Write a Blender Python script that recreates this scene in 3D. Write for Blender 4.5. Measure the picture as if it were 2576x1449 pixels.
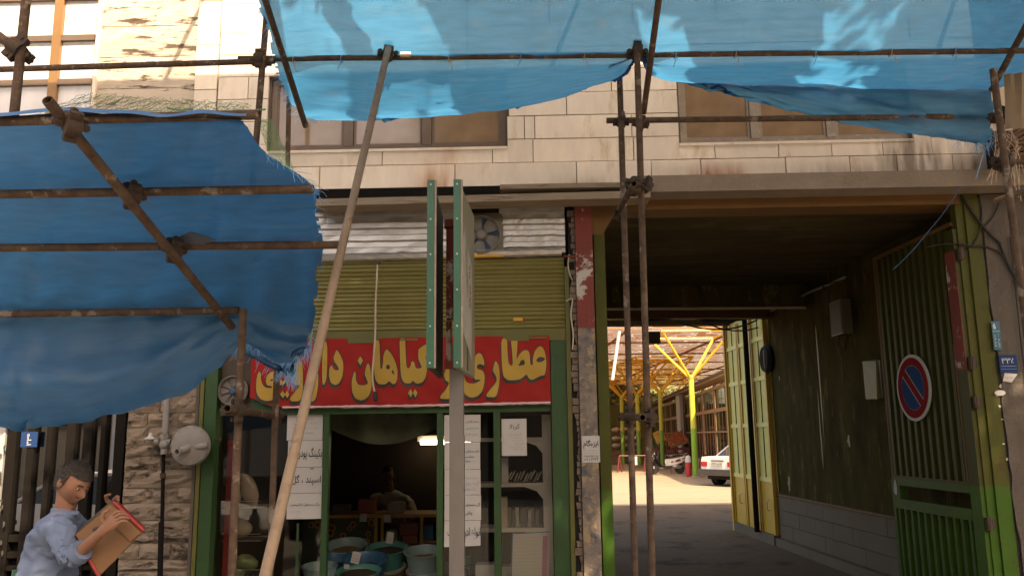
import bpy, math, random
from mathutils import Vector, Matrix, noise
random.seed(7)
SC = bpy.context.scene
COL = SC.collection
for o in list(bpy.data.objects):
    bpy.data.objects.remove(o)
R = math.radians
# ------------------------------------------------------------------ camera, sky, sun, exposure
CAM = Vector((0, -7.66, 1.75))
ROT = (Matrix.Rotation(0.0245, 3, 'Z') @ Matrix.Rotation(math.pi / 2 + R(10.07), 3, 'X') @ Matrix.Rotation(-0.012, 3, 'Z'))
FL = 2104.0
cd = bpy.data.cameras.new('camera')
cam = bpy.data.objects.new('camera', cd)
COL.objects.link(cam)
cam.matrix_world = Matrix.Translation(CAM) @ ROT.to_4x4()
cd.sensor_fit = 'HORIZONTAL'
cd.angle = 2 * math.atan(1288 / FL)
cd.clip_start = 0.05
cd.clip_end = 600
SC.camera = cam
SUNV = Vector((0.30, -0.60, 0.74)).normalized()
w = bpy.data.worlds.new('World')
SC.world = w
w.use_nodes = True
nt = w.node_tree
bg = nt.nodes['Background']
sky = nt.nodes.new('ShaderNodeTexSky')
sky.sky_type = 'NISHITA'
sky.sun_disc = False
sky.sun_elevation = math.asin(SUNV.z)
sky.sun_rotation = math.atan2(SUNV.x, SUNV.y)
sky.air_density = 1.0
sky.dust_density = 4.0
sky.ozone_density = 1.0
nt.links.new(sky.outputs[0], bg.inputs[0])
bg.inputs[1].default_value = 0.15
sd = bpy.data.lights.new('sun', 'SUN')
sd.energy = 3.0
sd.angle = R(0.5)
sd.color = (1.0, 0.92, 0.80)
so = bpy.data.objects.new('sun', sd)
COL.objects.link(so)
so.rotation_euler = SUNV.to_track_quat('Z', 'Y').to_euler()
so.location = (4, -12, 20)
vs = SC.view_settings
vs.view_transform = 'Standard'
vs.look = 'None'
vs.gamma = 1
vs.use_curve_mapping = False
vs.exposure = 1.82
vs.use_white_balance = True
vs.white_balance_temperature = 9000
vs.white_balance_tint = 14
SC.cycles.max_bounces = 8
SC.cycles.diffuse_bounces = 5
SC.cycles.transparent_max_bounces = 12
SC.cycles.use_denoising = True
SC.cycles.sample_clamp_indirect = 6

# ------------------------------------------------------------------ measuring helpers (photo ray -> point on a plane of the place)
def ray(x, y):
    return (ROT @ Vector(((x - 1288) / FL, -(y - 724.5) / FL, -1))).normalized()
def W(x, y, Y):
    d = ray(x, y)
    return CAM + d * ((Y - CAM.y) / d.y)
def P(x, y, Y):
    return W(x / 1.16460, y / 1.16460, Y)
def WX(x, y, X):
    d = ray(x, y)
    return CAM + d * ((X - CAM.x) / d.x)
def WZ(x, y, Z):
    d = ray(x, y)
    return CAM + d * ((Z - CAM.z) / d.z)
_v = ray(1230, 1097)
PA = math.atan2(_v.x, _v.y)
EV = Vector((math.sin(PA), math.cos(PA), 0))
EU = Vector((math.cos(PA), -math.sin(PA), 0))
def Q(u, v, z):                       # passage / courtyard frame: u across, v along, both from the camera's foot
    return Vector((CAM.x, CAM.y, 0)) + EU * u + EV * v + Vector((0, 0, z))
def QU(x, y, u):                      # photo ray -> (v, z) on the plane u
    d = ray(x, y)
    t = u / d.dot(EU)
    p = CAM + d * t
    return (d.dot(EV) * t, p.z)
def QV(x, y, v):                      # photo ray -> (u, z) at depth v
    d = ray(x, y)
    t = v / d.dot(EV)
    return (d.dot(EU) * t, (CAM + d * t).z)

# ------------------------------------------------------------------ materials
def hexc(h):
    v = [int(h[i:i + 2], 16) / 255 for i in (0, 2, 4)]
    return tuple(c / 12.92 if c <= 0.04045 else ((c + 0.055) / 1.055) ** 2.4 for c in v)
MATS = {}
def mat(name, c1, c2=None, rough=0.8, metal=0.0, scale=6.0, mix=0.5, c3=None, s3=2.0, t3=0.62, bump=0.0, bscale=40.0, stretch=(1, 1, 1), spec=0.4, coord='Object', soft=0.12, twotone=None, trans=0.0, alpha=1.0, emit=None):
    """noise mix c1/c2, optional patches of c3 above threshold t3, fine bump, optional paint change at a height"""
    m = bpy.data.materials.new(name)
    m.use_nodes = True
    n, l = m.node_tree.nodes, m.node_tree.links
    b = n['Principled BSDF']
    b.inputs['Roughness'].default_value = rough
    b.inputs['Metallic'].default_value = metal
    b.inputs['Specular IOR Level'].default_value = spec
    tc = n.new('ShaderNodeTexCoord')
    if coord == 'World':
        g = n.new('ShaderNodeNewGeometry')
        src = g.outputs['Position']
    else:
        src = tc.outputs[coord]
    mp = n.new('ShaderNodeMapping')
    mp.inputs['Scale'].default_value = stretch
    l.new(src, mp.inputs[0])
    rnd = n.new('ShaderNodeObjectInfo')
    add = n.new('ShaderNodeVectorMath')
    add.operation = 'MULTIPLY_ADD'
    add.inputs[1].default_value = (1, 1, 1)
    l.new(mp.outputs[0], add.inputs[0])
    ml = n.new('ShaderNodeMath')
    ml.operation = 'MULTIPLY'
    ml.inputs[1].default_value = 0.0 if coord == 'World' else 37.0
    l.new(rnd.outputs['Random'], ml.inputs[0])
    l.new(ml.outputs[0], add.inputs[2])
    vec = add.outputs[0]
    def nz(sc, det=5, ro=0.6):
        t = n.new('ShaderNodeTexNoise')
        t.inputs['Scale'].default_value = sc
        t.inputs['Detail'].default_value = det
        t.inputs['Roughness'].default_value = ro
        l.new(vec, t.inputs['Vector'])
        return t.outputs[0]
    def mixc(f, a, bcol):
        x = n.new('ShaderNodeMix')
        x.data_type = 'RGBA'
        if isinstance(f, float):
            x.inputs[0].default_value = f
        else:
            l.new(f, x.inputs[0])
        for i, q in ((6, a), (7, bcol)):
            if isinstance(q, tuple):
                x.inputs[i].default_value = (*q[:3], 1)
            else:
                l.new(q, x.inputs[i])
        return x.outputs[2]
    def ramp(v, a, bb):
        r = n.new('ShaderNodeMapRange')
        r.inputs[1].default_value = a
        r.inputs[2].default_value = bb
        l.new(v, r.inputs[0])
        return r.outputs[0]
    col = c1
    if twotone:
        zz, c_low = twotone
        g2 = n.new('ShaderNodeNewGeometry')
        sx = n.new('ShaderNodeSeparateXYZ')
        l.new(g2.outputs['Position'], sx.inputs[0])
        col = mixc(ramp(sx.outputs[2], zz - 0.01, zz + 0.01), c_low, c1)
    if c2 is None:
        c2 = tuple(c * 0.72 for c in c1)
        if twotone:
            c2 = tuple((a + b2) / 2 * 0.7 for a, b2 in zip(c1, twotone[1]))
    col = mixc(ramp(nz(scale), 0.5 - 0.2 / max(mix, 0.05) * 0.5, 0.5 + 0.25 / max(mix, 0.05)), col, c2) if mix > 0 else col
    if c3:
        col = mixc(ramp(nz(s3, 8, 0.68), t3 - soft * 0.5, t3 + soft * 0.5), col, c3)
    if isinstance(col, tuple):
        b.inputs['Base Color'].default_value = (*col, 1)
    else:
        l.new(col, b.inputs['Base Color'])
    if bump:
        bp = n.new('ShaderNodeBump')
        bp.inputs['Strength'].default_value = bump
        bp.inputs['Distance'].default_value = 0.02
        l.new(nz(bscale, 6, 0.65), bp.inputs['Height'])
        l.new(bp.outputs[0], b.inputs['Normal'])
    if emit:
        b.inputs['Emission Color'].default_value = (*emit[0], 1)
        b.inputs['Emission Strength'].default_value = emit[1]
    if trans:
        b.inputs['Transmission Weight'].default_value = trans
    b.inputs['Alpha'].default_value = alpha
    MATS[name] = m
    return m
def glassmat(name, tint, refl=0.12, rough=0.05, body=None, bodyw=0.0):
    """thin pane: see-through film + clear-coat reflection, optional dusty body"""
    m = bpy.data.materials.new(name)
    m.use_nodes = True
    n, l = m.node_tree.nodes, m.node_tree.links
    n.remove(n['Principled BSDF'])
    out = n['Material Output']
    tr = n.new('ShaderNodeBsdfTransparent')
    tr.inputs[0].default_value = (*tint, 1)
    gl = n.new('ShaderNodeBsdfGlossy')
    gl.inputs['Roughness'].default_value = rough
    fr = n.new('ShaderNodeFresnel')
    fr.inputs[0].default_value = 1.5
    ad = n.new('ShaderNodeMath')
    ad.operation = 'ADD'
    ad.inputs[1].default_value = refl
    l.new(fr.outputs[0], ad.inputs[0])
    mx = n.new('ShaderNodeMixShader')
    l.new(ad.outputs[0], mx.inputs[0])
    last = tr.outputs[0]
    if body:
        df = n.new('ShaderNodeBsdfDiffuse')
        df.inputs[0].default_value = (*body, 1)
        m2 = n.new('ShaderNodeMixShader')
        nzt = n.new('ShaderNodeTexNoise')
        nzt.inputs['Scale'].default_value = 3
        mr = n.new('ShaderNodeMapRange')
        mr.inputs[1].default_value = 0.3
        mr.inputs[2].default_value = 0.75
        mr.inputs[3].default_value = bodyw * 0.82
        mr.inputs[4].default_value = min(1, bodyw * 1.06)
        l.new(nzt.outputs[0], mr.inputs[0])
        l.new(mr.outputs[0], m2.inputs[0])
        l.new(tr.outputs[0], m2.inputs[1])
        l.new(df.outputs[0], m2.inputs[2])
        last = m2.outputs[0]
    l.new(last, mx.inputs[1])
    l.new(gl.outputs[0], mx.inputs[2])
    l.new(mx.outputs[0], out.inputs[0])
    MATS[name] = m
    return m
def tarpmat(name, cd_, ct, seethru=0.06):
    """woven plastic sheet: diffuse + translucent, fine weave, faded streaks"""
    m = bpy.data.materials.new(name)
    m.use_nodes = True
    n, l = m.node_tree.nodes, m.node_tree.links
    n.remove(n['Principled BSDF'])
    out = n['Material Output']
    tc = n.new('ShaderNodeTexCoord')
    uvs = tc.outputs['UV']
    def nz(sc, st):
        mp = n.new('ShaderNodeMapping')
        mp.inputs['Scale'].default_value = st
        l.new(uvs, mp.inputs[0])
        t = n.new('ShaderNodeTexNoise')
        t.inputs['Scale'].default_value = sc
        t.inputs['Detail'].default_value = 6
        l.new(mp.outputs[0], t.inputs['Vector'])
        return t.outputs[0]
    def rng(v, a, b_, c, d):
        r = n.new('ShaderNodeMapRange')
        for i, q in enumerate((a, b_, c, d)):
            r.inputs[i + 1].default_value = q
        l.new(v, r.inputs[0])
        return r.outputs[0]
    def mul(a, b_):
        x = n.new('ShaderNodeMath')
        x.operation = 'MULTIPLY'
        l.new(a, x.inputs[0])
        l.new(b_, x.inputs[1])
        return x.outputs[0]
    k = mul(rng(nz(2.0, (1, 5, 1)), 0.3, 0.7, 0.84, 1.08), rng(nz(12.0, (0.25, 9, 1)), 0.3, 0.7, 0.92, 1.06))
    wv = n.new('ShaderNodeTexWave')
    wv.inputs['Scale'].default_value = 24
    wv.inputs['Distortion'].default_value = 1.2
    l.new(uvs, wv.inputs[0])
    wv2 = n.new('ShaderNodeTexWave')
    wv2.bands_direction = 'Y'
    wv2.inputs['Scale'].default_value = 24
    wv2.inputs['Distortion'].default_value = 1.2
    l.new(uvs, wv2.inputs[0])
    k = mul(k, mul(rng(wv.outputs[1], 0, 1, 0.82, 1.1), rng(wv2.outputs[1], 0, 1, 0.86, 1.08)))
    def tint(c):
        x = n.new('ShaderNodeMix')
        x.data_type = 'RGBA'
        x.blend_type = 'MULTIPLY'
        x.inputs[0].default_value = 1
        x.inputs[6].default_value = (*c, 1)
        l.new(k, x.inputs[7])
        return x.outputs[2]
    sp = rng(nz(60.0, (1, 1, 1)), 0.66, 0.72, 1, 0.45)
    k = mul(k, sp)
    dust = rng(nz(2.2, (1, 2.2, 1)), 0.55, 0.80, 0.0, 0.16)
    tint0 = tint
    def tint(c):
        x = n.new('ShaderNodeMix')
        x.data_type = 'RGBA'
        l.new(dust, x.inputs[0])
        l.new(tint0(c), x.inputs[6])
        g = sum(c) / 3
        x.inputs[7].default_value = (g * 1.25, g * 1.35, g * 1.45, 1)
        return x.outputs[2]
    df = n.new('ShaderNodeBsdfDiffuse')
    l.new(tint(cd_), df.inputs[0])
    tl = n.new('ShaderNodeBsdfTranslucent')
    l.new(tint(ct), tl.inputs[0])
    gl = n.new('ShaderNodeBsdfGlossy')
    gl.inputs['Roughness'].default_value = 0.45
    gl.inputs[0].default_value = (0.8, 0.9, 1, 1)
    tr = n.new('ShaderNodeBsdfTransparent')
    tr.inputs[0].default_value = (0.55, 0.8, 0.95, 1)
    a = n.new('ShaderNodeAddShader')
    l.new(df.outputs[0], a.inputs[0])
    l.new(tl.outputs[0], a.inputs[1])
    m1 = n.new('ShaderNodeMixShader')
    m1.inputs[0].default_value = 0.04
    l.new(a.outputs[0], m1.inputs[1])
    l.new(gl.outputs[0], m1.inputs[2])
    m2 = n.new('ShaderNodeMixShader')
    m2.inputs[0].default_value = seethru
    l.new(m1.outputs[0], m2.inputs[1])
    l.new(tr.outputs[0], m2.inputs[2])
    l.new(m2.outputs[0], out.inputs[0])
    MATS[name] = m
    return m

# ------------------------------------------------------------------ mesh builder
class MB:
    def __init__(s):
        s.v, s.f, s.uv = [], [], None
    def add(s, vs, fs):
        k = len(s.v)
        s.v += [tuple(p) for p in vs]
        s.f += [tuple(i + k for i in f) for f in fs]
        return s
    def hexa(s, p):                   # 8 points: bottom loop 0-3, top loop 4-7
        return s.add(p, [(3, 2, 1, 0), (4, 5, 6, 7), (0, 1, 5, 4), (1, 2, 6, 5), (2, 3, 7, 6), (3, 0, 4, 7)])
    def box(s, x0, x1, y0, y1, z0, z1):
        return s.hexa([(x0, y0, z0), (x1, y0, z0), (x1, y1, z0), (x0, y1, z0), (x0, y0, z1), (x1, y0, z1), (x1, y1, z1), (x0, y1, z1)])
    def qbox(s, u0, u1, v0, v1, z0, z1):
        return s.hexa([Q(u0, v0, z0), Q(u1, v0, z0), Q(u1, v1, z0), Q(u0, v1, z0), Q(u0, v0, z1), Q(u1, v0, z1), Q(u1, v1, z1), Q(u0, v1, z1)])
    def cyl(s, a, b, r, r2=None, n=10, cap=True):
        a, b = Vector(a), Vector(b)
        r2 = r if r2 is None else r2
        d = (b - a).normalized()
        x = d.orthogonal().normalized()
        y = d.cross(x)
        vs = []
        for c, rr in ((a, r), (b, r2)):
            for i in range(n):
                t = 2 * math.pi * i / n
                vs.append(c + x * (rr * math.cos(t)) + y * (rr * math.sin(t)))
        fs = [(i, (i + 1) % n, n + (i + 1) % n, n + i) for i in range(n)]
        if cap:
            fs += [tuple(range(n - 1, -1, -1)), tuple(range(n, 2 * n))]
        return s.add(vs, fs)
    def pipe(s, a, b, r, ri, n=12):   # hollow tube
        a, b = Vector(a), Vector(b)
        d = (b - a).normalized()
        x = d.orthogonal().normalized()
        y = d.cross(x)
        vs = []
        for c, rr in ((a, ri), (a, r), (b, r), (b, ri)):
            for i in range(n):
                t = 2 * math.pi * i / n
                vs.append(c + x * (rr * math.cos(t)) + y * (rr * math.sin(t)))
        fs = []
        for k in range(4):
            o, q = k * n, ((k + 1) % 4) * n
            fs += [(o + i, o + (i + 1) % n, q + (i + 1) % n, q + i) for i in range(n)]
        return s.add(vs, fs)
    def path(s, pts, r, n=6):         # bent tube through points
        pts = [Vector(p) for p in pts]
        rs = r if isinstance(r, (list, tuple)) else [r] * len(pts)
        vs, fs = [], []
        x = None
        for i, p in enumerate(pts):
            d = (pts[min(i + 1, len(pts) - 1)] - pts[max(i - 1, 0)])
            d = d.normalized() if d.length > 1e-9 else Vector((0, 0, 1))
            x = d.orthogonal().normalized() if x is None else (x - d * x.dot(d)).normalized()
            y = d.cross(x)
            for k in range(n):
                t = 2 * math.pi * k / n
                vs.append(p + x * (rs[i] * math.cos(t)) + y * (rs[i] * math.sin(t)))
        for i in range(len(pts) - 1):
            fs += [(i * n + k, i * n + (k + 1) % n, (i + 1) * n + (k + 1) % n, (i + 1) * n + k) for k in range(n)]
        fs += [tuple(range(n - 1, -1, -1)), tuple(range((len(pts) - 1) * n, len(pts) * n))]
        return s.add(vs, fs)
    def lathe(s, c, prof, n=20, ax='Z', squash=(1, 1)):
        vs, fs = [], []
        c = Vector(c)
        for r, h in prof:
            for k in range(n):
                t = 2 * math.pi * k / n
                p = (r * math.cos(t) * squash[0], r * math.sin(t) * squash[1], h)
                if ax == 'Y':
                    p = (p[0], h, p[1])
                elif ax == 'X':
                    p = (h, p[0], p[1])
                vs.append(c + Vector(p))
        for i in range(len(prof) - 1):
            fs += [(i * n + k, i * n + (k + 1) % n, (i + 1) * n + (k + 1) % n, (i + 1) * n + k) for k in range(n)]
        if prof[0][0] > 1e-6:
            fs.append(tuple(range(n - 1, -1, -1)))
        if prof[-1][0] > 1e-6:
            fs.append(tuple(range((len(prof) - 1) * n, len(prof) * n)))
        return s.add(vs, fs)
    def ball(s, c, rx, ry=None, rz=None, n=12, m=8, fn=None):
        ry = rx if ry is None else ry
        rz = rx if rz is None else rz
        vs, fs = [], []
        c = Vector(c)
        for j in range(m + 1):
            a = math.pi * j / m
            for k in range(n):
                t = 2 * math.pi * k / n
                p = Vector((math.sin(a) * math.cos(t), math.sin(a) * math.sin(t), math.cos(a)))
                if fn:
                    p = fn(p)
                vs.append(c + Vector((p.x * rx, p.y * ry, p.z * rz)))
        for j in range(m):
            fs += [(j * n + k, (j + 1) * n + k, (j + 1) * n + (k + 1) % n, j * n + (k + 1) % n) for k in range(n)]
        return s.add(vs, fs)
    def poly(s, pts, thick=None):     # flat polygon, optionally extruded by vector
        pts = [Vector(p) for p in pts]
        n = len(pts)
        if thick is None:
            return s.add(pts, [tuple(range(n))])
        t = Vector(thick)
        return s.add(pts + [p + t for p in pts], [tuple(range(n - 1, -1, -1)), tuple(range(n, 2 * n))] + [(i, (i + 1) % n, n + (i + 1) % n, n + i) for i in range(n)])
    def grid(s, rows, uv=False):      # rows of points
        nr, nc = len(rows), len(rows[0])
        k = len(s.v)
        s.add([p for r in rows for p in r], [(j * nc + i, j * nc + i + 1, (j + 1) * nc + i + 1, (j + 1) * nc + i) for j in range(nr - 1) for i in range(nc - 1)])
        return s
    def mesh(s, name, m, smooth=False, uvfn=None):
        me = bpy.data.meshes.new(name)
        me.from_pydata(s.v, [], s.f)
        me.validate()
        if m:
            for q in (m if isinstance(m, (list, tuple)) else [m]):
                me.materials.append(MATS[q] if isinstance(q, str) else q)
        if smooth:
            me.polygons.foreach_set('use_smooth', [True] * len(me.polygons))
            if smooth != 'all':
                try:
                    me.set_sharp_from_angle(angle=R(40))
                except Exception:
                    pass
        me.update()
        return me
    def obj(s, name, m, parent=None, smooth=False, **kw):
        return link(name, s.mesh(name, m, smooth), parent, **kw)

def tag(o, label=None, cat=None, group=None, kind=None):
    for k, v in (('label', label), ('category', cat), ('group', group), ('kind', kind)):
        if v:
            o[k] = v
    return o
def link(name, me, parent=None, label=None, cat=None, group=None, kind=None, loc=None, rot=None):
    o = bpy.data.objects.new(name, me)
    COL.objects.link(o)
    if loc is not None:
        o.location = loc
    if rot is not None:
        o.rotation_euler = rot
    if parent is not None:
        o.parent = parent             # parents are never scaled; see thing()
        if parent.get('_w'):
            pass
    return tag(o, label, cat, group, kind)
def thing(name, label, cat, loc=(0, 0, 0), rz=0.0, group=None, kind=None):
    o = bpy.data.objects.new(name, None)
    COL.objects.link(o)
    o.location = loc
    o.rotation_euler = (0, 0, rz)
    o.empty_display_size = 0.1
    return tag(o, label, cat, group, kind)
def world_part(o):
    """part geometry was written in world coordinates: keep it there under an Empty that stands at its thing's base"""
    p = o.parent
    q = p
    M = Matrix.Identity(4)
    chain = []
    while q is not None:
        chain.append(q)
        q = q.parent
    for q in reversed(chain):
        M = M @ (q.matrix_parent_inverse @ Matrix.LocRotScale(q.location, q.rotation_euler, q.scale))
    o.matrix_parent_inverse = M.inverted()
    return o
def part(name, mb, m, parent, smooth=False, **kw):
    return world_part(mb.obj(name, m, parent, smooth, **kw))
def copy_tree(o, parent=None):
    c = o.copy()
    COL.objects.link(c)
    if parent is not None:
        c.parent = parent
        c.matrix_parent_inverse = o.matrix_parent_inverse.copy()
    for ch in list(o.children):
        copy_tree(ch, c)
    return c
def crom(ps, k):                      # Catmull-Rom resample of a row of points
    out = []
    n = len(ps)
    for i in range(n - 1):
        p0, p1, p2, p3 = ps[max(i - 1, 0)], ps[i], ps[i + 1], ps[min(i + 2, n - 1)]
        for j in range(k):
            t = j / k
            out.append(0.5 * ((2 * p1) + (p2 - p0) * t + (2 * p0 - 5 * p1 + 4 * p2 - p3) * t * t + (3 * p1 - p0 - 3 * p2 + p3) * t ** 3))
    out.append(ps[-1])
    return out

# ------------------------------------------------------------------ lettering
_F = {'ا': (0xFE8D, 2), 'ب': (0xFE8F, 4), 'پ': (0xFB56, 4), 'ت': (0xFE95, 4), 'ج': (0xFE9D, 4), 'چ': (0xFB7A, 4), 'ح': (0xFEA1, 4), 'خ': (0xFEA5, 4),
      'د': (0xFEA9, 2), 'ر': (0xFEAD, 2), 'ز': (0xFEAF, 2), 'س': (0xFEB1, 4), 'ش': (0xFEB5, 4), 'ص': (0xFEB9, 4), 'ض': (0xFEBD, 4), 'ط': (0xFEC1, 4),
      'ع': (0xFEC9, 4), 'ف': (0xFED1, 4), 'ق': (0xFED5, 4), 'ک': (0xFB8E, 4), 'گ': (0xFB92, 4), 'ل': (0xFEDD, 4), 'م': (0xFEE1, 4), 'ن': (0xFEE5, 4),
      'ه': (0xFEE9, 4), 'و': (0xFEED, 2), 'ی': (0xFBFC, 4)}
def shape(t):
    out = []
    i = 0
    while i < len(t):
        c = t[i]
        if c in _F:
            base, n = _F[c]
            prev = i > 0 and t[i - 1] in _F and _F[t[i - 1]][1] == 4 and not (i > 1 and t[i - 2] == 'ل' and t[i - 1] == 'ا')
            if c == 'ل' and i + 1 < len(t) and t[i + 1] == 'ا':
                out.append(chr(0xFEFC if prev else 0xFEFB))
                i += 2
                continue
            nxt = n == 4 and i + 1 < len(t) and t[i + 1] in _F
            out.append(chr(base + (3 if prev and nxt else 2 if nxt else 1 if prev else 0)))
        else:
            out.append(c)
        i += 1
    s = ''.join(out)
    if any(c in _F for c in t):
        toks, cur = [], ''
        for c in s:                   # digits keep their order
            if c in '۰۱۲۳۴۵۶۷۸۹0123456789':
                cur += c
            else:
                if cur:
                    toks.append(cur)
                cur = ''
                toks.append(c)
        if cur:
            toks.append(cur)
        s = ''.join(reversed(toks))
    return s
_fc = {}
def glyphs(t, bold=0.0):
    if (t, bold) in _fc:
        return _fc[(t, bold)]
    c = bpy.data.curves.new('lettering', 'FONT')
    c.body = shape(t)
    c.align_x = 'CENTER'
    c.resolution_u = 1
    c.offset = bold
    o = bpy.data.objects.new('lettering', c)
    COL.objects.link(o)
    bpy.context.view_layer.update()
    ev = o.evaluated_get(bpy.context.evaluated_depsgraph_get())
    me = ev.to_mesh()
    vs = [tuple(v.co[:2]) for v in me.vertices]
    fs = [tuple(p.vertices) for p in me.polygons]
    ev.to_mesh_clear()
    bpy.data.objects.remove(o)
    bpy.data.curves.remove(c)
    _fc[(t, bold)] = (vs, fs)
    return vs, fs
def write(mb, t, org, ex, ez, width=None, height=None, bold=0.0):
    """flat lettering centred on org; ex / ez are the reading plane's axes"""
    vs, fs = glyphs(t, bold)
    if not vs:
        return mb
    x0, x1 = min(v[0] for v in vs), max(v[0] for v in vs)
    y0, y1 = min(v[1] for v in vs), max(v[1] for v in vs)
    sx = width / (x1 - x0) if width else height / (y1 - y0)
    sy = height / (y1 - y0) if height else sx
    org, ex, ez = Vector(org), Vector(ex), Vector(ez)
    return mb.add([org + ex * ((v[0] - (x0 + x1) / 2) * sx) + ez * ((v[1] - (y0 + y1) / 2) * sy) for v in vs], fs)
XA, YA, ZA = Vector((1, 0, 0)), Vector((0, 1, 0)), Vector((0, 0, 1))

# ------------------------------------------------------------------ the palette
mat('marble', (0.88, 0.77, 0.65), (0.72, 0.63, 0.54), 0.5, scale=3.0, mix=0.7, c3=(0.52, 0.37, 0.22), s3=1.6, t3=0.66, soft=0.2, stretch=(2.8, 1, 0.9), bump=0.05, spec=0.25)
mat('marble_joint', (0.12, 0.095, 0.075), rough=0.95)
mat('marble_stain', (0.40, 0.20, 0.09), (0.55, 0.38, 0.24), rough=0.8)
mat('travertine', (0.58, 0.50, 0.41), (0.40, 0.33, 0.27), 0.85, scale=2.2, mix=0.6, c3=(0.10, 0.072, 0.052), s3=4.0, t3=0.575, soft=0.05, stretch=(0.55, 1, 3.2), bump=0.6, bscale=14)
mat('rough_stone', (0.265, 0.205, 0.155), (0.13, 0.098, 0.074), 0.95, scale=5, mix=0.6, c3=(0.050, 0.037, 0.028), s3=6.0, t3=0.575, soft=0.08, bump=0.9, bscale=22, stretch=(0.8, 1, 1.6))
mat('mortar', (0.20, 0.17, 0.14), (0.13, 0.11, 0.09), 0.95, scale=12, bump=0.6)
mat('plaster', (0.10, 0.082, 0.068), (0.058, 0.046, 0.038), 0.95, scale=5, c3=(0.12, 0.09, 0.07), s3=5, t3=0.64, bump=0.4)
mat('concrete', (0.26, 0.205, 0.16), (0.17, 0.13, 0.10), 0.95, scale=5, bump=0.4, bscale=30)
mat('timber', (0.30, 0.225, 0.16), (0.20, 0.145, 0.10), 0.9, scale=5, stretch=(0.7, 8, 8), c3=(0.12, 0.08, 0.055), s3=5, t3=0.62, bump=0.3)
mat('ochre_paint', (0.14, 0.064, 0.014), (0.088, 0.040, 0.012), 0.7, scale=4)
mat('green_paint', (0.017, 0.058, 0.012), (0.011, 0.038, 0.009), 0.5, scale=7, c3=(0.10, 0.075, 0.04), s3=9, t3=0.70, bump=0.15)
mat('olive_paint', (0.105, 0.095, 0.018), (0.068, 0.064, 0.014), 0.55, scale=6, c3=(0.12, 0.075, 0.035), s3=8, t3=0.69, bump=0.15)
mat('post_paint', (0.065, 0.058, 0.010), None, 0.6, scale=6, mix=0.35, c3=(0.05, 0.032, 0.015), s3=7, t3=0.64, bump=0.15, spec=0.2, twotone=(1.27, (0.035, 0.10, 0.010)))
mat('gate_paint', (0.045, 0.036, 0.007), None, 0.55, scale=6, mix=0.35, c3=(0.07, 0.045, 0.02), s3=7, t3=0.68, bump=0.15, spec=0.2, twotone=(1.27, (0.035, 0.095, 0.009)))
mat('shutter_paint', (0.20, 0.17, 0.052), (0.145, 0.118, 0.04), 0.45, scale=3, c3=(0.13, 0.085, 0.04), s3=10, t3=0.70, coord='World')
mat('tube_steel', (0.125, 0.080, 0.056), (0.050, 0.032, 0.024), 0.85, metal=0.1, scale=12, mix=0.9, c3=(0.24, 0.195, 0.155), s3=8, t3=0.60, soft=0.06, bump=0.6, spec=0.2, bscale=60)
mat('tube_pale', (0.27, 0.19, 0.13), (0.165, 0.115, 0.08), 0.7, metal=0.2, scale=8, mix=0.6, c3=(0.13, 0.08, 0.055), s3=11, t3=0.62, bump=0.4)
mat('coupler_steel', (0.06, 0.042, 0.033), (0.10, 0.062, 0.042), 0.8, metal=0.4, scale=30, bump=0.5)
mat('black_iron', (0.008, 0.0065, 0.0055), (0.014, 0.011, 0.009), 0.75, spec=0.08, scale=12, bump=0.2)
mat('brown_alu', (0.175, 0.125, 0.095), (0.125, 0.088, 0.066), 0.45, metal=0.3, scale=8)
mat('gold_alu', (0.36, 0.20, 0.095), (0.27, 0.15, 0.07), 0.35, metal=0.4, scale=8)
mat('dusty_alu', (0.30, 0.25, 0.205), (0.21, 0.17, 0.14), 0.7, metal=0.2, scale=14, c3=(0.38, 0.32, 0.26), s3=9, t3=0.6)
mat('zinc', (0.52, 0.49, 0.46), (0.34, 0.32, 0.30), 0.36, metal=0.6, scale=6, mix=0.6, c3=(0.16, 0.11, 0.08), s3=12, t3=0.70, bump=0.25, bscale=9, coord='World')
mat('red_banner', (0.30, 0.018, 0.015), (0.21, 0.011, 0.010), 0.6, scale=2, mix=0.7, spec=0.12, bump=0.1, bscale=7)
mat('yellow_print', (0.40, 0.245, 0.055), (0.34, 0.20, 0.045), 0.65, spec=0.1, scale=3, mix=0.4)
mat('black_print', (0.02, 0.016, 0.014), rough=0.5)
mat('ink', (0.05, 0.048, 0.046), rough=0.8, mix=0)
mat('grey_ink', (0.26, 0.25, 0.24), rough=0.8, mix=0)
mat('paper', (0.46, 0.43, 0.405), (0.40, 0.37, 0.35), 0.85, scale=3, mix=0.4)
mat('sign_green', (0.026, 0.11, 0.070), (0.02, 0.082, 0.052), 0.4, scale=8)
mat('sign_face', (0.19, 0.185, 0.13), (0.12, 0.12, 0.08), 0.4, scale=2.5, mix=0.6)
mat('sign_print', (0.36, 0.33, 0.28), rough=0.5)
mat('sign_dark', (0.045, 0.036, 0.030), (0.09, 0.055, 0.04), 0.8, scale=10)
mat('post_grey', (0.145, 0.132, 0.125), (0.115, 0.103, 0.096), 0.5, metal=0.1, scale=9, c3=(0.16, 0.135, 0.12), s3=10, t3=0.68)
mat('road_asphalt', (0.21, 0.19, 0.165), (0.17, 0.155, 0.135), 0.95, scale=7, bump=0.5, bscale=70)
mat('asphalt', (0.160, 0.115, 0.082), (0.112, 0.081, 0.058), 0.95, spec=0.05, c3=(0.070, 0.054, 0.043), s3=1.3, t3=0.60, scale=7, bump=0.5, bscale=70)
mat('court_ground', (0.27, 0.208, 0.142), (0.21, 0.16, 0.11), 0.95, scale=1.4, mix=0.5, bump=0.3, bscale=30, c3=(0.19, 0.15, 0.11), s3=0.7, t3=0.63)
mat('pavement', (0.12, 0.105, 0.09), (0.09, 0.078, 0.066), 0.95, scale=5, bump=0.3)
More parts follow.
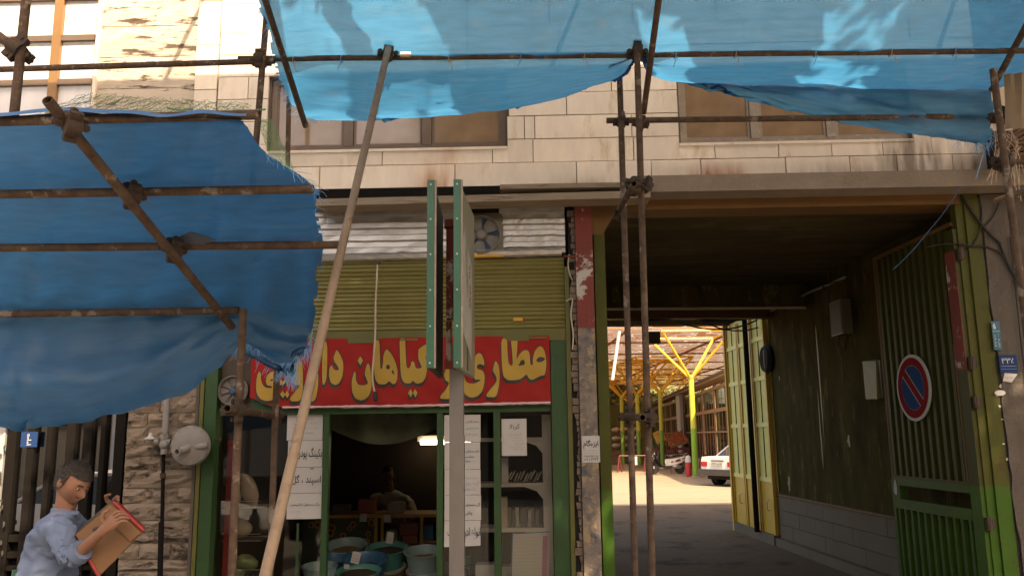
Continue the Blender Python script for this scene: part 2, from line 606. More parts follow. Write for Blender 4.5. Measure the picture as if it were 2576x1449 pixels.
mat('sooty_wall', (0.070, 0.054, 0.013), (0.026, 0.019, 0.006), 0.9, spec=0.08, scale=4, mix=0.9, c3=(0.15, 0.12, 0.04), s3=5, t3=0.615, stretch=(1, 1, 0.35), bump=0.35, bscale=18)
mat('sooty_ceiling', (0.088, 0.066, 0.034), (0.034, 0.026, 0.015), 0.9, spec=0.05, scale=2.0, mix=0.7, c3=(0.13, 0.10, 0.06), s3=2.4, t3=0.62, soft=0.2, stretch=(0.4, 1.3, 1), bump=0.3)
mat('wall_tile', (0.175, 0.138, 0.105), (0.125, 0.098, 0.075), 0.7, spec=0.1, scale=2, mix=0.5, c3=(0.15, 0.12, 0.095), s3=6, t3=0.70)
mat('old_red', (0.19, 0.035, 0.026), (0.15, 0.04, 0.032), 0.8, scale=7, c3=(0.42, 0.36, 0.31), s3=3.4, t3=0.585, soft=0.03, bump=0.5, bscale=25)
mat('peeling', (0.20, 0.155, 0.125), (0.085, 0.082, 0.088), 0.9, scale=9, mix=1.6, c3=(0.30, 0.215, 0.13), s3=11, t3=0.55, soft=0.04, bump=0.6, bscale=25)
mat('old_brick', (0.20, 0.145, 0.108), (0.10, 0.072, 0.055), 0.95, scale=9, bump=0.6)
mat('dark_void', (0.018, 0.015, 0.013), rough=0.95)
mat('room_wall', (0.055, 0.040, 0.030), (0.035, 0.026, 0.02), 0.9, scale=3)
mat('white_wood', (0.46, 0.415, 0.37), (0.36, 0.32, 0.28), 0.6, scale=8, c3=(0.19, 0.14, 0.10), s3=9, t3=0.68)
mat('yellow_wood', (0.42, 0.22, 0.03), (0.32, 0.16, 0.025), 0.5, scale=8)
mat('teal_plastic', (0.06, 0.24, 0.20), (0.05, 0.19, 0.16), 0.35, scale=6)
mat('pale_teal', (0.20, 0.30, 0.28), (0.16, 0.24, 0.23), 0.35, scale=6)
mat('blue_plastic', (0.03, 0.12, 0.22), (0.025, 0.095, 0.18), 0.35, scale=6)
mat('drum_board', (0.19, 0.10, 0.055), (0.14, 0.075, 0.04), 0.7, scale=8)
mat('dark_seed', (0.045, 0.026, 0.018), (0.09, 0.055, 0.035), 0.95, scale=60, bump=1)
mat('tan_seed', (0.26, 0.15, 0.07), (0.16, 0.09, 0.045), 0.95, scale=60, bump=1)
mat('cardboard', (0.175, 0.09, 0.046), (0.14, 0.071, 0.036), 0.85, scale=4, mix=0.4)
mat('card_edge', (0.26, 0.022, 0.02), rough=0.6)
mat('card_inside', (0.055, 0.042, 0.034), rough=0.8)
mat('shirt_blue', (0.115, 0.155, 0.245), (0.092, 0.125, 0.20), 0.9, scale=7, mix=0.5, bump=0.35, bscale=9)
mat('shirt_white', (0.46, 0.41, 0.36), (0.38, 0.34, 0.30), 0.9, scale=8, bump=0.3, bscale=9)
mat('skin', (0.22, 0.105, 0.066), (0.165, 0.074, 0.045), 0.6, scale=14, mix=0.4)
mat('hair', (0.022, 0.017, 0.014), (0.05, 0.04, 0.033), 0.75, scale=40, bump=0.8, bscale=90)
mat('eye_white', (0.32, 0.29, 0.26), rough=0.8, spec=0.1, mix=0)
mat('lip', (0.26, 0.10, 0.075), rough=0.5, mix=0)
mat('trousers', (0.05, 0.045, 0.045), rough=0.9)
mat('meter_grey', (0.24, 0.215, 0.195), (0.18, 0.16, 0.142), 0.55, scale=9, c3=(0.20, 0.165, 0.14), s3=7, t3=0.66, bump=0.15)
mat('pipe_grey', (0.23, 0.212, 0.198), (0.165, 0.15, 0.138), 0.5, scale=9)
mat('fan_grey', (0.20, 0.175, 0.155), (0.12, 0.104, 0.092), 0.6, metal=0.2, scale=12, bump=0.2)
mat('fan_blue', (0.022, 0.065, 0.135), (0.045, 0.055, 0.07), 0.5, scale=10, mix=0.6, c3=(0.26, 0.20, 0.14), s3=7, t3=0.60)
mat('dust_tan', (0.36, 0.28, 0.19), rough=0.9)
mat('amber_tape', (0.55, 0.27, 0.03), rough=0.5)
mat('cord_cream', (0.46, 0.36, 0.27), rough=0.6)
mat('black_rubber', (0.02, 0.018, 0.017), rough=0.7)
mat('nopark_red', (0.22, 0.012, 0.015), (0.17, 0.010, 0.012), 0.8, spec=0.05, scale=5)
mat('nopark_blue', (0.016, 0.055, 0.155), (0.014, 0.045, 0.125), 0.8, spec=0.05, scale=5)
mat('white_enamel', (0.46, 0.44, 0.42), (0.38, 0.36, 0.345), 0.6, spec=0.15, scale=8, mix=0.4)
mat('plate_blue', (0.014, 0.042, 0.13), (0.012, 0.036, 0.10), 0.7, spec=0.1, scale=6)
mat('plate_cyan', (0.014, 0.105, 0.16), (0.012, 0.085, 0.13), 0.35, scale=6)
mat('box_steel', (0.13, 0.12, 0.075), (0.09, 0.08, 0.05), 0.5, metal=0.2, scale=8)
mat('box_yellow', (0.17, 0.155, 0.04), (0.10, 0.09, 0.025), 0.5, scale=6, c3=(0.12, 0.08, 0.04), s3=7, t3=0.66)
mat('door_yellow', (0.66, 0.42, 0.06), (0.55, 0.33, 0.05), 0.4, scale=5, mix=0.4)
mat('door_cream', (0.82, 0.76, 0.28), (0.72, 0.66, 0.22), 0.4, scale=4, mix=0.4)
mat('door_pane', (0.80, 0.74, 0.27), (0.66, 0.60, 0.21), 0.5, scale=3, mix=0.7, spec=0.15)
mat('steel_yellow', (0.72, 0.41, 0.045), (0.62, 0.33, 0.04), 0.4, scale=4)
mat('steel_green', (0.50, 0.48, 0.07), None, 0.45, scale=4, mix=0.3, twotone=(2.0, (0.12, 0.30, 0.03)))
mat('roof_mat', (0.34, 0.16, 0.075), (0.13, 0.06, 0.028), 0.95, spec=0.0, scale=1.6, mix=0.9, stretch=(1, .6, 1), coord='World')
def leak(name, c, amt):
    m = MATS[name]
    n, l = m.node_tree.nodes, m.node_tree.links
    t = n.new('ShaderNodeBsdfTranslucent')
    t.inputs[0].default_value = (*c, 1)
    ms = n.new('ShaderNodeMixShader')
    ms.inputs[0].default_value = amt
    l.new(n['Principled BSDF'].outputs[0], ms.inputs[1])
    l.new(t.outputs[0], ms.inputs[2])
    l.new(ms.outputs[0], n['Material Output'].inputs[0])
leak('roof_mat', (0.30, 0.125, 0.045), 0.26)
mat('arcade_frame', (0.34, 0.205, 0.11), (0.27, 0.16, 0.085), 0.6, scale=5)
mat('arcade_wall', (0.40, 0.28, 0.17), (0.31, 0.215, 0.13), 0.85, scale=4)
mat('court_green', (0.085, 0.085, 0.025), (0.06, 0.06, 0.02), 0.8, scale=2)
mat('car_white', (0.78, 0.77, 0.74), (0.72, 0.71, 0.68), 0.25, scale=4, mix=0.3, spec=0.6)
mat('car_glass', (0.035, 0.033, 0.03), rough=0.06, mix=0, spec=0.8)
mat('bumper', (0.07, 0.065, 0.062), rough=0.6)
mat('tail_red', (0.50, 0.02, 0.025), rough=0.2, mix=0.2)
mat('tyre', (0.022, 0.020, 0.019), rough=0.9)
mat('chrome', (0.62, 0.60, 0.58), (0.5, 0.48, 0.46), 0.2, metal=0.9)
mat('scooter_black', (0.025, 0.023, 0.023), rough=0.22, spec=0.7)
mat('bin_red', (0.42, 0.03, 0.03), (0.34, 0.025, 0.025), 0.45, scale=6)
mat('barrier_red', (0.13, 0.022, 0.019), rough=0.5)
mat('fruit_red', (0.28, 0.06, 0.025), (0.26, 0.14, 0.04), 0.5, scale=6, mix=0.8)
mat('fruit_yellow', (0.55, 0.33, 0.08), (0.40, 0.30, 0.06), 0.5, scale=6, mix=0.8)
mat('crate_wood', (0.22, 0.13, 0.075), (0.16, 0.095, 0.055), 0.8, scale=6)
mat('bark', (0.10, 0.075, 0.055), (0.065, 0.05, 0.036), 0.95, scale=8, bump=0.8, stretch=(1, 1, 0.3))
mat('leaf', (0.055, 0.105, 0.022), (0.09, 0.13, 0.03), 0.6, scale=1.5, coord='World')
mat('leaf_far', (0.13, 0.15, 0.045), (0.20, 0.19, 0.07), 0.6, scale=0.8, coord='World')
mat('net_green', (0.10, 0.22, 0.10), (0.16, 0.25, 0.12), 0.8, scale=6)
mat('net_brown', (0.25, 0.18, 0.12), (0.20, 0.14, 0.09), 0.9, scale=6)
mat('lamp_tube', (1, 1, 1), rough=0.5, mix=0, emit=((1.0, 0.88, 0.66), 3.0))
mat('cloth_dark', (0.06, 0.062, 0.035), (0.035, 0.036, 0.022), 0.9, scale=9)
mat('flower_yellow', (0.34, 0.19, 0.02), rough=0.9)
mat('flower_brown', (0.12, 0.018, 0.012), rough=0.9)
mat('pack_pink', (0.40, 0.26, 0.22), (0.30, 0.34, 0.14), 0.25, scale=5, mix=0.9, spec=0.7)
mat('pack_white', (0.42, 0.40, 0.37), (0.30, 0.28, 0.26), 0.3, scale=9, mix=0.8)
mat('pack_grey', (0.28, 0.25, 0.19), (0.12, 0.13, 0.16), 0.4, scale=12, mix=0.9)
mat('pack_red', (0.26, 0.045, 0.03), (0.20, 0.10, 0.05), 0.5, scale=6, mix=0.6)
mat('pack_green', (0.14, 0.19, 0.06), (0.24, 0.25, 0.16), 0.3, scale=7, mix=0.9)
mat('chart_pink', (0.42, 0.10, 0.20), rough=0.7)
mat('chart_stripe', (0.40, 0.52, 0.36), rough=0.7)
mat('chart_rose', (0.56, 0.36, 0.36), rough=0.7)
mat('truck_white', (0.62, 0.62, 0.62), (0.52, 0.52, 0.52), 0.4, scale=3)
mat('street_brick', (0.42, 0.30, 0.20), (0.34, 0.24, 0.16), 0.9, scale=4)
glassmat('shop_glass', (0.90, 0.90, 0.88), -0.015, 0.02)
glassmat('dusty_glass', (0.72, 0.68, 0.62), 0.03, 0.12, (0.36, 0.28, 0.20), 0.5)
glassmat('brown_glass', (0.30, 0.20, 0.13), 0.03, 0.12, (0.31, 0.205, 0.13), 0.88)
glassmat('frost_glass', (0.5, 0.5, 0.52), 0.04, 0.25, (0.80, 0.78, 0.80), 0.93)
glassmat('gate_glass', (0.30, 0.29, 0.27), 0.36, 0.01)
glassmat('court_glass', (0.22, 0.17, 0.12), 0.02, 0.05, (0.10, 0.075, 0.05), 0.3)
glassmat('yellow_glass', (0.55, 0.5, 0.25), 0.06, 0.06, (0.88, 0.82, 0.32), 0.98)
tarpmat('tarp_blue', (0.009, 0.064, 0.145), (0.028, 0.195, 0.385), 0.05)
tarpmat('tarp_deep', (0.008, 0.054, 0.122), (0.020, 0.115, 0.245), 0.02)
mat('thread_blue', (0.13, 0.32, 0.55), (0.22, 0.42, 0.62), 0.9, scale=20)
mat('hem_blue', (0.045, 0.13, 0.27), (0.07, 0.17, 0.30), 0.9, scale=9)
mat('patch_grey', (0.07, 0.085, 0.115), rough=0.7)

# slab to slab variation and the rust that has bled down from fixings, on the marble itself
def stain_marble():
    m = MATS['marble']
    n, l = m.node_tree.nodes, m.node_tree.links
    b = n['Principled BSDF']
    src = b.inputs['Base Color'].links[0].from_socket
    oi = n.new('ShaderNodeObjectInfo')
    mr = n.new('ShaderNodeMapRange')
    mr.inputs[3].default_value = 0.88
    mr.inputs[4].default_value = 1.04
    l.new(oi.outputs['Random'], mr.inputs[0])
    x = n.new('ShaderNodeMix')
    x.data_type = 'RGBA'
    x.blend_type = 'MULTIPLY'
    x.inputs[0].default_value = 1
    l.new(src, x.inputs[6])
    l.new(mr.outputs[0], x.inputs[7])
    col = x.outputs[2]
    g = n.new('ShaderNodeNewGeometry')
    sx = n.new('ShaderNodeSeparateXYZ')
    l.new(g.outputs['Position'], sx.inputs[0])
    def M(op, a, b_=None):
        q = n.new('ShaderNodeMath')
        q.operation = op
        for i, v in enumerate((a, b_)):
            if v is None:
                continue
            if isinstance(v, (int, float)):
                q.inputs[i].default_value = v
            else:
                l.new(v, q.inputs[i])
        return q.outputs[0]
    mp = n.new('ShaderNodeMapping')
    mp.inputs['Scale'].default_value = (14, 1, 2.2)
    l.new(g.outputs['Position'], mp.inputs[0])
    nz = n.new('ShaderNodeTexNoise')
    nz.inputs['Scale'].default_value = 1.0
    nz.inputs['Detail'].default_value = 6
    l.new(mp.outputs[0], nz.inputs['Vector'])
    for (cx, cz, wd, ht, c, amt) in ((-0.93, 4.10, 0.17, 0.20, (0.42, 0.15, 0.04), 1.25), (1.72, 4.09, 0.20, 0.15, (0.40, 0.13, 0.035), 1.7), (1.95, 4.09, 0.10, 0.13, (0.36, 0.12, 0.035), 1.6), (-.80, 4.48, .12, .14, (.5, .26, .1), .7),
                                 (2.9, 4.06, .5, .16, (0.22, 0.165, 0.12), 1.1), (3.62, 4.25, .30, .30, (0.20, 0.155, 0.12), 1.5), (0.55, 4.06, .25, .10, (.3, .2, .12), 1.0), (4.2, 4.1, .25, .25, (.2, .14, .1), 1.2), (1.45, 4.06, .2, .10, (.25, .17, .11), 1.2)):
        dx = M('DIVIDE', M('SUBTRACT', sx.outputs[0], cx), wd)
        dz = M('DIVIDE', M('SUBTRACT', sx.outputs[2], cz), ht)
        e = M('POWER', 2.718, M('MULTIPLY', M('ADD', M('MULTIPLY', dx, dx), M('MULTIPLY', dz, dz)), -1.0))
        f = M('MULTIPLY', e, M('MULTIPLY', M('SUBTRACT', nz.outputs[0], 0.22), 2.0 * amt))
        f = M('MINIMUM', M('MAXIMUM', f, 0.0), 0.9)
        y = n.new('ShaderNodeMix')
        y.data_type = 'RGBA'
        l.new(f, y.inputs[0])
        l.new(col, y.inputs[6])
        y.inputs[7].default_value = (*c, 1)
        col = y.outputs[2]
    l.new(col, b.inputs['Base Color'])
stain_marble()
# ================================================================== THE SETTING
MB().add([(-250, -120, -0.13), (250, -120, -0.13), (250, 250, -0.13), (-250, 250, -0.13)], [(0, 1, 2, 3)]).obj('ground', 'asphalt', kind='structure')
MB().box(-60, 60, -18, -3.3, -0.3, -0.12).obj('road', 'road_asphalt', kind='structure')
m = MB().box(-60, 60, -3.1, 0.9, -0.3, 0.0)
m.obj('pavement', 'pavement', kind='structure')
kb = MB()
for i in range(60):
    kb.box(-30 + i, -29.012 + i, -3.3, -3.1, -0.3, 0.02)
kb.obj('kerb', 'concrete', kind='structure')
MB().qbox(-8, 8, 8.0, 21.6, -0.2, 0.010).obj('passage_floor', 'asphalt', kind='structure')  # runs on past the passage so its dark tone paints the building's shade
MB().qbox(-14, 40, 16.5, 120, -0.2, 0.003).obj('courtyard_ground', 'court_ground', kind='structure')

# ================================================================== MAIN BUILDING (marble upper floor over shop and passage)
BLD = thing('shop_building', 'marble faced building over the herb shop and the covered passage', 'building', (0.6, 0.3, 0))
def subtract(r, h):
    x0, x1, z0, z1 = r
    a0, a1, b0, b1 = h
    if a0 >= x1 or a1 <= x0 or b0 >= z1 or b1 <= z0:
        return [r]
    out = []
    if a0 > x0: out.append((x0, a0, z0, z1))
    if a1 < x1: out.append((a1, x1, z0, z1))
    c0, c1 = max(x0, a0), min(x1, a1)
    if b0 > z0: out.append((c0, c1, z0, b0))
    if b1 < z1: out.append((c0, c1, b1, z1))
    return out
WINS = [(-2.53, -0.235, 4.49, 5.24), (1.447, 3.62, 4.485, 5.24)]
core = MB()
x0, x1, yf, yb = -3.06, 4.30, 0.035, 0.30
zs = [3.93, 4.49, 5.24, 7.6]
core.box(x0, x1, yf, yb, 3.93, 4.485)
core.box(x0, x1, yf, yb, 5.24, 7.6)
core.box(x0, -2.53, yf, yb, 4.485, 5.24)
core.box(-0.235, 1.447, yf, yb, 4.485, 5.24)
core.box(3.62, x1, yf, yb, 4.485, 5.24)
part('wall', core, 'marble_joint', BLD)
mass = MB()
mass.box(-3.05, 4.28, 0.55, 6.0, 4.15, 7.55)
mass.box(-3.04, 4.27, 2.5, 5.98, 7.56, 10.2)                     # upper rooms behind the windows
part('upper_rooms', mass, 'room_wall', BLD)
slab = MB()
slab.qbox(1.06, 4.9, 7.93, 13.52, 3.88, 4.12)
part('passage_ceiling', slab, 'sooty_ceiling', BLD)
# marble panels
rowz = [4.092 + 0.2335 * i for i in range(7)]
known = {0: [-2.02, -0.72, 0.44, 1.15, 1.62, 2.42, 3.02, 3.46, 3.98], 1: [-1.42, -0.36, 0.03, 0.99, 1.76, 2.36, 2.86, 3.34, 3.80], 2: [-2.55, -0.05, 0.05, 0.98, 1.44, 3.66], 3: [-2.55, -0.20, 0.36, 1.44, 3.7], 4: [-2.75, 0.80, 1.44, 3.75]}
nid = 0
for i, z in enumerate(rowz):
    js = [-3.05] + known.get(i, [-2.4, -1.5, -0.6, 0.3, 1.2, 2.1, 3.0, 3.7]) + [4.30]
    for a, b in zip(js, js[1:]):
        rs = [(a + 0.004, b - 0.004, z + 0.004, z + 0.2295)]
        for h in WINS:
            rs = [q for r_ in rs for q in subtract(r_, (h[0] - 0.022, h[1] + 0.022, h[2] - 0.022, h[3] + 0.022))]
        for r_ in rs:
            if r_[1] - r_[0] < 0.03 or r_[3] - r_[2] < 0.02:
                continue
            d = random.uniform(-0.004, 0.004)
            part('marble_panel', MB().hexa([(r_[0], d + random.uniform(-.002, .002), r_[2]), (r_[1], d + random.uniform(-.002, .002), r_[2]), (r_[1], 0.033, r_[2]), (r_[0], 0.033, r_[2]),
                                            (r_[0], d + random.uniform(-.002, .002), r_[3]), (r_[1], d, r_[3]), (r_[1], 0.033, r_[3]), (r_[0], 0.033, r_[3])]), 'marble', BLD)
rough = MB()
for i in range(6):
    for j in range(9):
        rough.box(-3.05 + j * .817, -3.05 + j * .817 + .809, 0.0, 0.033, 5.73 + i * 0.31, 5.73 + i * 0.31 + 0.302)
part('upper_cladding', rough, 'marble', BLD, kind='stuff')
# windows
def window(x0, x1, z0, z1, nb, frame, name='window'):
    wn = part(name, MB().box(x0 - 0.02, x1 + 0.02, -0.012, 0.03, z0 - 0.028, z0 - 0.002), 'marble', BLD)
    f = MB()
    t = 0.055
    f.box(x0, x1, 0.06, 0.12, z0, z0 + t).box(x0, x1, 0.06, 0.12, z1 - t, z1)
    f.box(x0, x0 + t, 0.061, 0.119, z0 + t, z1 - t).box(x1 - t, x1, 0.061, 0.119, z0 + t, z1 - t)
    wd = (x1 - x0) / nb
    for i in range(1, nb):
        f.box(x0 + i * wd - 0.045, x0 + i * wd + 0.045, 0.055, 0.118, z0 + t, z1 - t)
    part('frame', f, frame, wn)
    for i in range(nb):
        a, b = x0 + i * wd + 0.05, x0 + (i + 1) * wd - 0.05
        s = MB()
        s.box(a, b, 0.07, 0.10, z0 + t, z0 + t + 0.022).box(a, a + .02, 0.07, 0.10, z0 + t + .022, z1 - t).box(b - .02, b, 0.07, 0.10, z0 + t + .022, z1 - t)
        part('sash', s, frame, wn)
        part('pane', MB().box(a + .02, b - .02, 0.082, 0.088, z0 + t + .022, z1 - t), 'brown_glass', wn)
        part('blind', MB().box(a + .005, b - .005, 0.20, 0.21, z0 + .05, z1), 'arcade_wall', wn)
    return wn
window(*WINS[0], 3, 'brown_alu')
window(*WINS[1], 3, 'dusty_alu')
# ledge, steel channel, lintel
led = MB()
led.box(0.95, 5.6, -0.27, 0.03, 3.93, 4.085)
part('ledge', led, 'concrete', BLD)
ch = MB()
ch.box(-2.35, 0.95, -0.05, 0.03, 3.985, 4.0).box(-2.35, 0.95, -0.05, -0.035, 3.99, 4.085).box(-2.35, 0.95, -0.16, 0.03, 3.955, 3.975)
part('steel_channel', ch, 'black_iron', BLD)
part('lintel', MB().box(0.56, 4.0, -0.01, 0.30, 3.835, 3.93), 'ochre_paint', BLD)
sf = MB().box(-2.95, 0.40, -0.14, 0.03, 3.885, 3.945)
part('fascia', sf, 'concrete', BLD)
# pillar with peeling paint between the shop and the passage, exposed brick at its left edge
part('pillar', MB().box(0.409, 0.568, -0.06, 0.34, 2.72, 3.885), 'old_red', BLD, label='pillar stretch with flaking red paint')
part('pillar', MB().box(0.412, 0.566, -0.056, 0.34, 0.0, 2.72), 'peeling', BLD, label='pillar stretch with mottled bare plaster')
rb = random.Random(3)
z = 0.02
while z < 3.8:
    h = rb.uniform(0.05, 0.075)
    wv = rb.uniform(0.012, 0.066)
    part('brick', MB().hexa([(0.405 - wv + rb.uniform(-.008, .008), -0.035 + rb.uniform(-.01, .012), z), (0.406, -0.03, z), (0.406, 0.2, z), (0.405 - wv, 0.2, z),
                              (0.405 - wv + rb.uniform(-.01, .01), -0.035 + rb.uniform(-.01, .012), z + h - .008), (0.406, -0.03, z + h - .008), (0.406, 0.2, z + h - .008), (0.405 - wv, 0.2, z + h - .008)]), 'old_brick', BLD)
    z += h
part('pillar_core', MB().box(0.345, 0.4, 0.0, 0.3, 0, 3.885), 'dark_void', BLD)
# shop room (walls, floor, ceiling)
rm = MB()
rm.box(-3.0, -2.95, 0.2, 4.6, 0, 3.9).box(0.345, 0.40, 0.30, 4.6, 0, 3.9).box(-3.0, 0.4, 4.6, 4.7, 0, 3.9)
part('shop_wall', rm, 'room_wall', BLD)
part('shop_ceiling', MB().box(-2.95, 0.345, 0.12, 4.6, 2.75, 2.85), 'room_wall', BLD)
part('shop_floor', MB().box(-2.95, 0.345, 0.16, 4.6, 0.01, 0.02), 'pavement', BLD)
# passage left wall, right wall
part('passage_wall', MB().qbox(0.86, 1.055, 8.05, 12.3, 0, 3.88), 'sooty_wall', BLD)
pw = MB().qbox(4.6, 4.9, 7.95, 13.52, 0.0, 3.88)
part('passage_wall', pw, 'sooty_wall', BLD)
# patches where the soot has flaked off
rs_ = random.Random(5)
for (px, py, wv, hv) in [(2062, 960, .05, 1.7), (2064, 1090, .05, 1.2), (1960, 952, .05, .10), (2135, 1110, .10, .16), (1985, 1215, .14, .24)]:
    v, z = QU(px, py, 4.595)
    n = 12
    pts = []
    for k in range(n):
        t = 2 * math.pi * k / n
        pts.append(Q(4.597, v + math.cos(t) * wv * .5 * rs_.uniform(.5, 1.2), z + math.sin(t) * hv * .5 * rs_.uniform(.75, 1.1)))
    part('flaked_patch', MB().poly(pts), 'box_yellow', BLD)
# dado of grey tiles, wooden rail, low kerb
v = 8.1
for r_ in range(3):
    vv = 8.0 - 0.0
    k = 0
    vv = 7.98 - (0.3 if r_ % 2 else 0)
    while vv < 13.50:
        a, b = max(vv, 7.98), min(vv + 0.62, 13.50)
        if b - a > 0.05:
            z0 = 0.14 + r_ * 0.213
            dd = random.uniform(-.003, .003)
            part('wall_tile', MB().qbox(4.572 + dd, 4.598, a + .003, b - .003, z0 + .003, z0 + .21), 'wall_tile', BLD)
        vv += 0.62
part('dado_rail', MB().qbox(4.555, 4.598, 7.98, 13.52, 0.782, 0.815), 'ochre_paint', BLD)
part('plinth', MB().qbox(4.50, 4.598, 9.5, 15.9, 0.0, 0.135), 'wall_tile', BLD)
# passage beams, far lintel, roof over the far half
part('beam', MB().qbox(1.06, 4.598, 11.85, 12.05, 3.545, 3.875), 'sooty_wall', BLD)
fr_ = MB().qbox(1.06, 4.9, 15.65, 15.9, 3.80, 3.99)
part('rear_beam', fr_, 'sooty_ceiling', BLD)
part('beam', MB().qbox(1.06, 4.598, 13.3, 13.51, 3.60, 3.875), 'ochre_paint', BLD)
bk = MB().qbox(4.92, 14, 13.9, 15.9, 0.0, 7.5)
part('rear_wall', bk, 'plaster', BLD)
bk = MB().qbox(4.91, 12, 8.05, 13.88, 0.0, 7.4)
part('neighbour_rooms', bk, 'plaster', BLD)

# ---- posts of the passage gateway
gp = thing('gate_post', 'two tone green painted steel post at the right of the passage mouth', 'post', (4.06, 0, 0))
part('post', MB().box(4.03, 4.16, -0.02, 0.2, 0, 3.93), 'post_paint', gp)
part('post_flange', MB().box(3.955, 4.028, 0.0, 0.1, 0, 3.93), 'post_paint', gp)
part('hinge_plate', MB().box(3.93, 3.955, 0.06, 0.12, 2.35, 3.45), 'old_red', gp)
hg = MB()
for z in (0.9, 1.95, 2.3, 3.3):
    hg.cyl((3.945, -0.02, z), (3.945, -0.02, z + .11), 0.028, n=8)
    hg.box(3.94, 4.0, -0.022, 0.02, z + .02, z + .09)
part('hinge', hg, 'coupler_steel', gp, kind='stuff')
gj = thing('gate_post', 'narrow olive and light green steel jamb beside the peeling pillar', 'post', (0.63, 0, 0))
part('post', MB().box(0.583, 0.684, -0.015, 0.14, 0, 3.68), 'post_paint', gj)
part('bracket', MB().hexa([(0.57, -.02, 3.60), (0.66, -.02, 3.60), (0.66, .2, 3.6), (.57, .2, 3.6), (0.57, -.02, 3.834), (0.80, -.02, 3.834), (0.80, .2, 3.834), (.57, .2, 3.834)]), 'ochre_paint', gj)

# ---- gate leaf folded back along the passage wall
GU = 4.35
gt = thing('passage_gate', 'tall green ribbed steel gate leaf folded back against the passage wall', 'gate', Q(GU, 7.6, 0))
va, vb = 7.45, 9.10
def gq(v0, v1, z0, z1, u0=-0.02, u1=0.02):
    return MB().qbox(GU + u0, GU + u1, v0, v1, z0, z1)
part('stile', gq(va, va + .16, 0.08, 3.60, -.03, .03), 'gate_paint', gt)
part('stile', gq(vb - .05, vb, 0.08, 1.26, -.03, .03), 'gate_paint', gt)
part('edge_strip', gq(vb - .035, vb, 1.262, 3.68), 'ochre_paint', gt)
part('edge_strip', gq(va + .05, vb - .036, 3.64, 3.68), 'ochre_paint', gt)
part('edge_strip', gq(va + .162, va + .185, 1.30, 2.55, -.034, .03), 'ochre_paint', gt)
part('red_stile', gq(va + .0, va + .165, 2.30, 3.40, -.036, -.031), 'old_red', gt)
part('rail', gq(va + .165, vb - .052, 1.20, 1.30, -.03, .03), 'gate_paint', gt)
part('rail', gq(va + .165, vb - .052, 0.96, 1.06, -.03, .03), 'gate_paint', gt)
part('rail', gq(va + .165, vb - .052, 0.10, 0.17, -.03, .03), 'gate_paint', gt)
part('back_sheet', gq(va + .17, vb - .05, 1.301, 3.639, .012, .02), 'olive_paint', gt)
n = 11
for i in range(n):
    v = va + .23 + (vb - va - .33) * i / (n - 1)
    part('rib', gq(v - .026, v + .026, 1.301, 3.639, -.030, .011), 'gate_paint', gt)
    part('bar', gq(v - .02, v + .02, 0.171, 0.959, -.02, .02), 'gate_paint', gt)
lk = part('lock_box', gq(vb - .17, vb - .055, 1.061, 1.199, -.032, .03), 'gate_paint', gt)
ns = MB()
cv, cz = QU(2292, 1203, GU - .04)
pts = [Q(GU - .036, vb - .09 + math.cos(t) * .035 + random.uniform(-.008, .008), 1.17 + math.sin(t) * .085 + random.uniform(-.01, .01)) for t in [2 * math.pi * k / 12 for k in range(12)]]
part('torn_sticker', MB().poly(pts, EU * 0.002), 'paper', gt)
# no parking sign
v, z = QU(2295, 975, GU - .06)
npk = thing('parking_sign', 'round red and blue no parking sign fixed to the green gate leaf', 'sign', Q(GU - .06, v, 0))
def disc(u0, r0, r1, zc, vc, n=40, fn=None):
    mb = MB()
    vs = []
    for r_ in (r0, r1):
        for k in range(n):
            t = 2 * math.pi * k / n
            vs.append(Q(u0, vc + math.cos(t) * r_, zc + math.sin(t) * r_))
    return mb.add(vs, [(k, (k + 1) % n, n + (k + 1) % n, n + k) for k in range(n)])
part('plate', MB().cyl(Q(GU - .055, v, z), Q(GU - .04, v, z), .335, n=40), 'white_enamel', npk)
part('red_ring', disc(GU - .0565, .225, .305, z, v), 'nopark_red', npk)
bl = MB()
for sgn in (0, 1):
    a0 = R(-45 + 13 + 180 * sgn)
    a1 = R(135 - 13 + 180 * sgn)
    pts = [Q(GU - .0565, v - math.cos(a0 + (a1 - a0) * k / 18) * .222, z + math.sin(a0 + (a1 - a0) * k / 18) * .222) for k in range(19)]
    bl.poly(pts)
part('blue_field', bl, 'nopark_blue', npk)
c_, s_ = math.cos(R(135)), math.sin(R(135))
bar = []
for (l_, t_) in ((-.224, -.04), (.224, -.04), (.224, .04), (-.224, .04)):
    bar.append(Q(GU - .0562, v - (c_ * l_ - s_ * t_), z + (s_ * l_ + c_ * t_)))
part('red_bar', MB().poly(bar), 'nopark_red', npk)

# ---- boxes, conduit and cables in the passage
v0, z0 = QU(2113, 778, 4.5)
v1, z1 = QU(2113, 698, 4.5)
eb = thing('meter_box', 'dark grey electrical box high on the sooty passage wall', 'box', Q(4.5, v0, z0))
part('case', MB().qbox(4.47, 4.597, 10.35, 10.72, 2.98, 3.42), 'box_steel', eb)
part('lid', MB().qbox(4.462, 4.469, 10.37, 10.70, 3.0, 3.40), 'bumper', eb)
part('cable_tail', MB().path([Q(4.52, 10.6, 2.98), Q(4.5, 10.62, 2.85), Q(4.54, 10.5, 2.78), Q(4.56, 10.45, 2.98)], .008), 'black_rubber', eb)
va_, za_ = QU(2150, 960, 4.55)
vb_, zb_ = QU(2205, 890, 4.55)
eb = thing('meter_box', 'dented yellowish steel box with a shiny lid on the passage wall', 'box', Q(4.5, va_, za_))
part('case', MB().qbox(4.44, 4.597, 9.38, 9.80, 2.13, 2.56), 'box_steel', eb)
